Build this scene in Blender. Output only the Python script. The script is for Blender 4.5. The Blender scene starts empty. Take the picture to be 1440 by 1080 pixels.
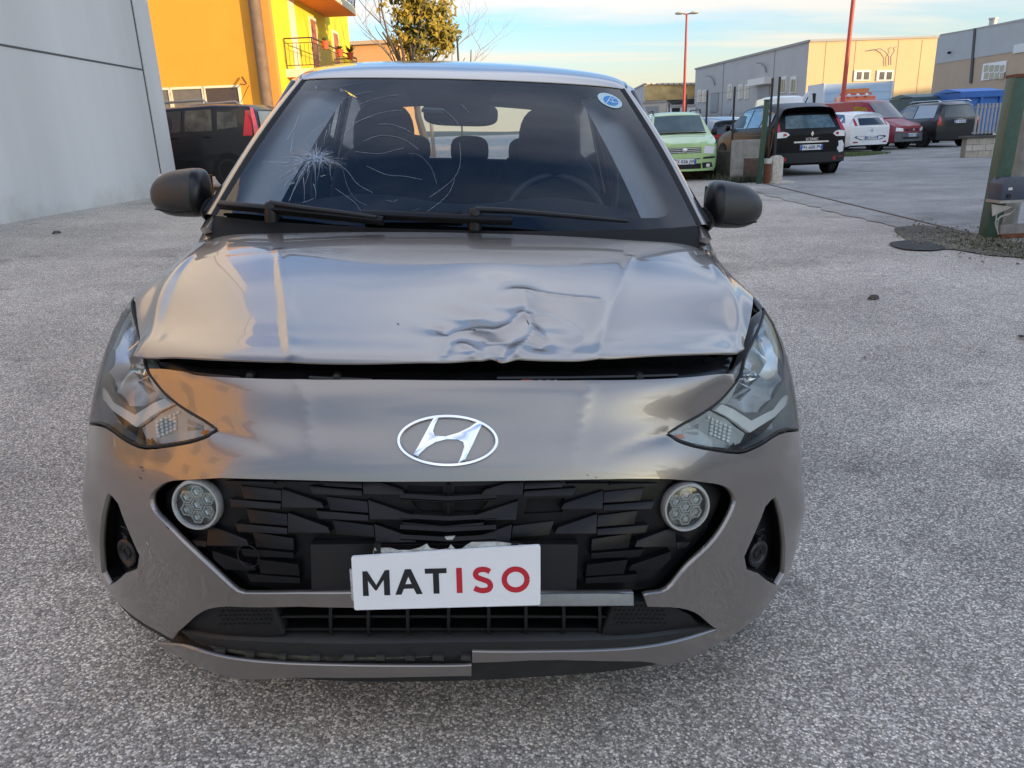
import bpy, bmesh, math, random
import numpy as np
from mathutils import Vector, Matrix
from mathutils.geometry import delaunay_2d_cdt
random.seed(7); np.random.seed(7)
R = math.radians
scene = bpy.context.scene
COL = scene.collection

# ------------------------------------------------------------------ camera
F = 1080.0                                    # focal length in photo pixels (1440 wide)
def rX(a): c, s = math.cos(a), math.sin(a); return np.array([[1,0,0],[0,c,-s],[0,s,c]])
def rY(a): c, s = math.cos(a), math.sin(a); return np.array([[c,0,s],[0,1,0],[-s,0,c]])
def rZ(a): c, s = math.cos(a), math.sin(a); return np.array([[c,-s,0],[s,c,0],[0,0,1]])
CAR_ROLL = R(3.5)
RC = rY(CAR_ROLL)                              # car frame -> world (yard slopes to the right)
CAMC = np.array([.06, -1.22, 1.20])            # camera in the car's frame
CAMW = RC @ CAMC
CM = rZ(R(-1.5)) @ rX(R(90-18.1)) @ rZ(R(-2.2))
cam_data = bpy.data.cameras.new('camera'); cam = bpy.data.objects.new('camera', cam_data); COL.objects.link(cam)
cam_data.sensor_fit = 'HORIZONTAL'; cam_data.sensor_width = 36.0; cam_data.lens = F/1440*36.0
cam_data.clip_start = .05; cam_data.clip_end = 5000
M4 = Matrix([[*CM[0], CAMW[0]], [*CM[1], CAMW[1]], [*CM[2], CAMW[2]], [0,0,0,1]])
cam.matrix_world = M4
scene.camera = cam

# ------------------------------------------------------------------ world, sun, exposure
SUN_EL, SUN_AZ = R(7.0), R(126.0)              # azimuth clockwise from +Y (behind the viewer, right)
world = bpy.data.worlds.new('World'); scene.world = world; world.use_nodes = True
wn, wl = world.node_tree.nodes, world.node_tree.links
for n in list(wn): wn.remove(n)
def wnode(t, **k):
    n = wn.new(t)
    for a, b in k.items():
        if a.startswith('i_'): n.inputs[a[2:].replace('_', ' ')].default_value = b
        else: setattr(n, a, b)
    return n
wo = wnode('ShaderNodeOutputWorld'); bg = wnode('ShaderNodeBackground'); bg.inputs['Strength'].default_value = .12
sky = wnode('ShaderNodeTexSky', sky_type='NISHITA', sun_disc=False, sun_elevation=SUN_EL, sun_rotation=SUN_AZ,
            altitude=100, air_density=1.0, dust_density=1.2, ozone_density=1.0)
tc = wnode('ShaderNodeTexCoord'); sep = wnode('ShaderNodeSeparateXYZ'); wl.new(tc.outputs['Generated'], sep.inputs[0])
# cloud sheet: direction projected to a plane overhead, stretched
zc = wnode('ShaderNodeMath', operation='MAXIMUM'); zc.inputs[1].default_value = .02; wl.new(sep.outputs['Z'], zc.inputs[0])
za = wnode('ShaderNodeMath', operation='ADD'); za.inputs[1].default_value = .10; wl.new(zc.outputs[0], za.inputs[0])
dx = wnode('ShaderNodeMath', operation='DIVIDE'); wl.new(sep.outputs['X'], dx.inputs[0]); wl.new(za.outputs[0], dx.inputs[1])
dy = wnode('ShaderNodeMath', operation='DIVIDE'); wl.new(sep.outputs['Y'], dy.inputs[0]); wl.new(za.outputs[0], dy.inputs[1])
comb = wnode('ShaderNodeCombineXYZ'); wl.new(dx.outputs[0], comb.inputs[0]); wl.new(dy.outputs[0], comb.inputs[1])
mp = wnode('ShaderNodeMapping'); mp.inputs['Scale'].default_value = (.32, .95, 1); mp.inputs['Rotation'].default_value = (0,0,R(-14))
mp.inputs['Location'].default_value = (1.7, .6, 0)
wl.new(comb.outputs[0], mp.inputs['Vector'])
nz = wnode('ShaderNodeTexNoise'); nz.inputs['Scale'].default_value = 1.1; nz.inputs['Detail'].default_value = 7; nz.inputs['Roughness'].default_value = .52
nz.inputs['Distortion'].default_value = .35
wl.new(mp.outputs[0], nz.inputs['Vector'])
cr = wnode('ShaderNodeValToRGB'); cr.color_ramp.elements[0].position = .43; cr.color_ramp.elements[1].position = .60
cr.color_ramp.elements[0].color = (0,0,0,1); cr.color_ramp.elements[1].color = (.8,.8,.8,1); wl.new(nz.outputs['Fac'], cr.inputs[0])
# veil that thickens towards the horizon
hz = wnode('ShaderNodeMapRange'); hz.inputs['From Min'].default_value = 0.0; hz.inputs['From Max'].default_value = .125
hz.inputs['To Min'].default_value = .95; hz.inputs['To Max'].default_value = 0.0; wl.new(sep.outputs['Z'], hz.inputs['Value'])
mxv = wnode('ShaderNodeMath', operation='MAXIMUM'); wl.new(cr.outputs['Color'], mxv.inputs[0]); wl.new(hz.outputs[0], mxv.inputs[1])
SKY_MIX = wnode('ShaderNodeMix', data_type='RGBA'); wl.new(mxv.outputs[0], SKY_MIX.inputs[0])
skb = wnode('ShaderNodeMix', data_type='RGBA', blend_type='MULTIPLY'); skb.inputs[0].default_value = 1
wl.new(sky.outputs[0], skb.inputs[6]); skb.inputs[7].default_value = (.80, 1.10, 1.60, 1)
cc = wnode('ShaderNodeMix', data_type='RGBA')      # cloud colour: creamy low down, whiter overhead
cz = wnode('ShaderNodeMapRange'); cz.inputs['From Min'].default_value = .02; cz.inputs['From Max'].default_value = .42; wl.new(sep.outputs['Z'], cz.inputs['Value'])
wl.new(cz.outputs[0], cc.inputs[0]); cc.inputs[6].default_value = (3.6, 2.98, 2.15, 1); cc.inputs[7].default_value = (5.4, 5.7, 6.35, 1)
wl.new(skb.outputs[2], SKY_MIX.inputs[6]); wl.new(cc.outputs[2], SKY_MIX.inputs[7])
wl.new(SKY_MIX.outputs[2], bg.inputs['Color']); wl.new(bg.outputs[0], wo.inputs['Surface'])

sun_d = bpy.data.lights.new('sun', 'SUN'); sun_d.energy = 2.6; sun_d.angle = R(.5); sun_d.color = (1, .72, .42)
sun = bpy.data.objects.new('sun', sun_d); COL.objects.link(sun)
SDIR = Vector((math.sin(SUN_AZ)*math.cos(SUN_EL), math.cos(SUN_AZ)*math.cos(SUN_EL), math.sin(SUN_EL)))
sun.rotation_euler = SDIR.to_track_quat('Z', 'Y').to_euler(); sun.location = (30, -30, 30)
vs = scene.view_settings; vs.view_transform = 'Standard'; vs.look = 'None'; vs.gamma = 1; vs.use_curve_mapping = False
vs.exposure = 1.2
scene.render.engine = 'CYCLES'

# ------------------------------------------------------------------ projection helpers (photo measurement -> metres)
def ray_car(px, py):
    d = CM @ np.array([(px-720)/F, -(py-540)/F, -1.]); return CAMC, RC.T @ d
def ray_world(px, py):
    return CAMW, CM @ np.array([(px-720)/F, -(py-540)/F, -1.])
def car_at_y(px, py, y):
    c, d = ray_car(px, py); return c + d*((y-c[1])/d[1])
def world_at_y(px, py, y):
    c, d = ray_world(px, py); return c + d*((y-c[1])/d[1])
def proj_car(P):
    P = np.asarray(P, float); q = (P @ RC.T - CAMW) @ CM
    return np.stack([720 + F*q[...,0]/-q[...,2], 540 - F*q[...,1]/-q[...,2]], -1)

def ground_z(x, y):
    x = np.asarray(x, float); y = np.asarray(y, float)
    left = .0612*np.minimum(-x, 6.6)
    k = np.clip((x-1.0)/3.0, 0, 1); k = k*k*(3-2*k)
    right = -.0612*np.minimum(x, 1.25) * (1-k)
    z = np.where(x < 0, left, right)
    return z
def on_ground(px, py):
    c, d = ray_world(px, py); t = 1.0
    lo, hi = .3, 400.
    for t in np.geomspace(.3, 400, 4000):
        p = c + d*t
        if p[2] < ground_z(p[0], p[1]): return p
    return c + d*400

# ------------------------------------------------------------------ materials
MATS = {}
def mat(name, color=(.5,.5,.5), rough=.6, metal=0., spec=.5, coat=0., coat_rough=.05, noise=0., nscale=8., bump=0., bscale=60.,
        emit=None, alpha=None, dirt=None, spots=None):
    if name in MATS: return MATS[name]
    m = bpy.data.materials.new(name); m.use_nodes = True; MATS[name] = m
    nt = m.node_tree; b = nt.nodes['Principled BSDF']
    b.inputs['Base Color'].default_value = (*color, 1); b.inputs['Roughness'].default_value = rough
    b.inputs['Metallic'].default_value = metal; b.inputs['Specular IOR Level'].default_value = spec
    b.inputs['Coat Weight'].default_value = coat; b.inputs['Coat Roughness'].default_value = coat_rough
    tcn = nt.nodes.new('ShaderNodeTexCoord')
    if noise:
        n = nt.nodes.new('ShaderNodeTexNoise'); n.inputs['Scale'].default_value = nscale; n.inputs['Detail'].default_value = 6
        n.inputs['Roughness'].default_value = .65
        nt.links.new(tcn.outputs['Object'], n.inputs['Vector'])
        mr = nt.nodes.new('ShaderNodeMapRange'); mr.inputs['From Min'].default_value = .3; mr.inputs['From Max'].default_value = .7
        mr.inputs['To Min'].default_value = 1-noise; mr.inputs['To Max'].default_value = 1+noise
        nt.links.new(n.outputs['Fac'], mr.inputs['Value'])
        mx = nt.nodes.new('ShaderNodeMix'); mx.data_type = 'RGBA'; mx.blend_type = 'MULTIPLY'; mx.inputs[0].default_value = 1
        mx.inputs[6].default_value = (*color, 1); nt.links.new(mr.outputs[0], mx.inputs[7])
        nt.links.new(mx.outputs[2], b.inputs['Base Color'])
        mr2 = nt.nodes.new('ShaderNodeMapRange'); mr2.inputs['To Min'].default_value = max(0, rough-.1*noise*2); mr2.inputs['To Max'].default_value = min(1, rough+.2*noise)
        nt.links.new(n.outputs['Fac'], mr2.inputs['Value']); nt.links.new(mr2.outputs[0], b.inputs['Roughness'])
    if bump:
        n2 = nt.nodes.new('ShaderNodeTexNoise'); n2.inputs['Scale'].default_value = bscale; n2.inputs['Detail'].default_value = 4
        nt.links.new(tcn.outputs['Object'], n2.inputs['Vector'])
        bp = nt.nodes.new('ShaderNodeBump'); bp.inputs['Strength'].default_value = bump; bp.inputs['Distance'].default_value = .004
        nt.links.new(n2.outputs['Fac'], bp.inputs['Height']); nt.links.new(bp.outputs[0], b.inputs['Normal'])
    if emit:
        b.inputs['Emission Color'].default_value = (*emit[:3], 1); b.inputs['Emission Strength'].default_value = emit[3]
    return m
def glass(name, tint=(.8,.85,.85), refl=.06, rough=.0, body=None, bodyfac=0.):
    """thin pane: transparent, with a fresnel sheen and a little dust"""
    if name in MATS: return MATS[name]
    m = bpy.data.materials.new(name); m.use_nodes = True; MATS[name] = m
    nt = m.node_tree; N, L = nt.nodes, nt.links
    for n in list(N): N.remove(n)
    o = N.new('ShaderNodeOutputMaterial'); tr = N.new('ShaderNodeBsdfTransparent'); tr.inputs[0].default_value = (*tint, 1)
    gl = N.new('ShaderNodeBsdfGlossy'); gl.inputs['Roughness'].default_value = rough
    fr = N.new('ShaderNodeFresnel'); fr.inputs['IOR'].default_value = 1.55
    ad = N.new('ShaderNodeMath'); ad.operation = 'ADD'; ad.inputs[1].default_value = refl; ad.use_clamp = True
    L.new(fr.outputs[0], ad.inputs[0]); mx = N.new('ShaderNodeMixShader'); L.new(ad.outputs[0], mx.inputs[0])
    if body:
        df = N.new('ShaderNodeBsdfDiffuse'); df.inputs[0].default_value = (*body, 1)
        m0 = N.new('ShaderNodeMixShader'); m0.inputs[0].default_value = bodyfac; L.new(tr.outputs[0], m0.inputs[1]); L.new(df.outputs[0], m0.inputs[2])
        L.new(m0.outputs[0], mx.inputs[1])
    else: L.new(tr.outputs[0], mx.inputs[1])
    L.new(gl.outputs[0], mx.inputs[2]); L.new(mx.outputs[0], o.inputs[0])
    return m

# ------------------------------------------------------------------ mesh helpers
def link(name, me, m=None, parent=None):
    o = bpy.data.objects.new(name, me); COL.objects.link(o)
    if m is not None and me is not None and not me.materials:
        for q in (m if isinstance(m, (list, tuple)) else [m]): me.materials.append(q)
    if parent: o.parent = parent
    return o
def mesh(name, verts, faces, m, parent=None, smooth=False, normals=None, mi=None):
    me = bpy.data.meshes.new(name); me.from_pydata([tuple(map(float, v)) for v in verts], [], [tuple(map(int, f)) for f in faces])
    if smooth: me.polygons.foreach_set('use_smooth', [True]*len(me.polygons))
    for q in (m if isinstance(m, (list, tuple)) else [m]): me.materials.append(q)
    if mi is not None: me.polygons.foreach_set('material_index', list(mi))
    me.update()
    if normals is not None: me.normals_split_custom_set_from_vertices([tuple(map(float, n)) for n in normals])
    return link(name, me, None, parent)
class MB:
    """collects simple solids into one mesh"""
    def __init__(s): s.v = []; s.f = []; s.m = []
    def add(s, vs, fs, mi=0):
        b = len(s.v); s.v += [tuple(map(float, v)) for v in vs]; s.f += [tuple(i+b for i in f) for f in fs]; s.m += [mi]*len(fs); return s
    def box(s, x0, x1, y0, y1, z0, z1, mi=0, M=None):
        vs = [(x0,y0,z0),(x1,y0,z0),(x1,y1,z0),(x0,y1,z0),(x0,y0,z1),(x1,y0,z1),(x1,y1,z1),(x0,y1,z1)]
        if M is not None: vs = [tuple(M @ Vector(v)) for v in vs]
        return s.add(vs, [(0,3,2,1),(4,5,6,7),(0,1,5,4),(1,2,6,5),(2,3,7,6),(3,0,4,7)], mi)
    def prism(s, pts, d0, d1, axis='y', mi=0):
        """polygon pts (a,b) extruded along axis"""
        n = len(pts)
        def P(a, b, d): return {'y': (a, d, b), 'x': (d, a, b), 'z': (a, b, d)}[axis]
        vs = [P(a, b, d0) for a, b in pts] + [P(a, b, d1) for a, b in pts]
        fs = [tuple(range(n)), tuple(range(2*n-1, n-1, -1))] + [(i, i+n, (i+1) % n + n, (i+1) % n) for i in range(n)]
        return s.add(vs, fs, mi)
    def tube(s, pts, r, k=8, mi=0, caps=True):
        pts = [Vector(p) for p in pts]; n = len(pts); rs = r if isinstance(r, (list, tuple)) else [r]*n
        vs = []; fs = []; up = None
        for i, p in enumerate(pts):
            t = (pts[min(i+1, n-1)] - pts[max(i-1, 0)]).normalized()
            if up is None: up = Vector((0,0,1)) if abs(t.z) < .9 else Vector((1,0,0))
            a = t.cross(up).normalized(); b = t.cross(a).normalized(); up = -b if False else up
            for j in range(k):
                w = 2*math.pi*j/k; vs.append(tuple(p + (a*math.cos(w) + b*math.sin(w))*rs[i]))
        for i in range(n-1):
            for j in range(k):
                fs.append((i*k+j, i*k+(j+1) % k, (i+1)*k+(j+1) % k, (i+1)*k+j))
        if caps: fs += [tuple(range(k-1, -1, -1)), tuple(range((n-1)*k, n*k))]
        return s.add(vs, fs, mi)
    def lathe(s, prof, c, axis='y', k=24, mi=0, close=False):
        """prof: (r, h) along the axis"""
        vs = []; fs = []
        for r_, h in prof:
            for j in range(k):
                w = 2*math.pi*j/k; a, b = r_*math.cos(w), r_*math.sin(w)
                vs.append({'y': (c[0]+a, c[1]+h, c[2]+b), 'x': (c[0]+h, c[1]+a, c[2]+b), 'z': (c[0]+a, c[1]+b, c[2]+h)}[axis])
        n = len(prof)
        for i in range(n-1):
            for j in range(k): fs.append((i*k+j, i*k+(j+1) % k, (i+1)*k+(j+1) % k, (i+1)*k+j))
        if close: fs += [tuple(range(k-1, -1, -1)), tuple(range((n-1)*k, n*k))]
        return s.add(vs, fs, mi)
    def build(s, name, m, parent=None, smooth=False, bevel=0.):
        o = mesh(name, s.v, s.f, m, parent, smooth, mi=s.m)
        bm = bmesh.new(); bm.from_mesh(o.data)
        bmesh.ops.recalc_face_normals(bm, faces=bm.faces)
        if bevel:
            es = [e for e in bm.edges if e.is_manifold and e.calc_face_angle(0) > .5]
            bmesh.ops.bevel(bm, geom=es, offset=bevel, segments=2, affect='EDGES', profile=.6, clamp_overlap=True)
        bm.to_mesh(o.data); bm.free()
        if smooth or bevel:
            o.data.polygons.foreach_set('use_smooth', [True]*len(o.data.polygons)); o.data.set_sharp_from_angle(angle=R(38))
        return o
def tag(o, label=None, cat=None, group=None, kind=None):
    if label: o['label'] = label
    if cat: o['category'] = cat
    if group: o['group'] = group
    if kind: o['kind'] = kind
    return o
def empty(name, loc=(0,0,0), rz=0., label=None, cat=None, group=None):
    o = bpy.data.objects.new(name, None); COL.objects.link(o); o.location = loc; o.rotation_euler = (0,0,rz); o.empty_display_size = .3
    return tag(o, label, cat, group)
def copy_tree(o, parent=None):
    c = o.copy(); COL.objects.link(c)
    if parent: c.parent = parent
    for ch in list(o.children): copy_tree(ch, c)
    return c
def catmull(pts, n=6, closed=False):
    pts = [np.array(p, float) for p in pts]; out = []
    m = len(pts)
    for i in range(m if closed else m-1):
        p0 = pts[(i-1) % m] if closed or i > 0 else pts[i]*2-pts[i+1]
        p1 = pts[i]; p2 = pts[(i+1) % m]
        p3 = pts[(i+2) % m] if closed or i+2 < m else p2*2-p1
        for j in range(n):
            t = j/n
            out.append(.5*((2*p1)+(-p0+p2)*t+(2*p0-5*p1+4*p2-p3)*t*t+(-p0+3*p1-3*p2+p3)*t**3))
    if not closed: out.append(pts[-1])
    return out
def inside(poly, pts):
    poly = np.asarray(poly); pts = np.asarray(pts); c = np.zeros(len(pts), bool); n = len(poly)
    for i in range(n):
        a, b = poly[i], poly[(i+1) % n]
        cond = ((a[1] > pts[:,1]) != (b[1] > pts[:,1]))
        with np.errstate(divide='ignore', invalid='ignore'):
            xi = (b[0]-a[0])*(pts[:,1]-a[1])/(b[1]-a[1]) + a[0]
        c ^= cond & (pts[:,0] < xi)
    return c
def seg_dist(poly, pts, closed=True):
    poly = np.asarray(poly); n = len(poly); d = np.full(len(pts), 1e9)
    for i in range(n if closed else n-1):
        a, b = poly[i], poly[(i+1) % n]; ab = b-a; L2 = max(ab@ab, 1e-12)
        t = np.clip(((pts-a)@ab)/L2, 0, 1); d = np.minimum(d, np.linalg.norm(pts-(a+t[:,None]*ab), axis=1))
    return d

class Surf:
    """bicubic natural-spline surface through a grid of measured points; u = column, v = row"""
    def __init__(s, rows, mirror=True):
        G = np.array(rows, float)                      # [v][u][3]
        if mirror:
            Lh = G[:, :0:-1].copy(); Lh[..., 0] *= -1; G = np.concatenate([Lh, G], 1); s.u0 = -(len(rows[0])-1)
        else: s.u0 = 0
        s.G = G; s.nv, s.nu = G.shape[:2]; s.Mu = s.m2(s.nu); s.Mv = s.m2(s.nv)
    @staticmethod
    def m2(n):
        A = np.eye(n); B = np.zeros((n, n))
        for i in range(1, n-1):
            A[i, i-1:i+2] = (1, 4, 1); B[i, i-1:i+2] = (6, -12, 6)
        return np.linalg.solve(A, B)
    @staticmethod
    def w(t, n, M):
        i = np.clip(np.floor(t).astype(int), 0, n-2); a = t - i; W = np.zeros((len(t), n)); r = np.arange(len(t))
        W[r, i] += 1-a; W[r, i+1] += a
        b = 1-a; W += ((b**3-b)/6)[:, None]*M[i] + ((a**3-a)/6)[:, None]*M[i+1]
        return W
    def __call__(s, uv):
        uv = np.atleast_2d(uv); Wu = s.w(uv[:,0]-s.u0, s.nu, s.Mu); Wv = s.w(uv[:,1], s.nv, s.Mv)
        return np.einsum('kv,vuc,ku->kc', Wv, s.G, Wu, optimize=True)
def surf_normals(fn, uv, e=.012, flip=1):
    du = fn(uv+np.array([e,0])) - fn(uv-np.array([e,0])); dv = fn(uv+np.array([0,e])) - fn(uv-np.array([0,e]))
    n = np.cross(dv, du)*flip; return n/np.maximum(np.linalg.norm(n, axis=1), 1e-12)[:, None]
def patch(name, outline, fn, m, parent, step=(.2,.2), holes=(), thick=.0, offset=0., flip=1, jitter=0., e=.012, keepout=.35):
    """trim a surface fn(uv) to an outline (with holes), give it a turned-in edge"""
    out = [np.array(p) for p in outline]; sc = np.array([1/step[0], 1/step[1]])
    def resample(poly):
        res = []
        for i in range(len(poly)):
            a, b = poly[i], poly[(i+1) % len(poly)]; L = np.linalg.norm((b-a)*sc); k = max(1, int(round(L/.9)))
            for j in range(k): res.append(a+(b-a)*j/k)
        return res
    out = resample(out); hs = [resample([np.array(p) for p in h]) for h in holes]
    P = np.array(out); lo, hi = P.min(0), P.max(0)
    gx = np.arange(lo[0]+step[0]*.5, hi[0], step[0]); gy = np.arange(lo[1]+step[1]*.5, hi[1], step[1]*.87)
    g = np.array([(x+(.5*step[0] if j % 2 else 0), y) for j, y in enumerate(gy) for x in gx]) if len(gx) and len(gy) else np.zeros((0,2))
    if len(g):
        ok = inside(P, g) & (seg_dist(P*sc, g*sc) > keepout)
        for h in hs:
            H = np.array(h); ok &= ~inside(H, g) & (seg_dist(H*sc, g*sc) > keepout)
        g = g[ok]
    allp = [tuple(p*sc) for p in out]; edges = [(i, (i+1) % len(out)) for i in range(len(out))]; loops = [list(range(len(out)))]
    for h in hs:
        b = len(allp); allp += [tuple(p*sc) for p in h]; edges += [(b+i, b+(i+1) % len(h)) for i in range(len(h))]; loops.append(list(range(b, b+len(h))))
    allp += [tuple(p*sc) for p in g]
    V, E_, Fc, ov, oe, of = delaunay_2d_cdt([Vector(p) for p in allp], edges, [], 0, 1e-6)
    V = np.array([(v[0], v[1]) for v in V])/sc
    Fc = [f for f in Fc]; cen = np.array([V[list(f)].mean(0) for f in Fc]); ok = inside(P, cen)
    for h in hs: ok &= ~inside(np.array(h), cen)
    Fc = [f for f, k in zip(Fc, ok) if k]
    X = fn(V); Nn = surf_normals(fn, V, e, flip)
    if offset: X = X + Nn*offset
    # orient faces to the normals
    vote = 0; ori = []
    for f in Fc:
        p, q, r_ = V[f[0]], V[f[1]], V[f[2]]; ar = (q[0]-p[0])*(r_[1]-p[1])-(q[1]-p[1])*(r_[0]-p[0]); s_ = 1 if ar > 0 else -1; ori.append(s_)
        a, b, c = X[f[0]], X[f[1]], X[f[2]]; vote += s_*float(np.dot(np.cross(b-a, c-a), Nn[f[0]]))
    # slivers keep the winding the triangulation gave them
    maj = 1 if sum(ori) >= 0 else -1
    faces = [tuple(f) if (maj*vote > 0) else tuple(reversed(f)) for f in Fc]
    verts = list(X); norms = list(Nn); smoothn = len(verts)
    if thick:
        # boundary edges of the kept faces
        cnt = {}
        for f in faces:
            for i in range(len(f)):
                a, b = f[i], f[(i+1) % len(f)]; cnt[(a, b)] = cnt.get((a, b), 0)+1
        bd = [(a, b) for (a, b) in cnt if (b, a) not in cnt]
        r = min(thick*.5, .0025)
        for a, b in bd:
            t = X[b]-X[a]; L = np.linalg.norm(t)
            if L < 1e-9: continue
            t /= L; outw = np.cross(t, Nn[a]); b0 = len(verts)
            pa, pb = X[a], X[b]
            verts += [pa, pb, pb - Nn[b]*thick, pa - Nn[a]*thick]
            norms += [ (outw+Nn[a])/1.414, (outw+Nn[b])/1.414, outw, outw]
            faces.append((b0+1, b0, b0+3, b0+2))
    return mesh(name, verts, faces, m, parent, True, norms)
def polyribbon(mb, pts, nrm, w, h=0., mi=0, taper=False):
    """flat raised strip along pts (3-D), lying on a surface with normals nrm; w half width, h height"""
    pts = [Vector(p) for p in pts]; n = len(pts); vs = []
    for i, p in enumerate(pts):
        t = (pts[min(i+1, n-1)]-pts[max(i-1, 0)]).normalized(); N = Vector(nrm[i]) if hasattr(nrm[0], '__len__') else Vector(nrm)
        s = t.cross(N).normalized(); ww = w*(1 - .85*i/(n-1)) if taper else w
        vs += [p - s*ww, p - s*ww + N*h, p + s*ww + N*h, p + s*ww]
    fs = []
    for i in range(n-1):
        a = i*4; b = a+4
        fs += [(a, b, b+1, a+1), (a+1, b+1, b+2, a+2), (a+2, b+2, b+3, a+3)]
    fs += [(0,1,2,3), ((n-1)*4+3, (n-1)*4+2, (n-1)*4+1, (n-1)*4)]
    mb.add([tuple(v) for v in vs], fs, mi)
# ------------------------------------------------------------------ ground
def asphalt(name, base=(.52,.475,.42), contrast=1.05, patchy=.20, scale=1.0):
    m = bpy.data.materials.new(name); m.use_nodes = True; nt = m.node_tree; N, L = nt.nodes, nt.links; b = N['Principled BSDF']
    geo = N.new('ShaderNodeNewGeometry')
    def vor(sc, feat='F1'):
        v = N.new('ShaderNodeTexVoronoi'); v.feature = feat; v.inputs['Scale'].default_value = sc; L.new(geo.outputs['Position'], v.inputs['Vector']); return v
    def noise(sc, det=4, ro=.6):
        n = N.new('ShaderNodeTexNoise'); n.inputs['Scale'].default_value = sc; n.inputs['Detail'].default_value = det; n.inputs['Roughness'].default_value = ro
        L.new(geo.outputs['Position'], n.inputs['Vector']); return n
    def mr(src, a, b_, c, d):
        r = N.new('ShaderNodeMapRange'); r.inputs['From Min'].default_value = a; r.inputs['From Max'].default_value = b_
        r.inputs['To Min'].default_value = c; r.inputs['To Max'].default_value = d; L.new(src, r.inputs['Value']); return r.outputs[0]
    def mul(a, b_):
        x = N.new('ShaderNodeMath'); x.operation = 'MULTIPLY'; L.new(a, x.inputs[0]); L.new(b_, x.inputs[1]); return x.outputs[0]
    v1 = vor(185*scale); v2 = vor(380*scale)
    sp = N.new('ShaderNodeSeparateColor'); L.new(v1.outputs['Color'], sp.inputs[0])
    pw = N.new('ShaderNodeMath'); pw.operation = 'POWER'; pw.inputs[1].default_value = 2.3; L.new(sp.outputs[0], pw.inputs[0])
    stone = mr(pw.outputs[0], 0, 1, 1-.40*contrast, 1+.95*contrast)
    sp2 = N.new('ShaderNodeSeparateColor'); L.new(v2.outputs['Color'], sp2.inputs[0]); stone2 = mr(sp2.outputs[1], 0, 1, 1-.25*contrast, 1+.25*contrast)
    gap = mr(v1.outputs['Distance'], .45, .85, 1.0, .45)
    big = mr(noise(.9, 5, .62).outputs['Fac'], .3, .7, 1-patchy, 1+patchy*.7)
    mid = mr(noise(7, 4, .7).outputs['Fac'], .3, .7, .90, 1.10)
    wear = mr(noise(.22, 3, .5).outputs['Fac'], .35, .65, .90, 1.08)
    # oily stains and darker worn patches with their own outline, and hairline cracks
    st = mr(noise(.55, 6, .55).outputs['Fac'], .57, .64, 1.0, 1-patchy*1.1); st2 = mr(noise(2.3, 5, .6).outputs['Fac'], .64, .70, 1.0, 1-patchy*1.4)
    ve = N.new('ShaderNodeTexVoronoi'); ve.feature = 'DISTANCE_TO_EDGE'; ve.inputs['Scale'].default_value = .42
    dn = noise(1.7, 5, .6); wv = N.new('ShaderNodeVectorMath'); wv.operation = 'ADD'; sc_ = N.new('ShaderNodeVectorMath'); sc_.operation = 'SCALE'; sc_.inputs['Scale'].default_value = 1.6
    L.new(dn.outputs['Color'], sc_.inputs[0]); L.new(geo.outputs['Position'], wv.inputs[0]); L.new(sc_.outputs[0], wv.inputs[1]); L.new(wv.outputs[0], ve.inputs['Vector'])
    crk = mr(ve.outputs['Distance'], .0, .0045, .72, 1.0)
    val = mul(mul(mul(stone, stone2), gap), mul(mul(mul(mul(big, mid), wear), mul(st, st2)), crk))
    mx = N.new('ShaderNodeMix'); mx.data_type = 'RGBA'; mx.blend_type = 'MULTIPLY'; mx.inputs[0].default_value = 1
    cr = N.new('ShaderNodeMix'); cr.data_type = 'RGBA'; L.new(sp.outputs[2], cr.inputs[0])
    cr.inputs[6].default_value = (*base, 1); cr.inputs[7].default_value = (base[0]*1.05, base[1]*.98, base[2]*.90, 1)
    L.new(cr.outputs[2], mx.inputs[6]); L.new(val, mx.inputs[7]); L.new(mx.outputs[2], b.inputs['Base Color'])
    b.inputs['Roughness'].default_value = .82; b.inputs['Specular IOR Level'].default_value = .35
    bp = N.new('ShaderNodeBump'); bp.inputs['Strength'].default_value = .5; bp.inputs['Distance'].default_value = .003; bp.invert = True
    L.new(v1.outputs['Distance'], bp.inputs['Height'])
    bp2 = N.new('ShaderNodeBump'); bp2.inputs['Strength'].default_value = .5; bp2.inputs['Distance'].default_value = .02
    L.new(noise(5, 5, .6).outputs['Fac'], bp2.inputs['Height']); L.new(bp2.outputs[0], bp.inputs['Normal']); L.new(bp.outputs[0], b.inputs['Normal'])
    return m
M_YARD = asphalt('coarse_light_asphalt')
def axis_pts(lo, hi, near, grow=1.18, s0=.25):
    a = [0.]; s = s0
    while a[-1] < hi:
        a.append(a[-1]+s); s = s if abs(a[-1]) < near else s*grow
    b = [0.]; s = s0
    while b[-1] > lo:
        b.append(b[-1]-s); s = s if abs(b[-1]) < near else s*grow
    return np.array(sorted(set(a+b)))
gx = axis_pts(-600, 600, 9); gy = axis_pts(-400, 900, 9)
X, Y = np.meshgrid(gx, gy); Z = ground_z(X, Y)
vv = np.stack([X, Y, Z], -1).reshape(-1, 3); w = len(gx)
ff = [(j*w+i, j*w+i+1, (j+1)*w+i+1, (j+1)*w+i) for j in range(len(gy)-1) for i in range(w-1)]
tag(mesh('ground', vv, ff, M_YARD, smooth=True), kind='structure')
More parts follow.
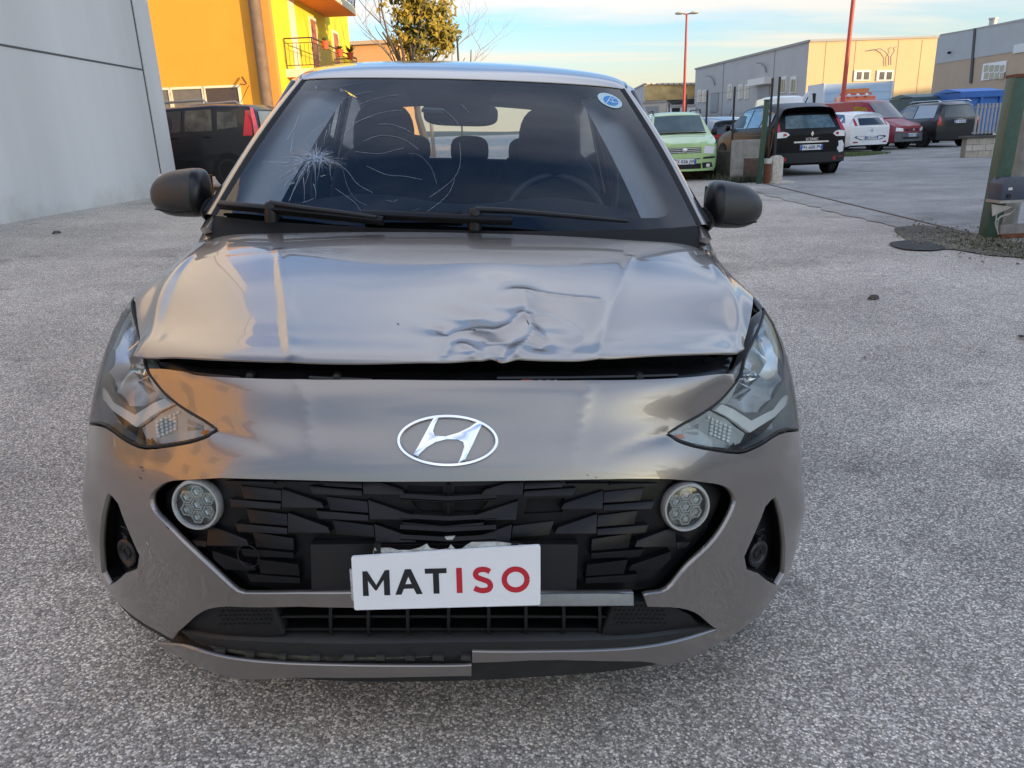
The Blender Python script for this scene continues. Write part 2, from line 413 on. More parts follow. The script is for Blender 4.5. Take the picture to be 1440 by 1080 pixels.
# low wooded hills all round the plain
K = 180; rr = np.random.RandomState(8); hh = sum(np.sin(np.linspace(0, 2*math.pi, K+1)*k + rr.uniform(0, 6.28))/k**.7 for k in range(3, 40)); hh = 4.2 + 1.3*hh; hh[-1] = hh[0]
vs = []; 
for i in range(K+1):
    a = 2*math.pi*i/K; r0 = 520.
    for k, (r_, z_) in enumerate(((r0,-1),(r0+30,.55),(r0+90,1.0),(r0+200,-1))): vs.append((r_*math.cos(a), r_*math.sin(a)+60, max(-1, z_*hh[i]) if z_ > 0 else -2))
tag(mesh('hills', vs, [(i*4+j, (i+1)*4+j, (i+1)*4+j+1, i*4+j+1) for i in range(K) for j in range(3)], mat('wooded_hill', (.07,.08,.055), .95, noise=.3, nscale=.05), smooth=True), kind='structure')
# ------------------------------------------------------------------ the damaged grey hatchback
def paint(name, color, metal=.8, rough=.30, flake=.03):
    m = mat(name, color, rough, metal, coat=1.0, coat_rough=.025); nt = m.node_tree; b = nt.nodes['Principled BSDF']
    tcn = nt.nodes.new('ShaderNodeTexCoord'); n = nt.nodes.new('ShaderNodeTexNoise'); n.inputs['Scale'].default_value = 900; n.inputs['Detail'].default_value = 1
    nt.links.new(tcn.outputs['Object'], n.inputs['Vector'])
    mr = nt.nodes.new('ShaderNodeMapRange'); mr.inputs['From Min'].default_value = .25; mr.inputs['From Max'].default_value = .75
    mr.inputs['To Min'].default_value = 1-flake*2; mr.inputs['To Max'].default_value = 1+flake*2; nt.links.new(n.outputs['Fac'], mr.inputs['Value'])
    # dust and grime: large soft noise that dulls the coat
    n2 = nt.nodes.new('ShaderNodeTexNoise'); n2.inputs['Scale'].default_value = 5; n2.inputs['Detail'].default_value = 8; n2.inputs['Roughness'].default_value = .7
    nt.links.new(tcn.outputs['Object'], n2.inputs['Vector'])
    m3 = nt.nodes.new('ShaderNodeMapRange'); m3.inputs['From Min'].default_value = .35; m3.inputs['From Max'].default_value = .75
    m3.inputs['To Min'].default_value = .012; m3.inputs['To Max'].default_value = .045; nt.links.new(n2.outputs['Fac'], m3.inputs['Value']); nt.links.new(m3.outputs[0], b.inputs['Coat Roughness'])
    mx = nt.nodes.new('ShaderNodeMix'); mx.data_type = 'RGBA'; mx.blend_type = 'MULTIPLY'; mx.inputs[0].default_value = 1; mx.inputs[6].default_value = (*color, 1)
    nt.links.new(mr.outputs[0], mx.inputs[7]); nt.links.new(mx.outputs[2], b.inputs['Base Color'])
    return m
PAINT = paint('bronze_grey_paint', (.25, .223, .203))
BLK = mat('black_plastic', (.0075,.0075,.008), .5, spec=.35, bump=.15, bscale=900)
BLKG = mat('satin_black', (.007,.007,.008), .34, spec=.4, noise=.2, nscale=12)
BLKR = mat('black_rubber', (.010,.010,.010), .7)
DARKP = mat('mirror_plastic', (.024,.023,.022), .36, bump=.25, bscale=1200, noise=.12, nscale=9)
VOID = mat('dark_void', (.004,.004,.004), .9)
CHROME = mat('chrome', (.82,.83,.85), .07, 1.0)
SILV = mat('satin_silver', (.62,.63,.64), .28, .9, noise=.12, nscale=25)

CAR = empty('hatchback_car', (0,0,0)); CAR.rotation_euler = (0, CAR_ROLL, 0)
tag(CAR, 'bronze grey hatchback in the foreground with cracked windshield and dented, popped hood', 'car')

ROWS = [
 [(0,.975,.943),(.16,.975,.942),(.33,.975,.938),(.48,.98,.932),(.60,.99,.925),(.69,1.0,.907),(.762,1.01,.865),(.808,1.02,.76),(.832,1.02,.60)],
 [(0,.74,.918),(.16,.74,.916),(.33,.745,.912),(.46,.75,.905),(.58,.755,.894),(.678,.76,.879),(.755,.765,.835),(.808,.77,.74),(.836,.77,.632)],
 [(0,.48,.876),(.16,.482,.874),(.32,.49,.868),(.45,.50,.86),(.555,.52,.852),(.65,.54,.842),(.748,.57,.81),(.812,.61,.71),(.843,.655,.60)],
 [(0,.25,.834),(.16,.255,.832),(.30,.27,.826),(.42,.295,.818),(.52,.33,.808),(.61,.375,.796),(.722,.43,.755),(.806,.50,.665),(.846,.59,.545)],
 [(0,.105,.795),(.15,.112,.794),(.28,.13,.79),(.39,.155,.784),(.49,.195,.776),(.58,.25,.765),(.695,.33,.71),(.798,.43,.61),(.848,.545,.49)],
 [(0,.060,.715),(.14,.064,.713),(.27,.079,.708),(.38,.106,.70),(.48,.149,.685),(.58,.214,.66),(.695,.285,.61),(.808,.405,.535),(.858,.52,.43)],
 [(0,.022,.63),(.14,.025,.629),(.27,.039,.625),(.38,.061,.618),(.48,.10,.605),(.578,.167,.58),(.695,.25,.535),(.81,.378,.47),(.862,.50,.38)],
 [(0,.0,.50),(.14,.003,.5),(.27,.016,.498),(.38,.038,.495),(.48,.075,.485),(.585,.145,.465),(.70,.235,.43),(.82,.362,.39),(.864,.487,.32)],
 [(0,.01,.375),(.14,.013,.375),(.27,.025,.374),(.38,.048,.37),(.48,.085,.365),(.585,.15,.35),(.70,.235,.33),(.815,.357,.295),(.858,.48,.265)],
 [(0,.015,.24),(.14,.018,.24),(.27,.03,.24),(.38,.052,.24),(.48,.09,.24),(.585,.155,.238),(.698,.235,.235),(.806,.357,.225),(.850,.48,.21)],
 [(0,.03,.165),(.14,.033,.165),(.27,.045,.165),(.38,.067,.165),(.48,.103,.165),(.58,.165,.165),(.688,.24,.165),(.79,.358,.16),(.832,.485,.16)],
]
BODY = Surf(ROWS)
_gu, _gv = np.meshgrid(np.linspace(-8, 8, 161), np.linspace(0, 10, 201)); _guv = np.stack([_gu.ravel(), _gv.ravel()], 1)
_gX = BODY(_guv); _gN = surf_normals(BODY, _guv); _gP = proj_car(_gX)
_front = np.einsum('ij,ij->i', _gN, CAMC - _gX) > 0
def UV(px, py):
    d = np.hypot(_gP[:,0]-px, _gP[:,1]-py) + np.where(_front, 0, 1e4); k = int(np.argmin(d)); uv = _guv[k].copy()
    for _ in range(8):
        p0 = proj_car(BODY(uv))[0]; r = np.array([px, py])-p0
        if np.hypot(*r) < .05: break
        e = .01; J = np.stack([(proj_car(BODY(uv+np.array([e,0])))[0]-p0)/e, (proj_car(BODY(uv+np.array([0,e])))[0]-p0)/e], 1)
        if abs(np.linalg.det(J)) < 30: break
        uv = uv + np.clip(np.linalg.solve(J, r), -.3, .3); uv[0] = np.clip(uv[0], -8, 8); uv[1] = np.clip(uv[1], 0, 10)
    return uv
def P2(pts): return [UV(*p) for p in pts]
def flip(uvs): return [np.array([-p[0], p[1]]) for p in reversed(list(uvs))]
def sm(pts, n=5): return catmull(pts, n)

# --- creases and dents: displacement along the normal as a function of (u, v)
def L3(pxs, mirror=False, n=8):
    uv = np.array(sm(P2(pxs), n)); X = BODY(uv)
    if mirror: X[:,0] *= -1
    return X
def pdist(X, line):
    d = np.full(len(X), 1e9); tt = np.zeros(len(X)); n = len(line)
    for i in range(n-1):
        a, b = line[i], line[i+1]; ab = b-a; t = np.clip(((X-a)@ab)/max(ab@ab, 1e-12), 0, 1); q = np.linalg.norm(X-(a+t[:,None]*ab), axis=1)
        m = q < d; d[m] = q[m]; tt[m] = (i+t[m])/(n-1)
    return d, tt
hair_L = L3([(392,352),(402,420),(415,512)]); hair_L2 = L3([(421,535),(432,590),(443,645)])
wing = L3([(306,606),(345,618),(410,645)])
DENTS = [  # px polyline, amplitude (m), width (m)
 ([(672,470),(705,465),(738,437),(735,412)], .011, .020),
 ([(628,476),(650,470),(690,472)], .0045, .016),
 ([(722,408),(760,414),(800,420),(838,424)], .0032, .010),
 ([(742,446),(750,470),(730,492),(724,508)], .008, .013),
 ([(756,455),(772,480),(760,492)], -.006, .020),
 ([(618,466),(634,482),(624,508)], -.006, .016),
 ([(690,482),(712,484),(706,508)], -.009, .016),
 ([(700,395),(690,440),(650,450)], -.006, .05),
 ([(780,440),(820,470),(800,505)], -.005, .035),
 ([(650,490),(668,500),(664,512)], .007, .014),
]
DL = [(L3(p), a, w_) for p, a, w_ in DENTS]
dent_c = BODY(np.array([UV(705, 462)]))[0]
rng = np.random.RandomState(5); RW = [(rng.normal(0, 1, 3)*45, rng.uniform(0, 6.28), rng.uniform(.4, 1)) for _ in range(14)]
def disp(uv, X):
    u, v = uv[:,0], uv[:,1]; au = np.abs(u); d = np.zeros(len(u))
    def ss(t): t = np.clip(t, 0, 1); return t*t*(3-2*t)
    # centre power bulge: lower outside the two long creases
    for sgn in ((-1, 1) if v.min() < 7.2 else ()):
        Xm = X.copy(); Xm[:,0] *= -sgn   # bring to the left side
        for ln, fade in ((hair_L, 0), (hair_L2, 1)):
            q, t = pdist(Xm, ln); f = 1 - (t if fade else 0)*.75
            d += .0030*np.exp(-(q/.013)**1.5)*f*(1 if not fade else .8)
        q, t = pdist(Xm, wing); d += -.0026*np.exp(-(q/.012)**2)*(1-t)
    d += .0055*np.exp(-((au-5.05)/.16)**2)*np.clip(1-(v-3.8)/2.5, 0, 1)*np.clip((v-.2)/.8, 0, 1)
    hood = np.clip((4.06-v)/.12, 0, 1)
    q = np.linalg.norm((X-dent_c)*np.array([1, .9, 1]), axis=1)
    env = np.exp(-(q/.15)**2)*hood
    d += -.007*env
    for ln, a, w_ in (DL if v.min() < 4.1 else ()):
        qq, _ = pdist(X, ln); d += a*.62*np.exp(-(qq/w_)**1.25)*hood
    w2 = np.zeros(len(u))
    for k, ph, a in RW: w2 += a*np.sin(X@k+ph)
    d += .0006*w2*np.exp(-(q/.13)**2)*hood
    # wide soft ripples over the whole buckled hood
    d += .0007*np.sin(X[:,0]*15+X[:,1]*6)*hood*np.clip((v-1.2)/1.5, 0, 1)
    return d
def body(uv):
    uv = np.atleast_2d(uv); X = BODY(uv); e = .01
    n = surf_normals(BODY, uv); return X + n*disp(uv, X)[:, None]

# --- hood
hood_front = sm([(207,503),(235,505),(259,506),(322,511),(415,515),(507,517),(620,514),(660,513),(678,511),(693,506),(705,512),(728,509),(780,510),(833,509),(911,504),(973,501),(1005,500),(1039,499)], 3)
hood_L = sm([(207,503),(198,465),(193,428),(190,400),(201,385),(222,374),(244,360),(262,340),(290,322)], 3)
hood_R = sm([(1039,499),(1053,450),(1057,415),(1045,396),(1030,380),(1014,360),(1001,346),(980,328)], 3)
def raise_front(uv, X):  # the popped hood stands a little proud at its front edge
    k = np.clip((uv[:,1]-1.0)/3, 0, 1); return .012*k + .011*np.clip((uv[:,1]-3.3)/.65, 0, 1.3)**2
def hood_fn(uv):
    uv = np.atleast_2d(uv); X = body(uv); n = surf_normals(BODY, uv); return X + n*raise_front(uv, X)[:, None]
fr_uv = [UV(p[0], p[1]+4.5) for p in hood_front]; L_uv = [UV(*p) for p in hood_L]; R_uv = [UV(*p) for p in hood_R]
rear = [np.array([u, .02]) for u in np.linspace(L_uv[-1][0], R_uv[-1][0], 40)]
hood_poly = fr_uv[:-1] + R_uv[:-1] + rear[::-1] + L_uv[::-1][1:-1]
HOOD = patch('hood', hood_poly, hood_fn, PAINT, CAR, step=(.07,.034), thick=.005)
tag(HOOD, 'dented grey hood with buckled front edge, popped open')

# --- lamp opening (left in the picture), mirrored for the other side
lamp_in = sm(P2([(177.5,411),(184,420),(190,452),(199,486),(207,515),(225,546),(249,568),(283,589),(304,603)]), 3)
lamp_lo = sm(P2([(304,603),(290,613),(256,622),(208,628),(179,618),(150,598)]) + [np.array([-6.9,4.62]), np.array([-7.2,4.15]), np.array([-7.25,3.6])], 3)
lamp_out = sm([np.array([-7.25,3.6]), np.array([-7.1,3.05]), np.array([-6.75,2.6]), UV(177.5,411)], 3)
LAMP_L = lamp_in[:-1] + lamp_lo[:-1] + lamp_out[:-1]
LAMP_R = flip(LAMP_L)

# --- fenders (front wings)
for sgn in (-1, 1):
    he = [np.array(p) for p in (L_uv if sgn < 0 else R_uv)]                 # front -> rear along hood edge
    li = [np.array(p) for p in LAMP_L]
    # from rear of hood edge forward, to lamp apex, round the lamp's outer side, to the arch
    k = min(range(len(he)), key=lambda i: np.hypot(*(np.array([he[i][0]*(-1 if sgn > 0 else 1), he[i][1]]) - UV(177.5,411))))
    edge = [np.array([p[0]*(-1 if sgn > 0 else 1), p[1]]) for p in he[k:]]   # in left coordinates
    edge = [p + np.array([-.06, 0]) for p in edge]
    outer = [p + np.array([-.04, 0]) for p in reversed(lamp_out)]
    poly = [*reversed(edge), *outer[1:], *[p+np.array([-.05,0]) for p in reversed(lamp_lo) if p[0] < -6.85][1:], np.array([-7.0, 4.75]), np.array([-8, 5.3]), np.array([-8, .02]), np.array([edge[-1][0], .02])]
    if sgn > 0: poly = flip(poly)
    patch('fender', poly, body, PAINT, CAR, step=(.18,.18), thick=.012)

# --- bumper cover
bt = P2([(212,519),(259,523),(277,528),(350,532),(440,534),(534,534),(628,535),(720,535),(820,535),(900,534),(975,530),(1030,526)])
bt = sm(bt, 3)
def lamp_edge_from(i0uv):  # portion of the lamp's inner edge below the hood gap
    return [p for p in lamp_in if p[1] > i0uv[1]]
li = lamp_edge_from(bt[0])
OFFI = np.array([.05, .04])
left_lamp = [p + np.array([.05,.04]) for p in li] + [p + np.array([-.02,.07]) for p in lamp_lo[1:] if p[0] > -7.0 and p[1] > 4.5]
right_lamp = [np.array([-p[0], p[1]]) for p in left_lamp]
lowR = sm(P2([(1099,822),(1069,864),(1012,909),(960,930),(934,936)]), 3) + sm(P2([(934,936),(900,930),(787,928),(664,932)]), 3)[1:]
int_low = sm(P2([(664,917),(787,917),(900,912),(960,901),(1009,885)]), 3)
int_R = P2([(1009,885)]) + sm(P2([(1009,885),(985,866),(956,855),(911,853)]), 3)[1:]
g_R = P2([(906,838)]) + sm(P2([(911,836),(940,829),(969,796),(1007,759),(1032,716),(1033,697),(1018,683),(975,676)]), 4)
g_T = sm(P2([(975,676),(919,673),(780,675),(628,677),(494,677),(419,675),(310,672)]), 3)[1:]
g_L = sm(P2([(310,672),(242,676),(220,686),(211,699),(215,718),(239,744),(276,781),(325,826),(342,835)]), 4)[1:]
g_B = P2([(420,835),(494,835),(628,835),(760,835),(891,834)])
int_T = P2([(891,851),(760,852),(625,853),(420,853)]) + sm(P2([(325,853),(305,854),(287,859),(268,872),(248,889)]), 3)
lowL = sm(P2([(242,899),(194,871),(162,843),(140,815)]), 3)
archL = [np.array([-8, 9.2]), np.array([-8, 5.35]), np.array([-7.05, 4.85])]
archR = [np.array([7.05, 4.85]), np.array([8, 5.35]), np.array([8, 9.4])]
bump = bt + right_lamp + archR + lowR + int_low + int_R[1:] + g_R + g_T + g_L + g_B + int_T + lowL + archL + left_lamp[::-1]
# fog pockets
fog = P2([(152,693),(158,698),(166,708),(181,747),(196,781),(193,800),(177,806),(152,823)]) + P2([(143,806),(140,770),(143,725),(148,702)])
patch('front_bumper', bump, body, PAINT, CAR, step=(.15,.11), holes=[fog, flip(fog)], thick=.012)
# ------------------------------------------------------------------ nose details
def off_pt(uvs, off):
    uvs = np.atleast_2d(np.array(uvs)); X = body(uvs); return X + surf_normals(BODY, uvs)*off
def PX(pxs, off=0.): return off_pt(P2(pxs), off)
def plate(mb, pts, nrm, t, mi=0):
    """solid polygon: front pts, extruded back by t along -nrm"""
    pts = [np.array(p) for p in pts]; n = len(pts); nrm = np.array(nrm, float)
    ar = sum(np.cross(pts[i]-pts[0], pts[(i+1) % n]-pts[0]) for i in range(1, n-1))
    if ar @ nrm < 0: pts = pts[::-1]
    vs = pts + [p-nrm*t for p in pts]
    mb.add(vs, [tuple(range(n)), tuple(range(2*n-1, n-1, -1))] + [(i, i+n, (i+1) % n + n, (i+1) % n) for i in range(n)], mi)
def rect_uv(u0, u1, v0, v1): return [np.array(p, float) for p in ((u0,v0),(u1,v0),(u1,v1),(u0,v1))]
# dark inner skin behind every opening, and the slam panel under the hood edge
patch('inner_skin', rect_uv(-7.6,7.6,.5,9.7), body, VOID, CAR, step=(.5,.4), offset=-.10)
slam = sm(P2([(200,500),(259,500),(628,503),(973,495),(1045,490)]), 3) + sm(P2([(1040,545),(975,545),(628,552),(277,545),(205,535)]), 3)
SLAM = patch('slam_panel', slam, body, BLKG, CAR, step=(.3,.12), offset=-.030, thick=.02)
mb = MB()
for a, b, w_ in (((250,521),(330,527),.006), ((430,523),(520,527),.005), ((700,521),(960,519),.004), ((545,528),(650,528),.0035)):
    pts = [PX([(a[0]+(b[0]-a[0])*t, a[1]+(b[1]-a[1])*t)], -.022)[0] for t in np.linspace(0, 1, 6)]
    mb.tube([tuple(p) for p in pts], w_, 6)
mb.build('latch_brace', BLKG, SLAM, smooth=True); SLAM.children[-1]['kind'] = 'stuff'
for cx in (470, 905, 345):
    mb = MB(); c = PX([(cx, 523)], -.018)[0]; mb.lathe([(0,-.004),(.007,-.004),(.008,0),(.008,.01)], tuple(c), 'y', 10, close=False)
    mb.build('bolt', mat('dark_bolt', (.06,.06,.06), .4, .6), SLAM, smooth=True)
STK = mat('sticker_white', (.62,.62,.60), .5)
mb = MB(); q = PX([(735,518.5),(787,519),(787,529),(735,528)], -.024); plate(mb, q, (0,-1,.2), .002); lab = mb.build('warning_label', STK, SLAM)
mb = MB()
for i, (x0, x1) in enumerate(((737,748),)): plate(mb, PX([(x0,520),(x1,520),(x1,527.5),(x0,527.5)], -.0225), (0,-1,.2), .001)
mb.build('red_mark', mat('label_red', (.45,.07,.03), .5), lab)
mb = MB()
for cx in (757, 769, 780):
    a = np.linspace(0, 6.28, 9)[:-1]; plate(mb, PX([(cx+4.2*math.cos(t), 523.8+3*math.sin(t)) for t in a], -.0225), (0,-1,.2), .001)
mb.build('black_pictogram', BLK, lab)

# --- grille
GPOLY = [(211,699),(220,686),(242,676),(310,672),(419,674),(628,676),(919,672),(975,675),(1018,683),(1033,697),(1032,716),(1007,759),(967,798),(938,831),(911,838),(340,836),(276,784),(239,746),(213,718)]
gp = np.array(GPOLY, float)
patch('grille_back', P2([(215,690),(242,672),(310,668),(628,671),(919,668),(1000,672),(1036,690),(1030,725),(975,805),(935,842),(335,840),(270,790),(215,725)]), body, VOID, CAR, step=(.3,.15), offset=-.040)
GRM = mat('grille_plastic', (.005,.005,.006), .36, spec=.25, noise=.15, nscale=30)
GR = patch('grille', P2([(213,695),(242,676),(310,672),(628,676),(919,672),(975,675),(1018,683),(1033,699),(1005,762),(938,833),(338,835),(276,784),(213,718)]), body, GRM, CAR, step=(.25,.12), offset=-.030, thick=.006,
           holes=[P2([(572,687),(622,689),(622,700),(566,698)]), P2([(638,689),(690,687),(694,698),(638,700)]), P2([(575,711),(622,713),(622,728),(588,727)]), P2([(638,713),(688,711),(676,727),(638,728)]),
                  P2([(745,708),(800,706),(796,728),(740,731)])])
def clip_poly(poly, clip):
    area = sum(clip[i][0]*clip[(i+1) % len(clip)][1]-clip[(i+1) % len(clip)][0]*clip[i][1] for i in range(len(clip)))
    if area < 0: clip = clip[::-1]
    out = [np.array(p, float) for p in poly]
    for i in range(len(clip)):
        a, b = np.array(clip[i], float), np.array(clip[(i+1) % len(clip)], float); res = []
        if not out: return []
        for j in range(len(out)):
            p, q = out[j], out[(j+1) % len(out)]
            sp = (b[0]-a[0])*(p[1]-a[1])-(b[1]-a[1])*(p[0]-a[0]); sq = (b[0]-a[0])*(q[1]-a[1])-(b[1]-a[1])*(q[0]-a[0])
            if sp >= 0: res.append(p)
            if (sp >= 0) != (sq >= 0): res.append(p+(q-p)*sp/(sp-sq))
        out = res
    return out
CLIPS = [[(236,684),(310,678),(622,682),(622,762),(428,762),(428,830),(343,830),(279,779),(244,742),(222,712)],
         [(300,676),(622,680),(622,766),(430,766),(430,831),(344,831),(250,742)]]
hexclip = [(228,700),(245,684),(310,677),(628,681),(628,833),(344,832),(280,781),(243,744)]
W_ = [(0,0),(5,25),(65,26),(59,19)]; P_ = [(63,13),(124,20),(127,35),(71,32)]; B_ = [(50,32),(127,38),(128,44.5),(57,42.5)]
DW = [-.021,-.006,-.007,-.014]; DP = [-.026,-.021,-.014,-.018]; DB = [-.016,-.013,-.007,-.010]
npieces = 0
for i in range(-2, 4):
    for j in range(-5, 6):
        ox, oy = 389+125*i+9*j, 690+17*i+36*j
        for kind, dd in ((W_, DW), (P_, DP), (B_, DB)):
            poly = [(ox+a, oy+b) for a, b in kind]
            cl = clip_poly(poly, hexclip)
            if len(cl) < 3: continue
            cen = np.mean(cl, 0); ar = .5*abs(sum(cl[a][0]*cl[(a+1) % len(cl)][1]-cl[(a+1) % len(cl)][0]*cl[a][1] for a in range(len(cl))))
            if ar < 60: continue
            if np.hypot(cen[0]-274, cen[1]-714) < 40: continue
            if cen[0] > 428 and cen[1] > 764: continue
            if cen[0] > 560 and cen[1] < 735: continue
            if cen[0] > 428 and max(p[1] for p in cl) > 766:
                cl = clip_poly(cl, [(200,600),(640,600),(640,766),(200,766)])
            # depth at each clipped corner: inverse-distance from the four design corners
            P0 = np.array(poly, float); ds = []
            for p in cl:
                w_ = 1/(np.linalg.norm(P0-p, axis=1)**2+2); ds.append(float((w_*np.array(dd)).sum()/w_.sum()))
            flatk = .35 if cen[1] > 775 else 1.0
            uvs = np.array(P2([tuple(p) for p in cl]))
            for sgn in (1, -1):
                if sgn < 0 and 738 < 1260-cen[0] < 803 and 703 < cen[1] < 733: continue
                uu = uvs*np.array([sgn, 1]); X = BODY(uu); Nn = surf_normals(BODY, uu)
                off = np.array([d*flatk - .012*(1-flatk) for d in ds])
                Fp = X + Nn*off[:, None]; Bp = X - Nn*.034
                n = len(Fp); fs = [tuple(range(n))] + [(k, k+n, (k+1) % n + n, (k+1) % n) for k in range(n)]
                me = MB(); me.add(list(Fp)+list(Bp), fs); me.build('grille_scale', GRM, GR, bevel=.0009); npieces += 1
# centre ribs of the grille
mb = MB()
for pts in ([(630,684),(630,730)],): mb.tube([tuple(PX([p], -.022)[0]) for p in pts], .004, 6)
mb.build('centre_rib', GRM, GR)
for y in (701, 730, 746, 760):
    mb = MB(); pts = [tuple(PX([(x, y+4*(1-abs(x-630)/70))], -.012)[0]) for x in np.linspace(562, 698, 9)]; polyribbon(mb, pts, (0,-.7,.7), .004, .006); mb.build('grille_bar', GRM, GR)
# plate mount, tow-eye cover
mb = MB(); plate(mb, PX([(434,769),(628,768),(815,769),(812,834),(628,833),(436,834)], -.008), (0,-1,0), .02); mb.build('plate_mount', mat('mount_black', (.008,.008,.009), .45, noise=.1, nscale=20), CAR, bevel=.002)
mb = MB(); c = PX([(345,786)], -.013)[0]; a = np.linspace(0, 2*math.pi, 29)
mb.tube([(c[0]+.021*math.cos(t), c[1]-.004+.25*.021*math.cos(t)*-1, c[2]+.023*math.sin(t)) for t in a], .0011, 5, caps=False); mb.build('tow_eye_cover', BLK, GR)

# --- body-coloured / silver bar in front of lower grille edge (right part is brighter, bent)
mb = MB(); top = PX([(756,834),(800,833.5),(845,833),(890,834)], .004); bot = PX([(756,851),(800,850.5),(845,850),(890,850.5)], .004)
pts = [*top, *bot[::-1]]; plate(mb, pts, (0,-1,.15), .012); mb.build('trim_bar', mat('bare_trim', (.40,.42,.42), .3, .7, noise=.12, nscale=40), CAR, bevel=.002)

# --- lower intake: back, frame, ribs
patch('intake_back', P2([(250,885),(290,853),(330,848),(628,847),(960,850),(1012,885),(960,905),(787,922),(628,924),(330,915)]), body, VOID, CAR, step=(.3,.15), offset=-.085)
LG = empty('lower_grille'); LG.parent = CAR
xs = [459,514,571,630,688,742,797,850]
for x in xs:
    mb = MB(); k = (x-630)*.03
    pts = [tuple(PX([(x-k*.0, y)], -.034+.006*math.sin((y-850)/20))[0]) for y in (848,860,872,884,896,906)]; polyribbon(mb, pts, (0,-1,0), .0022, -.03); 
    polyribbon(mb, [(p[0],p[1]-.001,p[2]) for p in pts], (0,-1,0), .0030, .003); mb.build('vertical_rib', BLK, LG)
for y, x0, x1 in ((862,400,905), (881,385,880), (899,372,850)):
    mb = MB(); pts = [tuple(PX([(x, y+(-3*abs(x-630)/300 if y < 870 else 0))], -.034)[0]) for x in np.linspace(x0, x1, 25)]
    polyribbon(mb, pts, (0,-1,0), .0025, .004); polyribbon(mb, pts, (0,-.95,.3), .0025, -.045); mb.build('horizontal_rib', BLK, LG)
# corner bezels of the intake with honeycomb dimples
for sgn in (-1, 1):
    a = P2([(249,889),(262,874),(290,859),(330,855),(368,854),(382,880),(392,902),(330,908),(262,899)]); a = a if sgn < 0 else flip(a)
    bz = patch('intake_corner', a, body, BLK, CAR, step=(.25,.1), offset=-.020, thick=.03)
    mb = MB()
    for r_ in range(5):
        for c_ in range(11):
            px = 300+c_*7+(3.5 if r_ % 2 else 0); py = 862+r_*6.0
            if px > 372+r_*3: continue
            uv = UV(px, py); uv = uv if sgn < 0 else uv*np.array([-1,1]); p = off_pt([uv], -.0195)[0]; n = surf_normals(BODY, np.array([uv]))[0]
            s_ = .0032; plate(mb, [p+np.array([s_*math.cos(t), 0, s_*.8*math.sin(t)]) for t in np.linspace(0, 5.24, 6)], n, -.0018)
    mb.build('honeycomb', BLKG, bz); bz.children[0]['kind'] = 'stuff'
# black lower spoiler under the intake
sp = sm(P2([(248,889),(330,904),(420,908),(628,907),(787,905),(900,901),(960,893),(1009,884)]), 3) + sm(P2([(1012,898),(960,906),(900,918),(787,924),(664,926),(628,926),(420,926),(330,918),(262,902)]), 3)
patch('lower_valance', sp, body, mat('valance_black', (.010,.0105,.011), .55, bump=.2, bscale=500, noise=.25, nscale=14), CAR, step=(.25,.07), offset=-.008, thick=.05)
# dirt-filled ledge behind the torn strip
led = sm(P2([(262,899),(330,915),(420,922),(520,925),(664,926)]), 3) + sm(P2([(664,936),(520,936),(420,934),(330,926),(268,908)]), 3)
LED = patch('dirty_ledge', led, body, mat('dirt_ledge', (.085,.075,.055), .9, noise=.85, nscale=28, bump=.9, bscale=80), CAR, step=(.2,.05), offset=-.012, thick=.01)
for x in (300, 345, 392, 437, 482, 528, 570, 608, 648):
    mb = MB(); k = 0 if x > 400 else (400-x)*.09
    plate(mb, PX([(x,923-k),(x+10+x % 7,923.5-k),(x+10+x % 7,930-k),(x,929-k)], .0), (0,-1,0), .012); mb.build('clip', mat('clip_black', (.03,.029,.026), .7, noise=.4, nscale=30), LED, bevel=.001)
# torn strip (left) hanging proud, and its bent corner
strip = sm(P2([(229,914),(243,902)]), 2) + sm(P2([(243,902),(269,906),(325,921),(437,930),(540,932),(640,932),(663,931)]), 3)[1:] + sm(P2([(663,945),(640,945),(540,947),(419,947),(340,951),(311,956)]), 3) + sm(P2([(311,956),(268,936),(229,914)]), 3)[1:-1]
patch('torn_lip_strip', strip, body, PAINT, CAR, step=(.15,.05), offset=.010, thick=.008)
# right lip edge: thin painted line above the black undertray
und = sm(P2([(167,881),(200,905),(226,918),(268,940),(311,960),(400,965),(628,964),(760,958),(862,950),(934,938),(975,926),(1012,910),(1050,884),(1085,850)]), 3)
undt = sm(P2([(1075,838),(1012,895),(934,925),(787,922),(664,926),(419,935),(311,930),(226,900),(175,860)]), 3)
patch('undertray', [p+np.array([0,.0]) for p in und] + undt, body, mat('undertray_black', (.010,.010,.0095), .6, noise=.5, nscale=16, bump=.3, bscale=60), CAR, step=(.3,.08), offset=-.010, thick=.05)
patch('arch_tray', [np.array(p) for p in ((-7.9,9.3),(-6.5,8.9),(-5.2,9.4),(-5.2,9.95),(-6.5,9.95),(-7.9,9.98))], body, BLK, CAR, step=(.3,.1), offset=-.014, thick=.015)
patch('arch_tray', [np.array(p) for p in ((7.9,9.3),(6.5,8.9),(5.2,9.4),(5.2,9.95),(6.5,9.95),(7.9,9.98))], body, BLK, CAR, step=(.3,.1), offset=-.014, thick=.015)
patch('under_lip', rect_uv(-7.5,7.5,9.55,10), body, BLK, CAR, step=(.4,.15), offset=-.03, thick=.08)

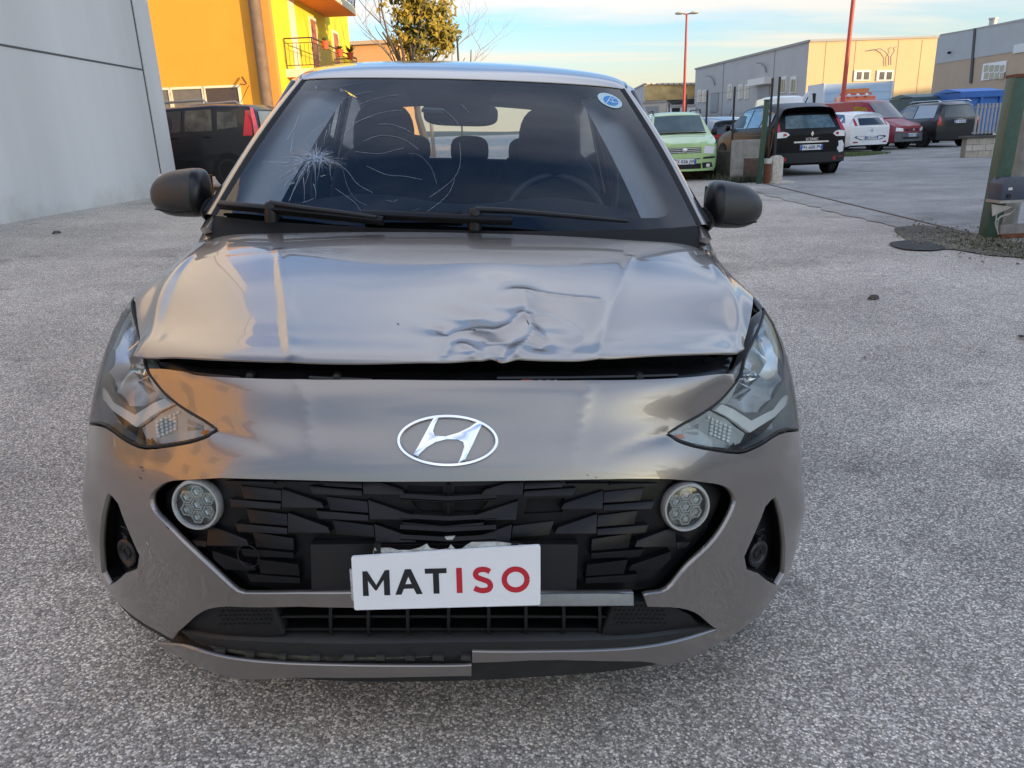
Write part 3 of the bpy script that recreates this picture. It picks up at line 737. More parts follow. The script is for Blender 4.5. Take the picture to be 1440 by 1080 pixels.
# --- fog pockets
FPX = [(148,684),(162,695),(173,706),(190,747),(204,781),(201,808),(179,816),(143,833),(131,812),(127,770),(129,722),(136,694)]
for sgn in (-1, 1):
    bk = rect_uv(-7.9,-5.9,5.5,9.0); patch('pocket_back', bk if sgn < 0 else flip(bk), body, VOID, CAR, step=(.3,.2), offset=-.05)
    ring = [np.array(p) for p in (fog if sgn < 0 else flip(fog))]; e0 = off_pt(ring, -.002); e1 = e0 + np.array([-sgn*.035, .16, 0]); n_r = len(ring)
    cc_w = e1.mean(0); mb = MB(); mb.add(list(e0)+list(e1)+[cc_w], [(i, (i+1) % n_r, (i+1) % n_r+n_r, i+n_r) for i in range(n_r)]+[(i+n_r, (i+1) % n_r+n_r, 2*n_r) for i in range(n_r)]); mb.build('pocket_wall', BLK, CAR)
    poly = P2(FPX); poly = poly if sgn < 0 else flip(poly)
    pk = patch('fog_pocket', poly, body, BLK, CAR, step=(.15,.1), offset=-.045)
    c = PX([(170,781)], -.014)[0]; c = c*np.array([1 if sgn < 0 else -1, 1, 1]); n = Vector((sgn*.55, -.8, .12)).normalized()
    mb = MB(); mb.lathe([(0,0),(.018,0),(.021,-.003),(.026,-.004),(.030,-.002),(.032,.004),(.032,.05)], (0,0,0), 'y', 28)
    fo = mb.build('fog_lamp_blank', BLKG, CAR, smooth=True); fo.location = c; fo.rotation_euler = (-.05, 0, sgn*.55)
    mb = MB(); mb.lathe([(.009,-.001),(.0105,-.003),(.012,-.001)], (0,0,0), 'y', 20); rr = mb.build('centre_ring', BLK, fo, smooth=True)
    mb = MB()
    for dz in (-.034, .030): mb.box(-.006,.006,-.002,.03,dz,dz+.010)
    for dy in (.030, .046): mb.box(-.03,.028,.01,.012,dy,dy+.003)
    mb.build('clips', BLK, fo); fo.children[-1]['kind'] = 'stuff'

# --- round daytime lamps
LENS = glass('lamp_lens', (.97,.985,.985), .02)
DRLM = mat('drl_prism', (.50,.52,.50), .18, .45, noise=.25, nscale=200)
for sgn in (-1, 1):
    c = body(np.array([UV(274,714)]))[0]*np.array([1 if sgn < 0 else -1, 1, 1])
    o = empty('daytime_lamp'); o.parent = CAR; o.scale = (.90,.90,.90); o.location = tuple(c+np.array([0,.014,0])); o.rotation_euler = (R(-8), 0, sgn*.20)
    mb = MB(); mb.lathe([(.0445,.006),(.0450,-.006),(.0470,-.010),(.0510,-.010),(.0535,-.005),(.0545,.002),(.0520,.012)], (0,0,0), 'y', 48); mb.build('ring', mat('ring_silver', (.44,.45,.44), .34, .6, noise=.08, nscale=60), o, smooth=True)
    mb = MB(); mb.lathe([(0,.012),(.046,.012)], (0,0,0), 'y', 32); mb.build('reflector', mat('drl_back', (.30,.31,.30), .3, .7, noise=.3, nscale=120), o)
    for k in range(7):
        a = k*math.pi/3 + math.pi/6*0; hx, hz = (0,0) if k == 6 else (.0272*math.cos(a+R(30)), .0272*math.sin(a+R(30)))
        mb = MB(); rs = [(.0148,.004),(.0148,-.001),(.0115,-.001),(.0105,.004),(.0070,.006),(.0050,.001),(0,.001)]
        vs, fs = [], []
        for r_, h in rs:
            for q in range(6):
                t = q*math.pi/3+R(0); x, z = hx+r_*math.cos(t), hz+r_*math.sin(t); L = math.hypot(x, z)
                if L > .0445: x, z = x*.0445/L, z*.0445/L
                vs.append((x, h, z))
        for i in range(len(rs)-1):
            for q in range(6): fs.append((i*6+q, i*6+(q+1) % 6, (i+1)*6+(q+1) % 6, (i+1)*6+q))
        mb.add(vs, fs); mb.build('hexagon_prism', DRLM, o)
    mb = MB(); mb.lathe([(0,-.0085),(.025,-.0070),(.044,-.0035),(.046,0)], (0,0,0), 'y', 32); mb.build('lens', LENS, o, smooth=True)

# --- headlamps
HB = mat('headlamp_black', (.022,.024,.026), .35); HG = mat('headlamp_grey', (.48,.51,.52), .32, noise=.12, nscale=40)
HR = mat('headlamp_reflector', (.80,.82,.84), .13, 1.0, noise=.04, nscale=60); LBAR = mat('light_guide', (.86,.89,.90), .25, coat=.5)
def off_fn(o):
    def f(uv): uv = np.atleast_2d(uv); return BODY(uv) + surf_normals(BODY, uv)*o
    return f
def mir(poly, sgn): return [np.array(p) for p in poly] if sgn < 0 else flip(poly)
def shrink(poly, k, c=None):
    P = np.array(poly); c = P.mean(0) if c is None else c; return [c+(p-c)*k for p in P]
for sgn in (-1, 1):
    H = empty('headlamp'); H.parent = CAR
    full = mir(LAMP_L, sgn)
    patch('housing', full, body, mat('housing_grey', (.62,.66,.67), .3, .25, noise=.1, nscale=30), H, step=(.25,.2), offset=-.058)
    lowp = mir(P2([(131,540),(148,566),(181,598),(232,569),(252,574),(285,592),(299,603),(256,619),(208,625),(179,615),(150,596),(134,572)]), sgn)
    patch('lower_bezel', lowp, body, HB, H, step=(.2,.15), offset=-.030, thick=.02)
    # wall from lens edge back to the housing
    mb = MB(); e0 = off_pt(full, -.004); e1 = off_pt(full, -.060); n = len(full)
    mb.add(list(e0)+list(e1), [(i, (i+1) % n, (i+1) % n+n, i+n) for i in range(n)]); mb.build('side_wall', HG, H, smooth=True)
    # bowl: upper lamp chamber, silver dish
    bowl = [(184,437),(191,470),(199,520),(219,558),(191,573),(170,571),(152,550),(141,520),(139,485),(150,455),(165,440)]
    bu = np.array(sm(P2(bowl)+[UV(*bowl[0])], 3)[:-1]); cen = bu.mean(0); rings = [(1.0,-.018),(.90,-.030),(.74,-.046),(.5,-.058),(.22,-.064)]
    vs, fs = [], []; nn = len(bu)
    for k, o_ in rings:
        q = cen+(bu-cen)*k; q = q*np.array([1 if sgn < 0 else -1, 1]); vs += list(off_pt(q, o_))
    for i in range(len(rings)-1):
        for q in range(nn): fs.append((i*nn+q, i*nn+(q+1) % nn, (i+1)*nn+(q+1) % nn, (i+1)*nn+q))
    fs.append(tuple(range((len(rings)-1)*nn, len(rings)*nn)))
    mb = MB(); mb.add(vs, fs); mb.build('reflector_bowl', mat('bowl_silver', (.86,.89,.90), .20, .55, noise=.15, nscale=18), H, smooth=True)
    # faceted fins inside the bowl
    for pts, o_ in (([(155,487),(186,470),(193,492),(160,505)],-.034), ([(158,508),(195,495),(201,520),(168,530)],-.038), ([(168,534),(203,523),(210,545),(182,556)],-.036), ([(160,462),(182,448),(186,466),(156,483)],-.032)):
        mb = MB(); q = [UV(*p)*np.array([1 if sgn < 0 else -1, 1]) for p in pts]; X = off_pt(q, o_); X = X + surf_normals(BODY, np.array(q))*np.array([0,.010,.010,-.004])[:, None]
        plate(mb, X, surf_normals(BODY, np.array(q[:1]))[0], .004); mb.build('facet', HR, H, bevel=.001)
    # bulb in its cup
    q = UV(176,512)*np.array([1 if sgn < 0 else -1, 1]); p = off_pt([q], -.030)[0]; n_ = surf_normals(BODY, np.array([q]))[0]
    bo = MB(); bo.lathe([(0,-.018),(.008,-.016),(.010,-.006),(.010,.006),(.016,.010),(.017,.02)], (0,0,0), 'y', 20); bo = bo.build('bulb_shield', HR, H, smooth=True)
    bo.location = p; bo.rotation_euler = Vector(n_).to_track_quat('-Y', 'Z').to_euler()
    # L shaped light guide: short inner arm, long outer arm
    for nm, pts, th in (('light_guide', [(131,545),(136,543),(150,566),(180,584),(222,560),(232,570),(182,600),(170,592),(147,576),(135,560)], .010),):
        poly = P2(pts); patch(nm, mir(poly, sgn), body, LBAR, H, step=(.12,.1), offset=-.014, thick=th)
    # dark bezel around the bowl
    bz = P2([(178,425),(189,440),(196,480),(206,522),(228,560),(219,561),(200,524),(190,470),(184,437),(165,440),(150,455),(139,485),(141,520),(152,550),(170,571),(191,573),(219,561),(224,561),(181,585),(150,568),(136,545),(131,510),(136,470),(150,440)])
    patch('bezel', mir(bz[:12], sgn), body, HG, H, step=(.15,.1), offset=-.012, thick=.01)
    bz2 = P2([(139,485),(141,520),(152,550),(170,571),(191,573),(219,560),(224,560),(181,583),(151,566),(137,543),(131,510),(134,480)])
    patch('bezel', mir(bz2, sgn), body, mat('bezel_grey', (.16,.18,.185), .3, noise=.1, nscale=30), H, step=(.15,.1), offset=-.013, thick=.012)
    # indicator pocket with small prisms
    pk = P2([(184,601),(233,571),(249,574),(285,594),(297,604),(256,617),(208,622),(190,614)])
    pk_ = patch('indicator_pocket', mir(pk, sgn), body, HG, H, step=(.15,.1), offset=-.024)
    mb = MB()
    for r_ in range(5):
        for c_ in range(6):
            px = 207+c_*5.6+r_*.4; py = 592-c_*2.5+r_*4.6
            if px > 236-r_*1.2: continue
            q = [UV(px+a, py+b)*np.array([1 if sgn < 0 else -1, 1]) for a, b in ((0,0),(3.4,-1.6),(4.4,1.4),(1,3))]
            plate(mb, off_pt(q, -.019), surf_normals(BODY, np.array(q[:1]))[0], .004)
    mb.build('prisms', LBAR, pk_); pk_.children[-1]['kind'] = 'stuff'
    mb = MB()
    for k in range(9):
        x0 = 250+k*2.6
        for y0, y1 in ((589+k*.9, 594+k*.55), (598+k*.1, 603-k*.3)):
            q = [UV(a, b)*np.array([1 if sgn < 0 else -1, 1]) for a, b in ((x0,y0),(x0+1.2,y0),(x0+1.2,y1),(x0,y1))]
            plate(mb, off_pt(q, -.0205), surf_normals(BODY, np.array(q[:1]))[0], .003)
    mb.build('ribs', SILV, pk_); pk_.children[-1]['kind'] = 'stuff'
    q = [UV(a, b)*np.array([1 if sgn < 0 else -1, 1]) for a, b in ((203,622),(207,614),(212,621))]
    mb = MB(); plate(mb, off_pt(q, -.012), surf_normals(BODY, np.array(q[:1]))[0], .004); mb.build('reflector_chip', HR, H)
    q = [UV(a, b)*np.array([1 if sgn < 0 else -1, 1]) for a, b in ((272,608),(276,602),(288,604),(282,609))]
    mb = MB(); plate(mb, off_pt(q, -.016), surf_normals(BODY, np.array(q[:1]))[0], .004); mb.build('amber_chip', mat('amber_plastic', (.55,.16,.03), .3), H)
    # black seal + clear outer lens
    ring = shrink(full, .955)
    mb = MB(); pts = off_pt(list(full)+[full[0], full[1]], -.0015); mb.tube([tuple(p) for p in pts], .0035, 6, caps=False); mb.build('seal', BLKR, H, smooth=True)
    patch('lens', full, body, LENS, H, step=(.15,.1), offset=.0015)

# --- stone chips and scuffs in the paint
SCF = mat('scuff_dark', (.035,.03,.028), .7); SCL = mat('scuff_pale', (.42,.40,.37), .6)
for (x, y, a, w_, l_, mm) in ((199,657,.3,1.0,2.6,SCF),(201,662,.1,.8,2.2,SCF),(198,672,.8,.9,2.6,SCF),(208,764,1.0,.9,2.6,SCL),(211,776,1.2,.6,2.2,SCL),(826,668,.2,.6,2.,SCF),(838,671,.6,.5,2.,SCF),(560,460,.5,.5,2.,SCF),(742,456,1.1,.5,4.,SCF),(664,470,.2,.5,5.,SCF),(988,772,1.9,.5,6.,SCL),(1000,760,2.1,.4,5.,SCL),(236,742,.7,.7,3.,SCF)):
    q = [(x+l_*math.cos(a)-w_*math.sin(a), y+l_*math.sin(a)+w_*math.cos(a)),(x-l_*math.cos(a)*.7-w_*math.sin(a), y-l_*math.sin(a)*.7+w_*.6),(x-l_*math.cos(a), y-l_*math.sin(a)-w_*.4),(x+l_*.8*math.cos(a)+w_*math.sin(a), y+l_*.8*math.sin(a)-w_)]
    hd = y < 511; P = PX(q, .0006); 
    if hd: uvq = np.array(P2(q)); P = hood_fn(uvq) + surf_normals(BODY, uvq)*.0008
    mb = MB(); mb.add(list(P), [(0,1,2,3)]); mb.build('paint_chip', mm, CAR)
# --- emblem
c3 = body(np.array([UV(630,620)]))[0]; nE = surf_normals(BODY, np.array([UV(630,620)]))[0]
EM = empty('emblem'); EM.parent = CAR
ex = Vector((1,0,0)); ez = Vector(nE).cross(ex)*-1; ez = ez if ez.z > 0 else -ez
def EP(a, b, h=0.): # a right, b up in units of half-width
    s_ = .0905; return tuple(Vector(c3) + ex*(a*s_) + ez*(b*s_) + Vector(nE)*(h + .004 - .10*(a*s_)**2*4))
mb = MB(); n = 64
cs = [(.0,-.001),(.0,.005),(.02,.0085),(.070,.0085),(.094,.0055),(.102,-.001)]
vs, fs = [], []; em_b = .515
for i in range(n):
    t = 2*math.pi*i/n
    for w_, h in cs:
        a_ = 1.0-.003-w_; b_ = em_b-w_*.9; vs.append(EP(a_*math.cos(t), b_*math.sin(t), h))
m_ = len(cs)
for i in range(n):
    for j in range(m_-1): fs.append((i*m_+j, i*m_+j+1, ((i+1) % n)*m_+j+1, ((i+1) % n)*m_+j))
mb.add(vs, fs); mb.build('oval_ring', CHROME, EM, smooth=True)
# slanted H, measured on the picture (zoom units), as one polygon
def Z2(x, y): return ((x-720)/432., -(y-333)/432.*1.14)
Hpoly = [(612,150),(648,150),(612,215),(596,262),(612,300),(700,304),(810,275),(900,235),(968,192),(1008,206),(975,270),(935,350),(868,470),(812,495),(838,440),(858,380),(850,345),(800,325),(710,325),(620,345),(545,385),(490,430),(474,450),(436,436),(470,385),(520,300),(575,205)]
hp = [Z2(*p) for p in Hpoly]
mb = MB(); top = [EP(a, b, .0085) for a, b in hp]; base = [EP(a, b, -.001) for a, b in hp]; n = len(hp)
from mathutils.geometry import tessellate_polygon
tri = tessellate_polygon([[Vector((a, b, 0)) for a, b in hp]])
mb.add(top+base, [tuple(t) for t in tri] + [(i, (i+1) % n, (i+1) % n+n, i+n) for i in range(n)]); mb.build('slanted_letter', CHROME, EM, bevel=.0016)

# --- white cover board over the number plate
cor = [car_at_y(494,783,-.032), car_at_y(760,767,-.032), car_at_y(760,851,-.020), car_at_y(498,858,-.020)]
def BP(px, py, h=0.):   # point on the board from photo px
    d = ray_car(px, py)[1]; n_ = np.cross(cor[1]-cor[0], cor[3]-cor[0]); n_ /= np.linalg.norm(n_); n_ = n_ if n_[1] < 0 else -n_
    t = ((cor[0]-CAMC)@n_)/(d@n_); return CAMC + d*t + n_*h
PB = empty('plate_cover'); PB.parent = CAR
mb = MB(); cc_ = []
for (cx, cy), (a0) in (((494,783),180),((760,767),270),((760,851),0),((498,858),90)):
    sx = 3 if cx < 600 else -3; sy = 3 if cy < 800 else -3
    for k in range(4):
        a = R(a0+k*30); cc_.append(BP(cx+sx+3*math.cos(a), cy+sy+3*math.sin(a)))
nb = BP(600,800,1)-BP(600,800,0); plate(mb, cc_, nb, .004); mb.build('board', mat('white_board', (.80,.81,.83), .30, coat=.3, noise=.03, nscale=6), PB)
INK = mat('black_ink', (.012,.013,.016), .5); RED = mat('red_ink', (.50,.018,.035), .5)
def zb(x, y): return (480+x/4.5, 740+y/4.5)
def glyph(name, polys, m):
    g = MB()
    for poly in polys:
        P = [BP(*zb(*p), .0006) for p in poly]; tr = tessellate_polygon([[Vector(p) for p in P]]); g.add(P, [tuple(t) for t in tr])
    g.build(name, m, PB)
glyph('letter_m', [[(133,285),(163,283),(222,372),(275,277),(304,275),(310,436),(272,436),(268,338),(224,405),(214,405),(168,345),(175,440),(138,441)]], INK)
glyph('letter_a', [[(402,271),(440,270),(515,427),(476,429),(458,393),(396,395),(381,432),(342,433)],], INK)
g = MB(); P = [BP(*zb(*p), .0012) for p in ((424,317),(444,362),(406,364))]; g.add(P, [(0,1,2)]); g.build('letter_opening', MATS['white_board'], PB)
glyph('letter_t', [[(527,268),(665,264),(667,295),(617,297),(622,425),(584,426),(579,298),(529,300)]], INK)
glyph('letter_i', [[(726,263),(762,262),(768,421),(731,422)]], RED)
def stroke2(pts, w_):
    pts = [np.array(p, float) for p in pts]; Lp, Rp = [], []
    for i, p in enumerate(pts):
        t = pts[min(i+1, len(pts)-1)]-pts[max(i-1, 0)]; t /= np.linalg.norm(t); n = np.array([-t[1], t[0]]); Lp.append(p+n*w_); Rp.append(p-n*w_)
    return [[tuple(Lp[i]), tuple(Lp[i+1]), tuple(Rp[i+1]), tuple(Rp[i])] for i in range(len(pts)-1)]
S_ = catmull([(940,286),(918,275),(890,272),(862,280),(849,302),(860,322),(895,336),(930,350),(944,376),(932,398),(900,406),(868,402),(842,390)], 5)
glyph('letter_s', stroke2(S_, 17), RED)
O_ = [(1103+72*math.cos(t), 336+66*math.sin(t)) for t in np.linspace(0, 2*math.pi, 41)]
glyph('letter_o', stroke2(O_, 17), RED)
# crumpled clear holder above the board, and its black straps
HOLD = mat('holder_plastic', (.42,.43,.42), .25, coat=.5, noise=.35, nscale=90, bump=.8, bscale=90)
mb = MB(); ptsT = [(524,779),(526,772),(536,775),(548,772),(560,776),(575,778),(590,771),(600,768),(604,774),(618,774),(630,776),(634,768),(641,774),(648,777),(657,767),(663,765),(700,766),(752,768),(758,772)]
ptsB = [(p[0]+(1 if i % 2 else -1)*.0, 786-(p[0]-524)*.065) for i, p in enumerate(ptsT)]
A = [BP(p[0], p[1], -.006+.004*math.sin(i*2.3)) for i, p in enumerate(ptsT)]; B = [BP(p[0], p[1], -.006) for p in ptsB]; n = len(A)
mb.add(A+B, [(i, i+1, i+1+n, i+n) for i in range(n-1)]); mb.build('plastic_holder', HOLD, PB)
for x in (530, 724):
    mb = MB(); plate(mb, [BP(x-5,766,-.004),BP(x+5,766,-.004),BP(x+5,785,-.004),BP(x-5,785,-.004)], nb, .006); mb.build('strap', BLK, PB)
mb = MB(); plate(mb, [BP(491,803,-.004),BP(496,803,-.004),BP(500,848,-.004),BP(494,846,-.004)], nb, .003); mb.build('plastic_holder', HOLD, PB)
mb = MB(); plate(mb, [BP(625,758,-.006),BP(640,757,-.006),BP(636,762,-.006),BP(628,762,-.006)], nb, .002); mb.build('torn_chip', HOLD, PB)
# ------------------------------------------------------------------ windshield, roof, sides, interior
WS = Surf([
 [(0,.945,.940),(.2,.952,.941),(.4,.975,.945),(.565,1.01,.948),(.705,1.075,.953)],
 [(0,1.155,1.098),(.19,1.162,1.098),(.375,1.182,1.098),(.53,1.214,1.098),(.655,1.268,1.098)],
 [(0,1.370,1.242),(.175,1.376,1.241),(.345,1.392,1.24),(.48,1.416,1.238),(.60,1.456,1.234)],
 [(0,1.585,1.372),(.16,1.588,1.371),(.315,1.600,1.369),(.44,1.618,1.366),(.545,1.648,1.360)]])
def make_uv(fn, us, vs_, flipn=1):
    a, b = np.meshgrid(np.linspace(*us, 121), np.linspace(*vs_, 121)); g = np.stack([a.ravel(), b.ravel()], 1); P = proj_car(fn(g))
    def f(px, py):
        k = int(np.argmin(np.hypot(P[:,0]-px, P[:,1]-py))); uv = g[k].copy()
        for _ in range(6):
            p0 = proj_car(fn(uv))[0]; r = np.array([px, py])-p0; e = .01
            J = np.stack([(proj_car(fn(uv+np.array([e,0])))[0]-p0)/e, (proj_car(fn(uv+np.array([0,e])))[0]-p0)/e], 1)
            uv = uv + np.linalg.solve(J, r)
        return np.clip(uv, [us[0], vs_[0]], [us[1], vs_[1]])
    return f
WUV = make_uv(WS, (-4,4), (0,3))
WGL = glass('windshield_glass', (.80,.86,.90), .03)
WSO = patch('windshield', rect_uv(-4,4,0,3), WS, WGL, CAR, step=(.25,.12), flip=-1)
FRIT = mat('frit_black', (.002,.002,.003), .8, spec=.1)
clear = sm([WUV(*p) for p in ((326,287),(329,272),(352,220),(384,165),(405,130),(418,121),(430,119.5),(500,117.5),(562,117.5))], 3)+sm([WUV(*p) for p in ((569,121),(575,134),(578,145),(600,148),(640,149),(684,148),(690,140),(694,124),(700,121))], 3)+sm([WUV(*p) for p in ((700,121),(780,124),(836,130),(856,134),(868,144),(884,170),(912,222),(938,275),(942,290),(938,301),(925,305))], 3)[1:]+sm([WUV(*p) for p in ((925,305),(780,304),(640,303),(480,301),(345,296),(332,293))], 3)[1:]
patch('frit_band', rect_uv(-4,4,0,3), WS, FRIT, WSO, step=(.25,.12), holes=[clear], offset=-.004, flip=-1)
# impact star and long fractures: thin ribbons in the glass
CRK = glass('crack_white', (.75,.78,.8), .25, .25, body=(.6,.65,.7), bodyfac=.38)
def wpt(px, py): return WS(WUV(px, py))[0]
def zc_(x, y): return (400+x/4.5, 90+y/4.5)
arcs = [ [(80,330),(150,280),(230,200),(330,150),(400,135),(510,120)], [(350,230),(450,200),(560,175)], [(200,345),(280,290),(300,285)], [(355,310),(480,255),(600,215),(720,195)],
 [(345,490),(430,400),(520,340),(650,300),(740,295)], [(130,480),(180,430),(260,375)], [(350,430),(440,370),(560,330)], [(500,495),(580,460),(660,452),(760,480),(850,545)], [(600,385),(680,385),(760,410),(800,440)],
 [(300,610),(360,650),(400,770),(450,860),(520,900)], [(320,620),(400,680),(460,760),(560,820)], [(450,560),(600,570),(700,545),(760,530)], [(780,570),(860,585),(930,660),(960,760)],
 [(915,850),(1000,790),(1080,715),(1110,620),(1105,500)], [(875,950),(960,900),(1040,820),(1080,730)], [(780,945),(830,930),(860,915)], [(520,650),(650,705),(760,715),(870,738)], [(1000,285),(1060,340),(1115,405)], [(975,368),(1025,400)], [(1120,262),(1170,310)],
 [(320,790),(440,870),(480,930)], [(640,860),(690,875),(715,858)] ]
mb = MB(); rs0 = random.Random(8)
def crack(pts, w_, taper=False):
    P = [wpt(*zc_(*p)) + np.array([0,-.0012,.0012]) for p in catmull(pts, 4)]
    polyribbon(mb, [tuple(p) for p in P], (0,-.55,.83), w_, .0004, taper=taper)
for i, a in enumerate(arcs): crack([(x+rs0.uniform(-4,4), y+rs0.uniform(-4,4)) for x, y in a], .00042 if i % 3 else .00025)
mb.build('fracture_lines', CRK, WSO); WSO.children[-1]['kind'] = 'stuff'
rs = random.Random(3); mb = MB(); cx, cy = 205, 590
for k in range(230):
    a = rs.uniform(0, 2*math.pi); r0 = rs.uniform(0, 45); L = rs.uniform(20, 90)*(1.5 if math.sin(a) > 0 or math.cos(a) < 0 else .7)
    p = (cx+r0*1.6*math.cos(a), cy+r0*math.sin(a)); b = a+rs.uniform(-.5, .5)
    q = (p[0]+L*1.2*math.cos(b), p[1]+L*.8*math.sin(b)); m_ = ((p[0]+q[0])/2+rs.uniform(-8,8), (p[1]+q[1])/2+rs.uniform(-8,8)); crack([p, m_, q], rs.uniform(.00015,.00055), True)
for k in range(34):   # spray down-left
    a = rs.uniform(1.7, 3.3); L = rs.uniform(120, 330); p = (cx-40, cy+20); q = (p[0]+L*math.cos(a), p[1]+L*.8*math.sin(a)); m_ = ((p[0]+q[0])/2+rs.uniform(-15,15), (p[1]+q[1])/2+rs.uniform(-15,15))
    s0 = rs.uniform(.1,.5); p = (p[0]+(q[0]-p[0])*s0, p[1]+(q[1]-p[1])*s0); crack([p, m_, q], rs.uniform(.0004,.0014), True)
for x0, y0, x1, y1 in ((235,560,205,750),(195,640,200,780),(30,870,110,720),(115,880,200,850),(290,640,300,740),(120,720,125,880),(0,650,60,620),(185,760,200,850),(0,780,60,690),(270,420,250,520),(290,380,260,480),(60,420,100,300),(20,480,70,400),(40,560,60,430)):
    crack([(x0,y0),((x0+x1)/2+rs.uniform(-9,9),(y0+y1)/2),(x1,y1)], .0010, True)
for k in range(60):
    a = rs.uniform(0, 6.28); r0 = rs.gauss(0, 34); p = np.array((cx+r0*1.5*math.cos(a), cy+r0*math.sin(a))); L = rs.uniform(3, 11); b = rs.uniform(0, 6.28)
    P = [wpt(*zc_(*(p+L*np.array((math.cos(b+t), math.sin(b+t)))*rs.uniform(.4,1)))) + np.array([0,-.0016,.0016]) for t in (0, 2.1, 4.2)]; mb.add([tuple(q) for q in P], [(0,1,2)])
mb.build('impact_star', CRK, WSO); WSO.children[-1]['kind'] = 'stuff'
# camera triangle cover and sticker
mb = MB(); P = [wpt(*zc_(*p))+np.array([0,.006,-.006]) for p in ((865,272),(925,215),(955,212),(1005,278))]; plate(mb, P, (0,-.55,.83), .012); mb.build('camera_cover', mat('cover_grey', (.22,.24,.26), .5), CAR)
def disc_px(cx, cy, rx, ry, ang, lift, k=28, sc=1.0):
    P = []
    for t in np.linspace(0, 2*math.pi, k+1)[:-1]:
        a, b = rx*sc*math.cos(t), ry*sc*math.sin(t); P.append(wpt(cx+a*math.cos(ang)-b*math.sin(ang), cy+a*math.sin(ang)+b*math.cos(ang))+np.array([0,-.55,.83])*lift)
    return P
st = MB(); st.add(disc_px(857.5,142,18.5,8.5,R(24),.002), [tuple(range(28))]); st = st.build('round_sticker', mat('sticker_pale', (.45,.58,.62), .5), CAR)
mb = MB(); mb.add(disc_px(859,142.5,11,6,R(20),.0028), [tuple(range(28))]); mb.build('blue_print', mat('sticker_blue', (.02,.22,.55), .5), st)
mb = MB()
for pts in ([(852,147),(859,137),(862,146)], [(860,141),(866,139)], [(855,143),(869,146)]):
    P = [wpt(*p)+np.array([0,-.55,.83])*.0035 for p in pts]; polyribbon(mb, [tuple(p) for p in P], (0,-.55,.83), .0016, .0003)
mb.build('white_print', STK, st)

# --- roof
RF = Surf([
 [(0,1.592,1.378),(.16,1.595,1.377),(.31,1.607,1.375),(.44,1.625,1.372),(.545,1.655,1.366),(.60,1.69,1.352)],
 [(0,1.78,1.432),(.17,1.78,1.431),(.33,1.785,1.427),(.455,1.795,1.42),(.555,1.81,1.408),(.612,1.83,1.385)],
 [(0,2.15,1.478),(.17,2.15,1.476),(.34,2.15,1.468),(.465,2.15,1.457),(.565,2.15,1.44),(.625,2.15,1.41)],
 [(0,2.6,1.482),(.17,2.6,1.48),(.34,2.6,1.472),(.465,2.6,1.46),(.565,2.6,1.442),(.625,2.6,1.412)],
 [(0,3.05,1.455),(.17,3.05,1.453),(.33,3.05,1.446),(.455,3.05,1.435),(.55,3.05,1.418),(.61,3.05,1.39)],
 [(0,3.45,1.405),(.16,3.45,1.403),(.31,3.44,1.397),(.43,3.43,1.387),(.52,3.41,1.37),(.58,3.38,1.345)]])
patch('roof', rect_uv(-4.35,4.35,0,5), RF, PAINT, CAR, step=(.3,.2), thick=.004, flip=-1)
patch('headliner', rect_uv(-4.9,4.9,0.1,5), RF, mat('headliner_cloth', (.20,.20,.21), .9), CAR, step=(.6,.4), offset=-.030, flip=-1)
for sgn in (-1, 1):  # ditch seal and side rail
    a, b = (4.35, 4.62)
    rr = [np.array(p) for p in ((a,0),(b,0),(b,5),(a,5))]; rr = rr if sgn > 0 else [p*np.array([-1,1]) for p in rr][::-1]
    patch('roof_ditch_seal', rr, RF, BLKR, CAR, step=(.15,.3), offset=-.006, flip=-1)
    rr = [np.array(p) for p in ((4.62,0),(5,0),(5,5),(4.62,5))]; rr = rr if sgn > 0 else [p*np.array([-1,1]) for p in rr][::-1]
    patch('roof_rail', rr, RF, PAINT, CAR, step=(.15,.3), thick=.01, flip=-1)
mb = MB(); mb.tube([(0,3.1,1.45),(0,3.2,1.56),(0,3.27,1.63)], [.004,.003,.002], 6); mb.build('antenna', BLK, CAR, smooth=True)
# --- A pillars: loft between glass edge and door line
for sgn in (-1, 1):
    vs, fs = [], []; T = np.linspace(0, 3, 13); m_ = 7
    for t in T:
        p = WS(np.array([[4*1.0, t]]))[0]; k = t/3
        sec = [(0,0,-.004),(.010,.004,.004),(.016,.008,.006),(.030,.020,.006),(.044,.036,.0),(.052,.055,-.012),(.054,.080,-.03)]
        for dx_, dy_, dz_ in sec:
            wx = 1.0 if k > .02 else 1.0
            vs.append((sgn*(p[0]+dx_*wx), p[1]+dy_, p[2]+dz_+.004*math.sin(k*3.1)))
    for i in range(len(T)-1):
        for j in range(m_-1):
            f = (i*m_+j, i*m_+j+1, (i+1)*m_+j+1, (i+1)*m_+j); fs.append(f)
    me = MB(); me.add(vs, fs, 0); me.m = [1 if (i % (m_-1)) < 2 else 0 for i in range(len(fs))]
    me.build('windshield_pillar', [PAINT, BLKR], CAR, smooth=True)
    # inner trim, pale
    vs, fs = [], []
    for t in T:
        p = WS(np.array([[4, t]]))[0]
        for dx_, dy_ in ((-.135,.045),(-.05,.03),(.02,.05),(.03,.09)): vs.append((sgn*(p[0]+dx_), p[1]+dy_, p[2]-.03))
    for i in range(len(T)-1):
        for j in range(3): fs.append((i*4+j, i*4+j+1, (i+1)*4+j+1, (i+1)*4+j))
    me = MB(); me.add(vs, fs); me.build('pillar_trim', mat('pillar_trim_grey', (.50,.48,.47), .8), CAR, smooth=True)
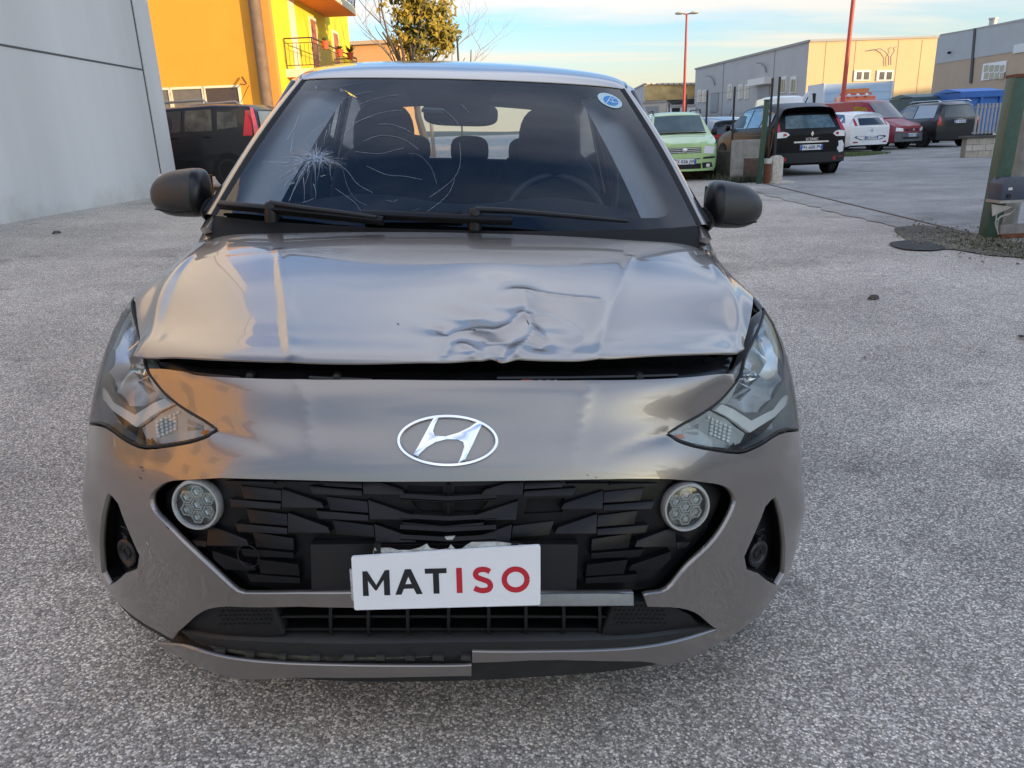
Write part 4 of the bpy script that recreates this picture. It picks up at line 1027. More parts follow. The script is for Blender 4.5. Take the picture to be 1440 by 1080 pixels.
# --- cowl
cw = MB(); n = 24
for i in range(n+1):
    u = -4+8*i/n; p = WS(np.array([[u, .02]]))[0]; q = WS(np.array([[u, .5]]))[0]
    cw.v += [(p[0], p[1]-.006, p[2]+.001), (p[0]*.995, p[1]-.05, p[2]-.018), (p[0]*.97, p[1]-.13, p[2]-.06)]
cw.f = [(i*3+j, (i+1)*3+j, (i+1)*3+j+1, i*3+j+1) for i in range(n) for j in range(2)]; cw.m = [0]*len(cw.f)
COWL = cw.build('cowl', mat('cowl_black', (.004,.004,.004), .65, spec=.2), CAR, smooth=True)
# --- wipers
WIP = mat('wiper_black', (.005,.005,.0055), .42, spec=.35)
def wiper(blade, arm, piv):
    w_ = empty('wiper'); w_.parent = CAR
    mb = MB(); P = [wpt(*p)+np.array([0,-.014,.017]) for p in blade]; polyribbon(mb, [tuple(p) for p in P], (0,-.6,.8), .009, .014); mb.build('blade', WIP, w_, bevel=.002)
    mb = MB(); P = [wpt(*p)+np.array([0,-.006,.008]) for p in blade]; polyribbon(mb, [tuple(p) for p in P], (0,-.6,.8), .003, .006); mb.build('rubber', BLKR, w_)
    mb = MB(); P = [wpt(*p)+np.array([0,-.022+.000*i,.030]) for i, p in enumerate(arm)]; mb.tube([tuple(p) for p in P], [.009,.008,.007,.005][:len(P)], 8); mb.build('arm', WIP, w_, smooth=True)
    c = wpt(*piv); mb = MB(); mb.lathe([(0,.035),(.014,.034),(.019,.026),(.021,0),(.021,-.03)], (c[0], c[1]-.012, c[2]+.004), 'z', 20); mb.build('pivot_cap', WIP, w_, smooth=True)
wiper([(311,297),(382,304),(460,312),(540,320)], [(384,300),(430,307),(480,313),(532,320)], (384,303))
wiper([(512,311),(580,314),(650,317),(720,320)], [(668,309),(720,311),(800,318),(880,325)], (668,312))
mb = MB()
for a, b in (((512,307),(650,307)),): 
    P = [wpt(a[0]+(b[0]-a[0])*t, a[1]+(b[1]-a[1])*t)+np.array([0,-.012,.014]) for t in np.linspace(0,1,6)]; polyribbon(mb, [tuple(p) for p in P], (0,-.6,.8), .004, .006)
mb.build('wiper_spoiler', WIP, CAR)
# --- corner pieces between hood, wing and pillar
for sgn in (-1, 1):
    mb = MB(); plate(mb, [np.array([sgn*a, b, c_]) for a, b, c_ in ((.700,.985,.935),(.735,1.02,.925),(.762,1.10,.915),(.756,1.15,.945),(.715,1.085,.958))], (sgn*.5,-.2,.8), .02); mb.build('cowl_corner', PAINT, CAR, bevel=.003)
# --- rear end of each front wing, up to the door and the pillar foot
for sgn in (-1, 1):
    us = np.linspace(4.6, 8, 12); A_ = BODY(np.stack([us, np.full(12, .03)], 1)); kx = [4.6,5,5.6,6,6.5,7,8]
    tgt = np.array([(.712,1.11,.955),(.735,1.14,.960),(.752,1.15,.945),(.775,1.15,.885),(.793,1.14,.83),(.813,1.11,.76),(.834,1.06,.60)])
    B_ = np.stack([np.interp(us, kx, tgt[:,i]) for i in range(3)], 1)
    if True:
        vs, fs = [], []
        for k in range(5):
            t = k/4; vs += [tuple((a*(1-t)+b*t)*np.array([sgn,1,1])) for a, b in zip(A_, B_)]
        for k in range(4):
            for i in range(11): fs.append((k*12+i, k*12+i+1, (k+1)*12+i+1, (k+1)*12+i))
        mb = MB(); mb.add(vs, fs); mb.build('fender_rear', PAINT, CAR, smooth=True)
# --- body side
SX = [.575,.650,.716,.788,.830,.840,.825,.79]; TP = [.997,1.0,1.0,1.0,.99,.955,.88]
SIDE = Surf([[(SX[i]*TP[j], 1.0+.45*j, 1.45-.2*i) for j in range(7)] for i in range(8)], mirror=False)
def side_fn(sgn):
    def f(yz):
        yz = np.atleast_2d(yz); uv = np.stack([np.clip((yz[:,0]-1.0)/.45, -.5, 6), np.clip((1.45-yz[:,1])/.2, -.3, 7.2)], 1)
        X = SIDE(uv); k = yz[:,1] > .97; X[:,0] = X[:,0] - 0*k; return X*np.array([sgn,1,1])
    return f
DGL = glass('side_glass', (.86,.90,.90), .04)
def arc(cx, cz, r_, a0, a1, n=10): return [(cx+r_*math.cos(R(a0+(a1-a0)*i/n)), cz+r_*math.sin(R(a0+(a1-a0)*i/n))) for i in range(n+1)]
for sgn in (-1, 1):
    f = side_fn(sgn); fl = -sgn
    wf = sm([(1.30,.985),(1.50,1.15),(1.74,1.335),(1.85,1.355)], 3)+[(1.985,1.36),(1.995,.985)]
    D1 = patch('front_door', [(1.15,.90),(1.11,.76),(1.06,.60),(1.10,.33),(2.02,.31),(2.05,.60),(2.055,.96),(2.04,1.395),(1.80,1.385),(1.70,1.365),(1.45,1.165),(1.22,.985),(1.155,.955)], f, PAINT, CAR, step=(.08,.08), holes=[wf], thick=.012, flip=fl, e=.01)
    patch('window', wf, f, DGL, D1, step=(.2,.2), offset=-.008, flip=fl)
    D2w = [(2.09,.985),(2.08,1.36),(2.55,1.355),(2.72,1.32),(2.86,.985)]
    D2 = patch('rear_door', [(2.062,.96),(2.057,.60),(2.03,.31),(2.86,.31)]+arc(3.245,.29,.36,170,120,6)+[(3.02,.95),(2.86,1.37),(2.55,1.395),(2.05,1.395)], f, PAINT, CAR, step=(.08,.08), holes=[D2w], thick=.012, flip=fl, e=.01)
    patch('window', D2w, f, DGL, D2, step=(.2,.2), offset=-.008, flip=fl)
    patch('quarter_panel', arc(3.245,.29,.36,118,-5,12)+[(3.66,.25),(3.69,.6),(3.66,.95),(3.5,1.33),(3.3,1.36),(2.87,1.37),(3.03,.95)], f, PAINT, CAR, step=(.08,.08), thick=.02, flip=fl, e=.01)
    patch('sill', [(1.18,.18),(2.87,.18),(2.87,.305),(1.17,.305)], f, BLK, CAR, step=(.15,.08), thick=.02, offset=-.005, flip=fl)
    patch('rear_fender_arch', arc(.82,.29,.36,2,62,8)+[(1.03,.62),(1.03,.33)], f, PAINT, CAR, step=(.08,.08), thick=.02, flip=fl)
    for nm, D, y_ in (('door_handle', D1, 1.88), ('door_handle', D2, 2.74)):
        X = f(np.array([[y_-.09,.83],[y_+.07,.835]])); mb = MB(); mb.tube([tuple(X[0]), tuple(X[0]*.5+X[1]*.5+np.array([sgn*.03,0,0])), tuple(X[1])], .012, 8); mb.build(nm, PAINT, D, smooth=True)
    # door inner trim
    patch('door_trim', [(1.12,.35),(2.03,.33),(2.03,.955),(1.30,.955),(1.12,.90)], f, mat('door_trim_black', (.03,.03,.032), .7), CAR, step=(.2,.2), offset=-.06, flip=fl)
    patch('door_trim', [(2.06,.35),(2.9,.33),(3.0,.955),(2.06,.955)], f, MATS['door_trim_black'], CAR, step=(.2,.2), offset=-.06, flip=fl)
    mb = MB(); mb.prism([(2.0,.95),(2.09,.95),(2.07,1.40),(2.01,1.40)], .70*sgn, .62*sgn, 'x'); 
    o = mb.build('centre_pillar', mat('pillar_trim_dark', (.10,.10,.105), .8), CAR)
    for v in o.data.vertices: v.co.x -= sgn*.13*max(0, v.co.z-.95)/.45*1.0
    mb = MB(); P = f(np.array([[2.0,1.28]])); mb.tube([(sgn*.60,2.03,1.26),(sgn*.615,2.0,1.0),(sgn*.60,1.95,.6)], .014, 4); mb.build('seat_belt', mat('belt_grey', (.12,.12,.13), .8), CAR)
# --- tail
TL_ = Surf([
 [(0,3.46,1.395),(.2,3.455,1.39),(.38,3.44,1.378),(.50,3.42,1.36),(.575,3.38,1.335)],
 [(0,3.56,1.20),(.22,3.555,1.195),(.42,3.54,1.185),(.56,3.51,1.17),(.66,3.44,1.15)],
 [(0,3.63,1.00),(.23,3.625,1.0),(.44,3.61,1.0),(.60,3.575,1.0),(.72,3.49,1.0)],
 [(0,3.66,.80),(.24,3.655,.80),(.46,3.64,.80),(.64,3.60,.80),(.76,3.50,.80)],
 [(0,3.68,.55),(.24,3.675,.55),(.46,3.66,.55),(.66,3.62,.55),(.79,3.52,.55)],
 [(0,3.67,.25),(.24,3.665,.25),(.46,3.65,.25),(.64,3.61,.25),(.76,3.52,.25)]])
rw = [np.array(p) for p in ((-3.35,.35),(-3.0,.22),(3.0,.22),(3.35,.35),(3.45,1.5),(3.2,1.72),(-3.2,1.72),(-3.45,1.5))]
HATCH = patch('tailgate', rect_uv(-3.8,3.8,0,3.6), TL_, PAINT, CAR, step=(.3,.2), holes=[rw], thick=.02, flip=1)
patch('rear_window', rw, TL_, DGL, HATCH, step=(.4,.3), offset=-.006, flip=1)
patch('rear_bumper', rect_uv(-4,4,3.62,5), TL_, PAINT, CAR, step=(.3,.2), thick=.02, flip=1)
for sgn in (-1, 1):
    q = [np.array(p) for p in ((3.82,1.9),(4,1.9),(4,3.5),(3.82,3.5))]; q = q if sgn > 0 else flip(q)
    patch('tail_lamp', q, TL_, mat('red_lens', (.35,.01,.01), .15, coat=1), CAR, step=(.1,.2), thick=.02, flip=1)
# --- floor, underside
mb = MB(); mb.box(-.74,.74,.55,3.45,.17,.26); mb.build('floor_pan', BLK, CAR)
mb = MB(); mb.box(-.70,.70,1.02,1.08,.26,.90); mb.build('firewall', VOID, CAR)
# --- dashboard
DA = Surf([
 [(0,1.02,.955),(.3,1.03,.955),(.55,1.10,.955),(.72,1.18,.95)],
 [(0,1.25,.972),(.3,1.25,.975),(.55,1.28,.968),(.73,1.30,.945)],
 [(0,1.45,.972),(.3,1.45,1.0),(.55,1.42,.965),(.735,1.42,.935)],
 [(0,1.55,.90),(.3,1.56,.91),(.55,1.52,.89),(.735,1.5,.87)],
 [(0,1.52,.65),(.3,1.53,.65),(.55,1.5,.65),(.735,1.48,.65)]])
patch('dashboard', rect_uv(-3,3,0,4), DA, mat('dash_black', (.045,.046,.05), .55, bump=.3, bscale=700), CAR, step=(.15,.15), flip=-1)
mb = MB(); a = np.linspace(0, 2*math.pi, 41)
c_ = Vector((.335,1.66,.885)); rx = .185
mb.tube([tuple(c_+Vector((rx*math.cos(t), rx*.36*math.sin(t), rx*.93*math.sin(t)))) for t in a], .0155, 10, caps=False)
SW = mb.build('steering_wheel', mat('wheel_black', (.05,.05,.052), .5), CAR, smooth=True)
mb = MB(); mb.lathe([(0,.02),(.05,.018),(.07,0),(.07,-.03)], tuple(c_), 'y', 20); mb.tube([tuple(c_+Vector((-.17,0,0))), tuple(c_+Vector((.17,0,0)))], .014, 8); mb.tube([tuple(c_), tuple(c_+Vector((0,-.06,-.16)))], .014, 8); mb.build('hub', MATS['wheel_black'], SW, smooth=True)
# --- seats
SEATM = mat('seat_cloth', (.055,.057,.062), .85, bump=.5, bscale=300, noise=.15, nscale=10)
def cushion(name, cx, cy, cz, sx, sy, sz, tilt, p, ex_=2.6):
    vs, fs = [], []; n1, n2 = 14, 20
    def sp_(t): c, s = math.cos(t), math.sin(t); return math.copysign(abs(c)**(2/ex_), c), math.copysign(abs(s)**(2/ex_), s)
    for i in range(n1+1):
        ph = -math.pi/2+math.pi*i/n1; c1, s1 = sp_(ph)
        for j in range(n2):
            c2, s2 = sp_(2*math.pi*j/n2); vs.append((cx+sx*c1*c2, cy+sy*c1*s2+tilt*sz*s1, cz+sz*s1))
    for i in range(n1):
        for j in range(n2): fs.append((i*n2+j, i*n2+(j+1) % n2, (i+1)*n2+(j+1) % n2, (i+1)*n2+j))
    m_ = MB(); m_.add(vs, fs); return m_.build(name, SEATM, p, smooth=True)
for sx_ in (-1, 1):
    s_ = empty('front_seat'); s_.parent = CAR; x = .345*sx_
    cushion('backrest', x, 2.12, .82, .235, .085, .33, .25, s_, 3.2); cushion('headrest', x, 2.16, 1.16, .128, .055, .155, .18, s_, 2.8); cushion('seat_base', x, 1.86, .50, .25, .27, .09, 0, s_, 3)
rb = empty('rear_bench'); rb.parent = CAR
cushion('backrest', 0, 2.98, .80, .62, .08, .27, .2, rb, 4); cushion('seat_base', 0, 2.74, .50, .62, .25, .09, 0, rb, 4)
for x in (-.33, 0, .33): cushion('headrest', x, 3.02, 1.115, .125 if x else .10, .05, .075, .1, rb, 3)
mb = MB(); mb.box(-.60,.60,3.12,3.5,.95,.97); mb.build('parcel_shelf', mat('shelf_grey', (.05,.05,.05), .9), CAR)
# --- interior mirror
im = empty('interior_mirror'); im.parent = CAR
c0 = car_at_y(648,161,1.50)
mb = MB(); P = []
for t in np.linspace(0, 2*math.pi, 33)[:-1]:
    c, s = math.cos(t), math.sin(t); P.append((c0[0]+.124*math.copysign(abs(c)**.5, c), c0[2]+.037*math.copysign(abs(s)**.6, s)))
mb.prism(P, c0[1]-.012, c0[1]+.02, 'y'); mb.build('mirror_shell', mat('mirror_shell_black', (.02,.021,.023), .45), im, bevel=.008)
mb = MB(); mb.tube([(c0[0],c0[1],c0[2]+.02),(c0[0],c0[1]+.05,c0[2]+.07)], .014, 8); mb.build('stem', BLK, im)
for sx_ in (-1, 1):
    mb = MB(); mb.box(.10 if sx_ > 0 else -.5, .5 if sx_ > 0 else -.12, 1.66, 1.80, 1.345, 1.362); mb.build('sun_visor', mat('visor_grey', (.26,.26,.28), .8), CAR, bevel=.004)
mb = MB(); mb.box(-.16,.12,1.66,1.9,1.34,1.365); mb.build('roof_console', BLK, CAR, bevel=.01)
# --- door mirrors
for sgn in (-1, 1):
    mr = empty('door_mirror'); mr.parent = CAR
    vs, fs = [], []; n1, n2 = 22, 32; cx, cy, cz = .882, 1.31, .995
    for i in range(n1+1):
        t = -1+2*i/n1      # along x: -1 inner, +1 outer
        # profile half height and depth along x
        k = max(0, 1-abs(t)**(5.5 if t < 0 else 2.4))**(.5)
        up = (.078-.010*t)*k; dn = (.066-.004*t)*k; dep = (.080*k**.9)*(1-.15*t)
        for j in range(n2):
            a = 2*math.pi*j/n2; c, s = math.cos(a), math.sin(a)
            y = -dep*max(0, c)**.85 if c > 0 else .045*k*abs(c)**.3
            z = (up if s > 0 else dn)*math.copysign(abs(s)**.9, s)
            vs.append((sgn*(cx+t*.098), cy+y+.010*t, cz+z+.004*(1-t)-.006))
    for i in range(n1):
        for j in range(n2): fs.append((i*n2+j, i*n2+(j+1) % n2, (i+1)*n2+(j+1) % n2, (i+1)*n2+j))
    me = MB(); me.add(vs, fs); me.m = [1 if q//n2 < 5 else 0 for q in range(len(fs))]; me.build('mirror_housing', [DARKP, BLKG], mr, smooth=True)
    mb = MB(); mb.tube([(sgn*(cx-.05), cy-.074, cz-.045),(sgn*(cx+.0), cy-.083, cz-.048),(sgn*(cx+.06), cy-.07, cz-.040)], .0025, 5); mb.build('housing_seam', VOID, mr)
    mb = MB(); mb.tube([(sgn*.745,1.21,.955),(sgn*.775,1.25,.950),(sgn*.80,1.29,.962),(sgn*.83,1.31,.980)], [.046,.034,.032,.038], 12); mb.build('mirror_stalk', BLK, mr, smooth=True)
    mb = MB(); mb.box(*( (cx-.085, cx+.085) if sgn > 0 else (-cx-.085, -cx+.085)), 1.352,1.356,.935,1.055); mb.build('mirror_glass', mat('mirror_face', (.8,.8,.82), .02, 1), mr)
    mb = MB(); plate(mb, [np.array([sgn*a, b, c_]) for a, b, c_ in ((.758,1.13,.965),(.765,1.33,.965),(.735,1.33,1.02),(.72,1.27,1.06))], (sgn,0,.3), .008); mb.build('sail_panel', BLK, mr)
# --- wheels
TYRE = mat('tyre_rubber', (.018,.018,.018), .85, noise=.2, nscale=20); RIM = mat('rim_silver', (.45,.46,.47), .35, .8)
def wheel(parent, x, y, z, r_=.29, w_=.18, sgn=1, spokes=7, name='wheel', rimm=None):
    o = empty(name, (x,y,z)); o.parent = parent
    hw = w_/2; mb = MB(); mb.lathe([(r_*.62,-hw*.8),(r_*.68,-hw),(r_*.93,-hw*.95),(r_,-hw*.7),(r_,hw*.7),(r_*.93,hw*.95),(r_*.68,hw),(r_*.62,hw*.8)], (0,0,0), 'x', 32); mb.build('tyre', TYRE, o, smooth=True)
    mb = MB(); s = sgn*hw; mb.lathe([(r_*.65,s*.85),(r_*.60,s*.80),(r_*.56,s*.35),(0,s*.35)], (0,0,0), 'x', 28)
    for k in range(spokes):
        a = 2*math.pi*k/spokes; c, s_ = math.cos(a), math.sin(a)
        mb.tube([(s*.75, c*r_*.08, s_*r_*.08), (s*.70, c*r_*.60, s_*r_*.60)], r_*.075, 5)
    mb.lathe([(0,s*.85),(r_*.12,s*.85),(r_*.14,s*.5)], (0,0,0), 'x', 12); mb.build('rim', rimm or RIM, o, smooth=True)
    return o
for y in (.82, 3.245):
    for sgn in (-1, 1): wheel(CAR, sgn*.735, y, .285, .285, .175, sgn)
for sgn in (-1, 1):
    for y in (.82, 3.245):
        mb = MB(); mb.lathe([(.37,0),(.37,.5)], (sgn*.82 if sgn < 0 else .32, y, .29), 'x', 24); o = mb.build('arch_liner', VOID, CAR)
# ------------------------------------------------------------------ buildings
def WX(px, py, y): return world_at_y(px, py, y)
def gz(x, y): return float(ground_z(x, y))
WALLW = mat('grey_white_render', (.46,.46,.44), .85, noise=.10, nscale=1.2, bump=.25, bscale=40)
def stained(name, base, stain=(.30,.27,.20), h=1.0, sc=1.3):
    """painted wall with damp and dirt rising from the foot"""
    m = mat(name, base, .88, bump=.2, bscale=60); nt = m.node_tree; N, L = nt.nodes, nt.links; b = N['Principled BSDF']
    g = N.new('ShaderNodeNewGeometry'); s = N.new('ShaderNodeSeparateXYZ'); L.new(g.outputs['Position'], s.inputs[0])
    n = N.new('ShaderNodeTexNoise'); n.inputs['Scale'].default_value = sc; n.inputs['Detail'].default_value = 9; n.inputs['Roughness'].default_value = .68; L.new(g.outputs['Position'], n.inputs['Vector'])
    ma = N.new('ShaderNodeMath'); ma.operation = 'MULTIPLY_ADD'; ma.inputs[1].default_value = 2.2*h; ma.inputs[2].default_value = -.75*h; L.new(n.outputs['Fac'], ma.inputs[0])
    sb = N.new('ShaderNodeMath'); sb.operation = 'SUBTRACT'; L.new(ma.outputs[0], sb.inputs[0]); L.new(s.outputs[2], sb.inputs[1])
    mr = N.new('ShaderNodeMapRange'); mr.inputs['From Min'].default_value = -.5*h; mr.inputs['From Max'].default_value = .55*h; mr.inputs['To Max'].default_value = .75; L.new(sb.outputs[0], mr.inputs['Value'])
    mx = N.new('ShaderNodeMix'); mx.data_type = 'RGBA'; L.new(mr.outputs[0], mx.inputs[0]); mx.inputs[6].default_value = (*base, 1); mx.inputs[7].default_value = (*stain, 1)
    n2 = N.new('ShaderNodeTexNoise'); n2.inputs['Scale'].default_value = .5; n2.inputs['Detail'].default_value = 7; L.new(g.outputs['Position'], n2.inputs['Vector'])
    mp_ = N.new('ShaderNodeMapping'); mp_.inputs['Scale'].default_value = (1.5,1.5,.25); L.new(g.outputs['Position'], mp_.inputs[0]); L.new(mp_.outputs[0], n2.inputs['Vector'])
    m2 = N.new('ShaderNodeMapRange'); m2.inputs['From Min'].default_value = .3; m2.inputs['From Max'].default_value = .7; m2.inputs['To Min'].default_value = .88; m2.inputs['To Max'].default_value = 1.06; L.new(n2.outputs['Fac'], m2.inputs['Value'])
    mm = N.new('ShaderNodeMix'); mm.data_type = 'RGBA'; mm.blend_type = 'MULTIPLY'; mm.inputs[0].default_value = 1; L.new(mx.outputs[2], mm.inputs[6]); L.new(m2.outputs[0], mm.inputs[7])
    L.new(mm.outputs[2], b.inputs['Base Color']); return m
# left grey hall: face plane through two measured foot points
pA = on_ground(0, 316); pB = on_ground(250, 271)
dAB = (pB-pA)[:2]; dAB /= np.linalg.norm(dAB)
ang = math.atan2(dAB[1], dAB[0])              # direction of the wall foot
HALL = empty('concrete_hall', (pB[0], pB[1], 0), ang, 'pale grey concrete hall wall with stained foot at the left edge', 'building')
mb = MB(); mb.box(-9.5,-.62,.0,9.,-.2,9.0); hm = mb.build('wall', stained('hall_render', (.66,.635,.60), (.36,.33,.26), .75), HALL)
zj = 1.78
cz_ = WX(120, 82, pB[1]*.5+pA[1]*.5)
mb = MB(); mb.box(-.60,0,-.03,9.,-.2,9.0); mb.build('corner_pillar', stained('hall_render2', (.70,.675,.64), (.38,.35,.28), .55), HALL)
mb = MB(); mb.box(-.625,-.595,-.012,.05,0,9.0); mb.build('vertical_joint', mat('joint_grey', (.10,.10,.10), .9), HALL)
HJ = []
for (px, py) in ((0,66),(207,97)):
    d = ray_world(px, py)[1]; nrm = np.array([-dAB[1], dAB[0], 0]); t = ((np.array([pA[0],pA[1],0])-CAMW)@nrm)/(d@nrm); HJ.append(CAMW+d*t)
zj = float(np.mean([h[2] for h in HJ]))
mb = MB(); mb.box(-9.5,-.63,-.006,.05,zj-.014,zj+.014); mb.build('panel_joint', MATS['joint_grey'], HALL)

# orange house
ORW = mat('orange_render', (.80,.34,.035), .9, noise=.05, nscale=.8); ORW_LIT = mat('sunlit_orange_render', (.82,.62,.03), .9, noise=.04, nscale=.8)  # side wall is the same render, yellower with full sun put in
CRE = mat('cream_paint', (.80,.70,.48), .8, noise=.06, nscale=3)
hx = WX(384, 60, 28.5)[0]; hy = 28.5
HS = empty('orange_house', (hx, hy, 0), R(-2.5), 'orange rendered house, its sunlit side coloured yellow, with balconies behind the black car at the left', 'building')
H_, Dp, Wd = 12.5, 13.8, 24.
mb = MB(); mb.add([(-Wd,0,-.2),(0,0,-.2),(0,0,H_),(-Wd,0,H_)], [(0,1,2,3)]); mb.add([(-Wd,Dp,-.2),(0,Dp,-.2),(0,Dp,H_),(-Wd,Dp,H_)], [(3,2,1,0)])
mb.add([(-Wd,0,-.2),(-Wd,Dp,-.2),(-Wd,Dp,H_),(-Wd,0,H_)], [(3,2,1,0)]); mb.add([(-Wd,0,H_),(0,0,H_),(0,Dp,H_),(-Wd,Dp,H_)], [(0,1,2,3)])
mb.build('wall', ORW, HS)
mb = MB(); mb.add([(0,0,-.2),(0,Dp,-.2),(0,Dp,H_),(0,0,H_)], [(0,1,2,3)]); mb.build('sunlit_wall', ORW_LIT, HS)
mb = MB(); mb.box(-.32,.012,-.012,.30,-.2,H_); mb.build('corner_band', mat('orange_band', (.74,.31,.06), .9), HS)
def hpt(px, py, ly=0.):  # point on the plane local y = ly
    c, d = ray_world(px, py); inv = HS_inv; c2 = inv @ (c-np.array([hx,hy,0])); d2 = inv @ d; t = (ly-c2[1])/d2[1]; return c2+d2*t
HS_inv = rZ(R(2.5))
# ground floor windows
wz0 = hpt(300,153)[2]; wz1 = hpt(300,124)[2]
DKG = mat('dark_pane', (.05,.05,.05), .12, coat=.5); SHP = mat('shutter_grey', (.16,.145,.12), .7, noise=.2, nscale=4)
for i, (a, b, mm) in enumerate(((212,239,SHP),(244,286,SHP),(291,337,mat('shutter_brown', (.075,.055,.045), .6, noise=.2, nscale=4)))):
    x0 = hpt(a,140)[0]; x1 = hpt(b,140)[0]
    mb = MB()
    mb.box(x0-.09,x1+.09,-.05,.02,wz1,wz1+.08); mb.box(x0-.09,x0,-.05,.02,wz0,wz1); mb.box(x1,x1+.09,-.05,.02,wz0,wz1); fr = mb.build('window_frame', CRE, HS)
    mb = MB(); mb.box(x0,x1,-.012,.0,wz0,wz1); mb.build('shutter', mm, fr)
x0 = hpt(205,155)[0]; x1 = hpt(342,155)[0]
mb = MB(); mb.box(x0,x1,-.14,.02,wz0-.20,wz0-.004); mb.build('sill', CRE, HS)
# drain pipe
pt = hpt(352,0,-.12); pb = hpt(379,136,-.12)
mb = MB(); xx = (hpt(365,60,-.12)[0]); mb.tube([(xx,-.12,-.1),(xx,-.12,H_)], .21, 12); mb.build('drain_pipe', mat('pipe_brown', (.20,.13,.08), .7, noise=.2, nscale=5), HS, smooth=True)
mb = MB(); mb.tube([(xx-.22,-.03,1.0),(xx-.22,-.03,H_)], .025, 6); mb.build('cable', mat('cable_brown', (.12,.07,.04), .8), HS)
# wall bracket lamp
c = hpt(345,118)
mb = MB(); mb.tube([(c[0]-.15,-.02,c[2]),(c[0]+.10,-.30,c[2]-.05)], .02, 6); mb.tube([(c[0]-.05,-.1,c[2]+.22),(c[0]+.18,-.45,c[2]-.02)], .035, 6); mb.build('bracket', mat('bracket_brown', (.12,.08,.05), .6), HS)
IRON = mat('wrought_iron', (.055,.035,.02), .6)
def balcony(z, y0, y1, w_, xin=0.):
    b = empty('balcony', (0,0,0)); b.parent = HS
    mb = MB(); mb.box(.0,w_,y0,y1,z-.30,z-.02); mb.build('slab', CRE, b)
    mb = MB(); mb.box(.02,w_-.03,y0+.03,y1-.03,z-.316,z-.302); mb.build('soffit', mat('soffit_orange', (.72,.22,.03), .9), b)
    for (x0, yy0, x1, yy1) in ((0.05,y0+.05,w_-.05,y0+.05),(w_-.05,y0+.05,w_-.05,y1-.05),(w_-.05,y1-.05,.05,y1-.05)):
        mb = MB()
        for zz, r_ in ((z+1.02,.026),(z+.86,.014),(z+.10,.016)): mb.tube([(x0,yy0,zz),(x1,yy1,zz)], r_, 6)
        L_ = math.hypot(x1-x0, yy1-yy0); n = int(L_/.14)
        for k in range(n+1):
            t = k/n; x, y = x0+(x1-x0)*t, yy0+(yy1-yy0)*t
            bul = .05 if True else 0; nx, ny = (yy1-yy0)/L_, -(x1-x0)/L_
            mb.tube([(x,y,z+.86),(x,y,z+.55),(x+nx*bul,y+ny*bul,z+.30),(x,y,z+.10)], .0095, 5)
        for x, y in ((x0,yy0),(x1,yy1)): mb.tube([(x,y,z-.02),(x,y,z+1.02)], .022, 6)
        mb.build('railing', IRON, b); b.children[-1]['kind'] = 'stuff'
    return b
zb1 = 3.42
zb1 = hpt(420, 93.5, 0.0)[2]+.05
BAL1 = balcony(zb1, 1.2, 9.6, 1.12, -.5); BAL2 = balcony(zb1+3.0, 1.5, 8.6, 1.45, 0)
# openings on the sunlit wall
for (y0, y1, z0, z1, mname, colr) in ((5.6,6.5,zb1,zb1+2.25,'door_brown',(.42,.13,.05)),(9.8,10.8,zb1,zb1+2.2,'door_brown',None),(5.6,6.5,zb1+3.0,zb1+5.2,'door_brown',None)):
    mm = mat('door_brown', (.42,.13,.05), .6, noise=.3, nscale=6); fr = MB(); fr.box(.0,.05,y0-.12,y0,z0,z1+.12); fr.box(.0,.05,y1,y1+.12,z0,z1+.12); fr.box(.0,.05,y0,y1,z1,z1+.12); fr = fr.build('door_frame', CRE, HS)
    mb = MB(); mb.box(.005,.03,y0,y1,z0,z1); mb.build('balcony_door', mm, fr)
mb = MB(); mb.box(0,.03,2.5,3.3,zb1,zb1+2.70); mb.build('pale_stripe', mat('pale_render', (.80,.72,.52), .9), HS)
# lower floor opening under balcony
mb = MB(); mb.box(.0,.05,.8,2.2,1.2,2.6); mb.build('window_frame', CRE, HS)
# flower pots on the railing, top-level things
for k, (y_, zz) in enumerate(((2.9,.78),(5.5,.74),(7.6,.80))):
    p = HS.matrix_basis @ Vector((1.28, y_, zb1+zz)); t = empty('flower_pot', (hx+math.cos(R(-2.5))*1.17-math.sin(R(-2.5))*y_, hy+math.sin(R(-2.5))*1.17+math.cos(R(-2.5))*y_, zb1+zz))
    mb = MB(); mb.lathe([(.10,0),(.15,.24),(.17,.24),(.17,.28),(.13,.28)], (0,0,0), 'z', 14, close=True); mb.build('pot', mat('terracotta', (.62,.12,.05), .8), t, smooth=True)
    mb = MB(); rs = random.Random(k)
    for q in range(26):
        a = rs.uniform(0, 6.28); rr = rs.uniform(.05,.35 if k else .15); h = rs.uniform(.3,.65 if k == 2 else .45); w_ = .04
        b0 = Vector((0,0,.26)); e = Vector((rr*math.cos(a), rr*math.sin(a), h)); s_ = Vector((-math.sin(a), math.cos(a), 0))*w_
        mb.add([tuple(b0), tuple((b0+e)*.5+s_+Vector((0,0,.05))), tuple(e), tuple((b0+e)*.5-s_+Vector((0,0,.05)))], [(0,1,2,3)])
    mb.build('leaves', mat('pot_leaves', (.10,.12,.03), .6), t); t.children[-1]['kind'] = 'stuff'
    tag(t, ['terracotta pot with small plant on the balcony rail, nearest the viewer', 'terracotta pot with low plant in the middle of the balcony rail', 'terracotta pot with tall spiky plant at the far end of the balcony rail'][k], 'flower pot', 'pots on the balcony railing')
# second sunlit house further back
o = empty('far_house', (*WX(515,75,62)[:2], 0), R(-8), 'small flat orange building seen just above the grey car roof at the left', 'building')
mb = MB(); mb.box(-4.5,1.9,0,8,0,7.9); mb.build('wall', mat('far_orange', (.66,.36,.14), .9, noise=.05, nscale=.6), o)
mb = MB(); mb.box(-4.7,2.2,-.3,8.2,7.9,8.15); mb.build('roof', mat('far_roof', (.55,.40,.25), .9), o)

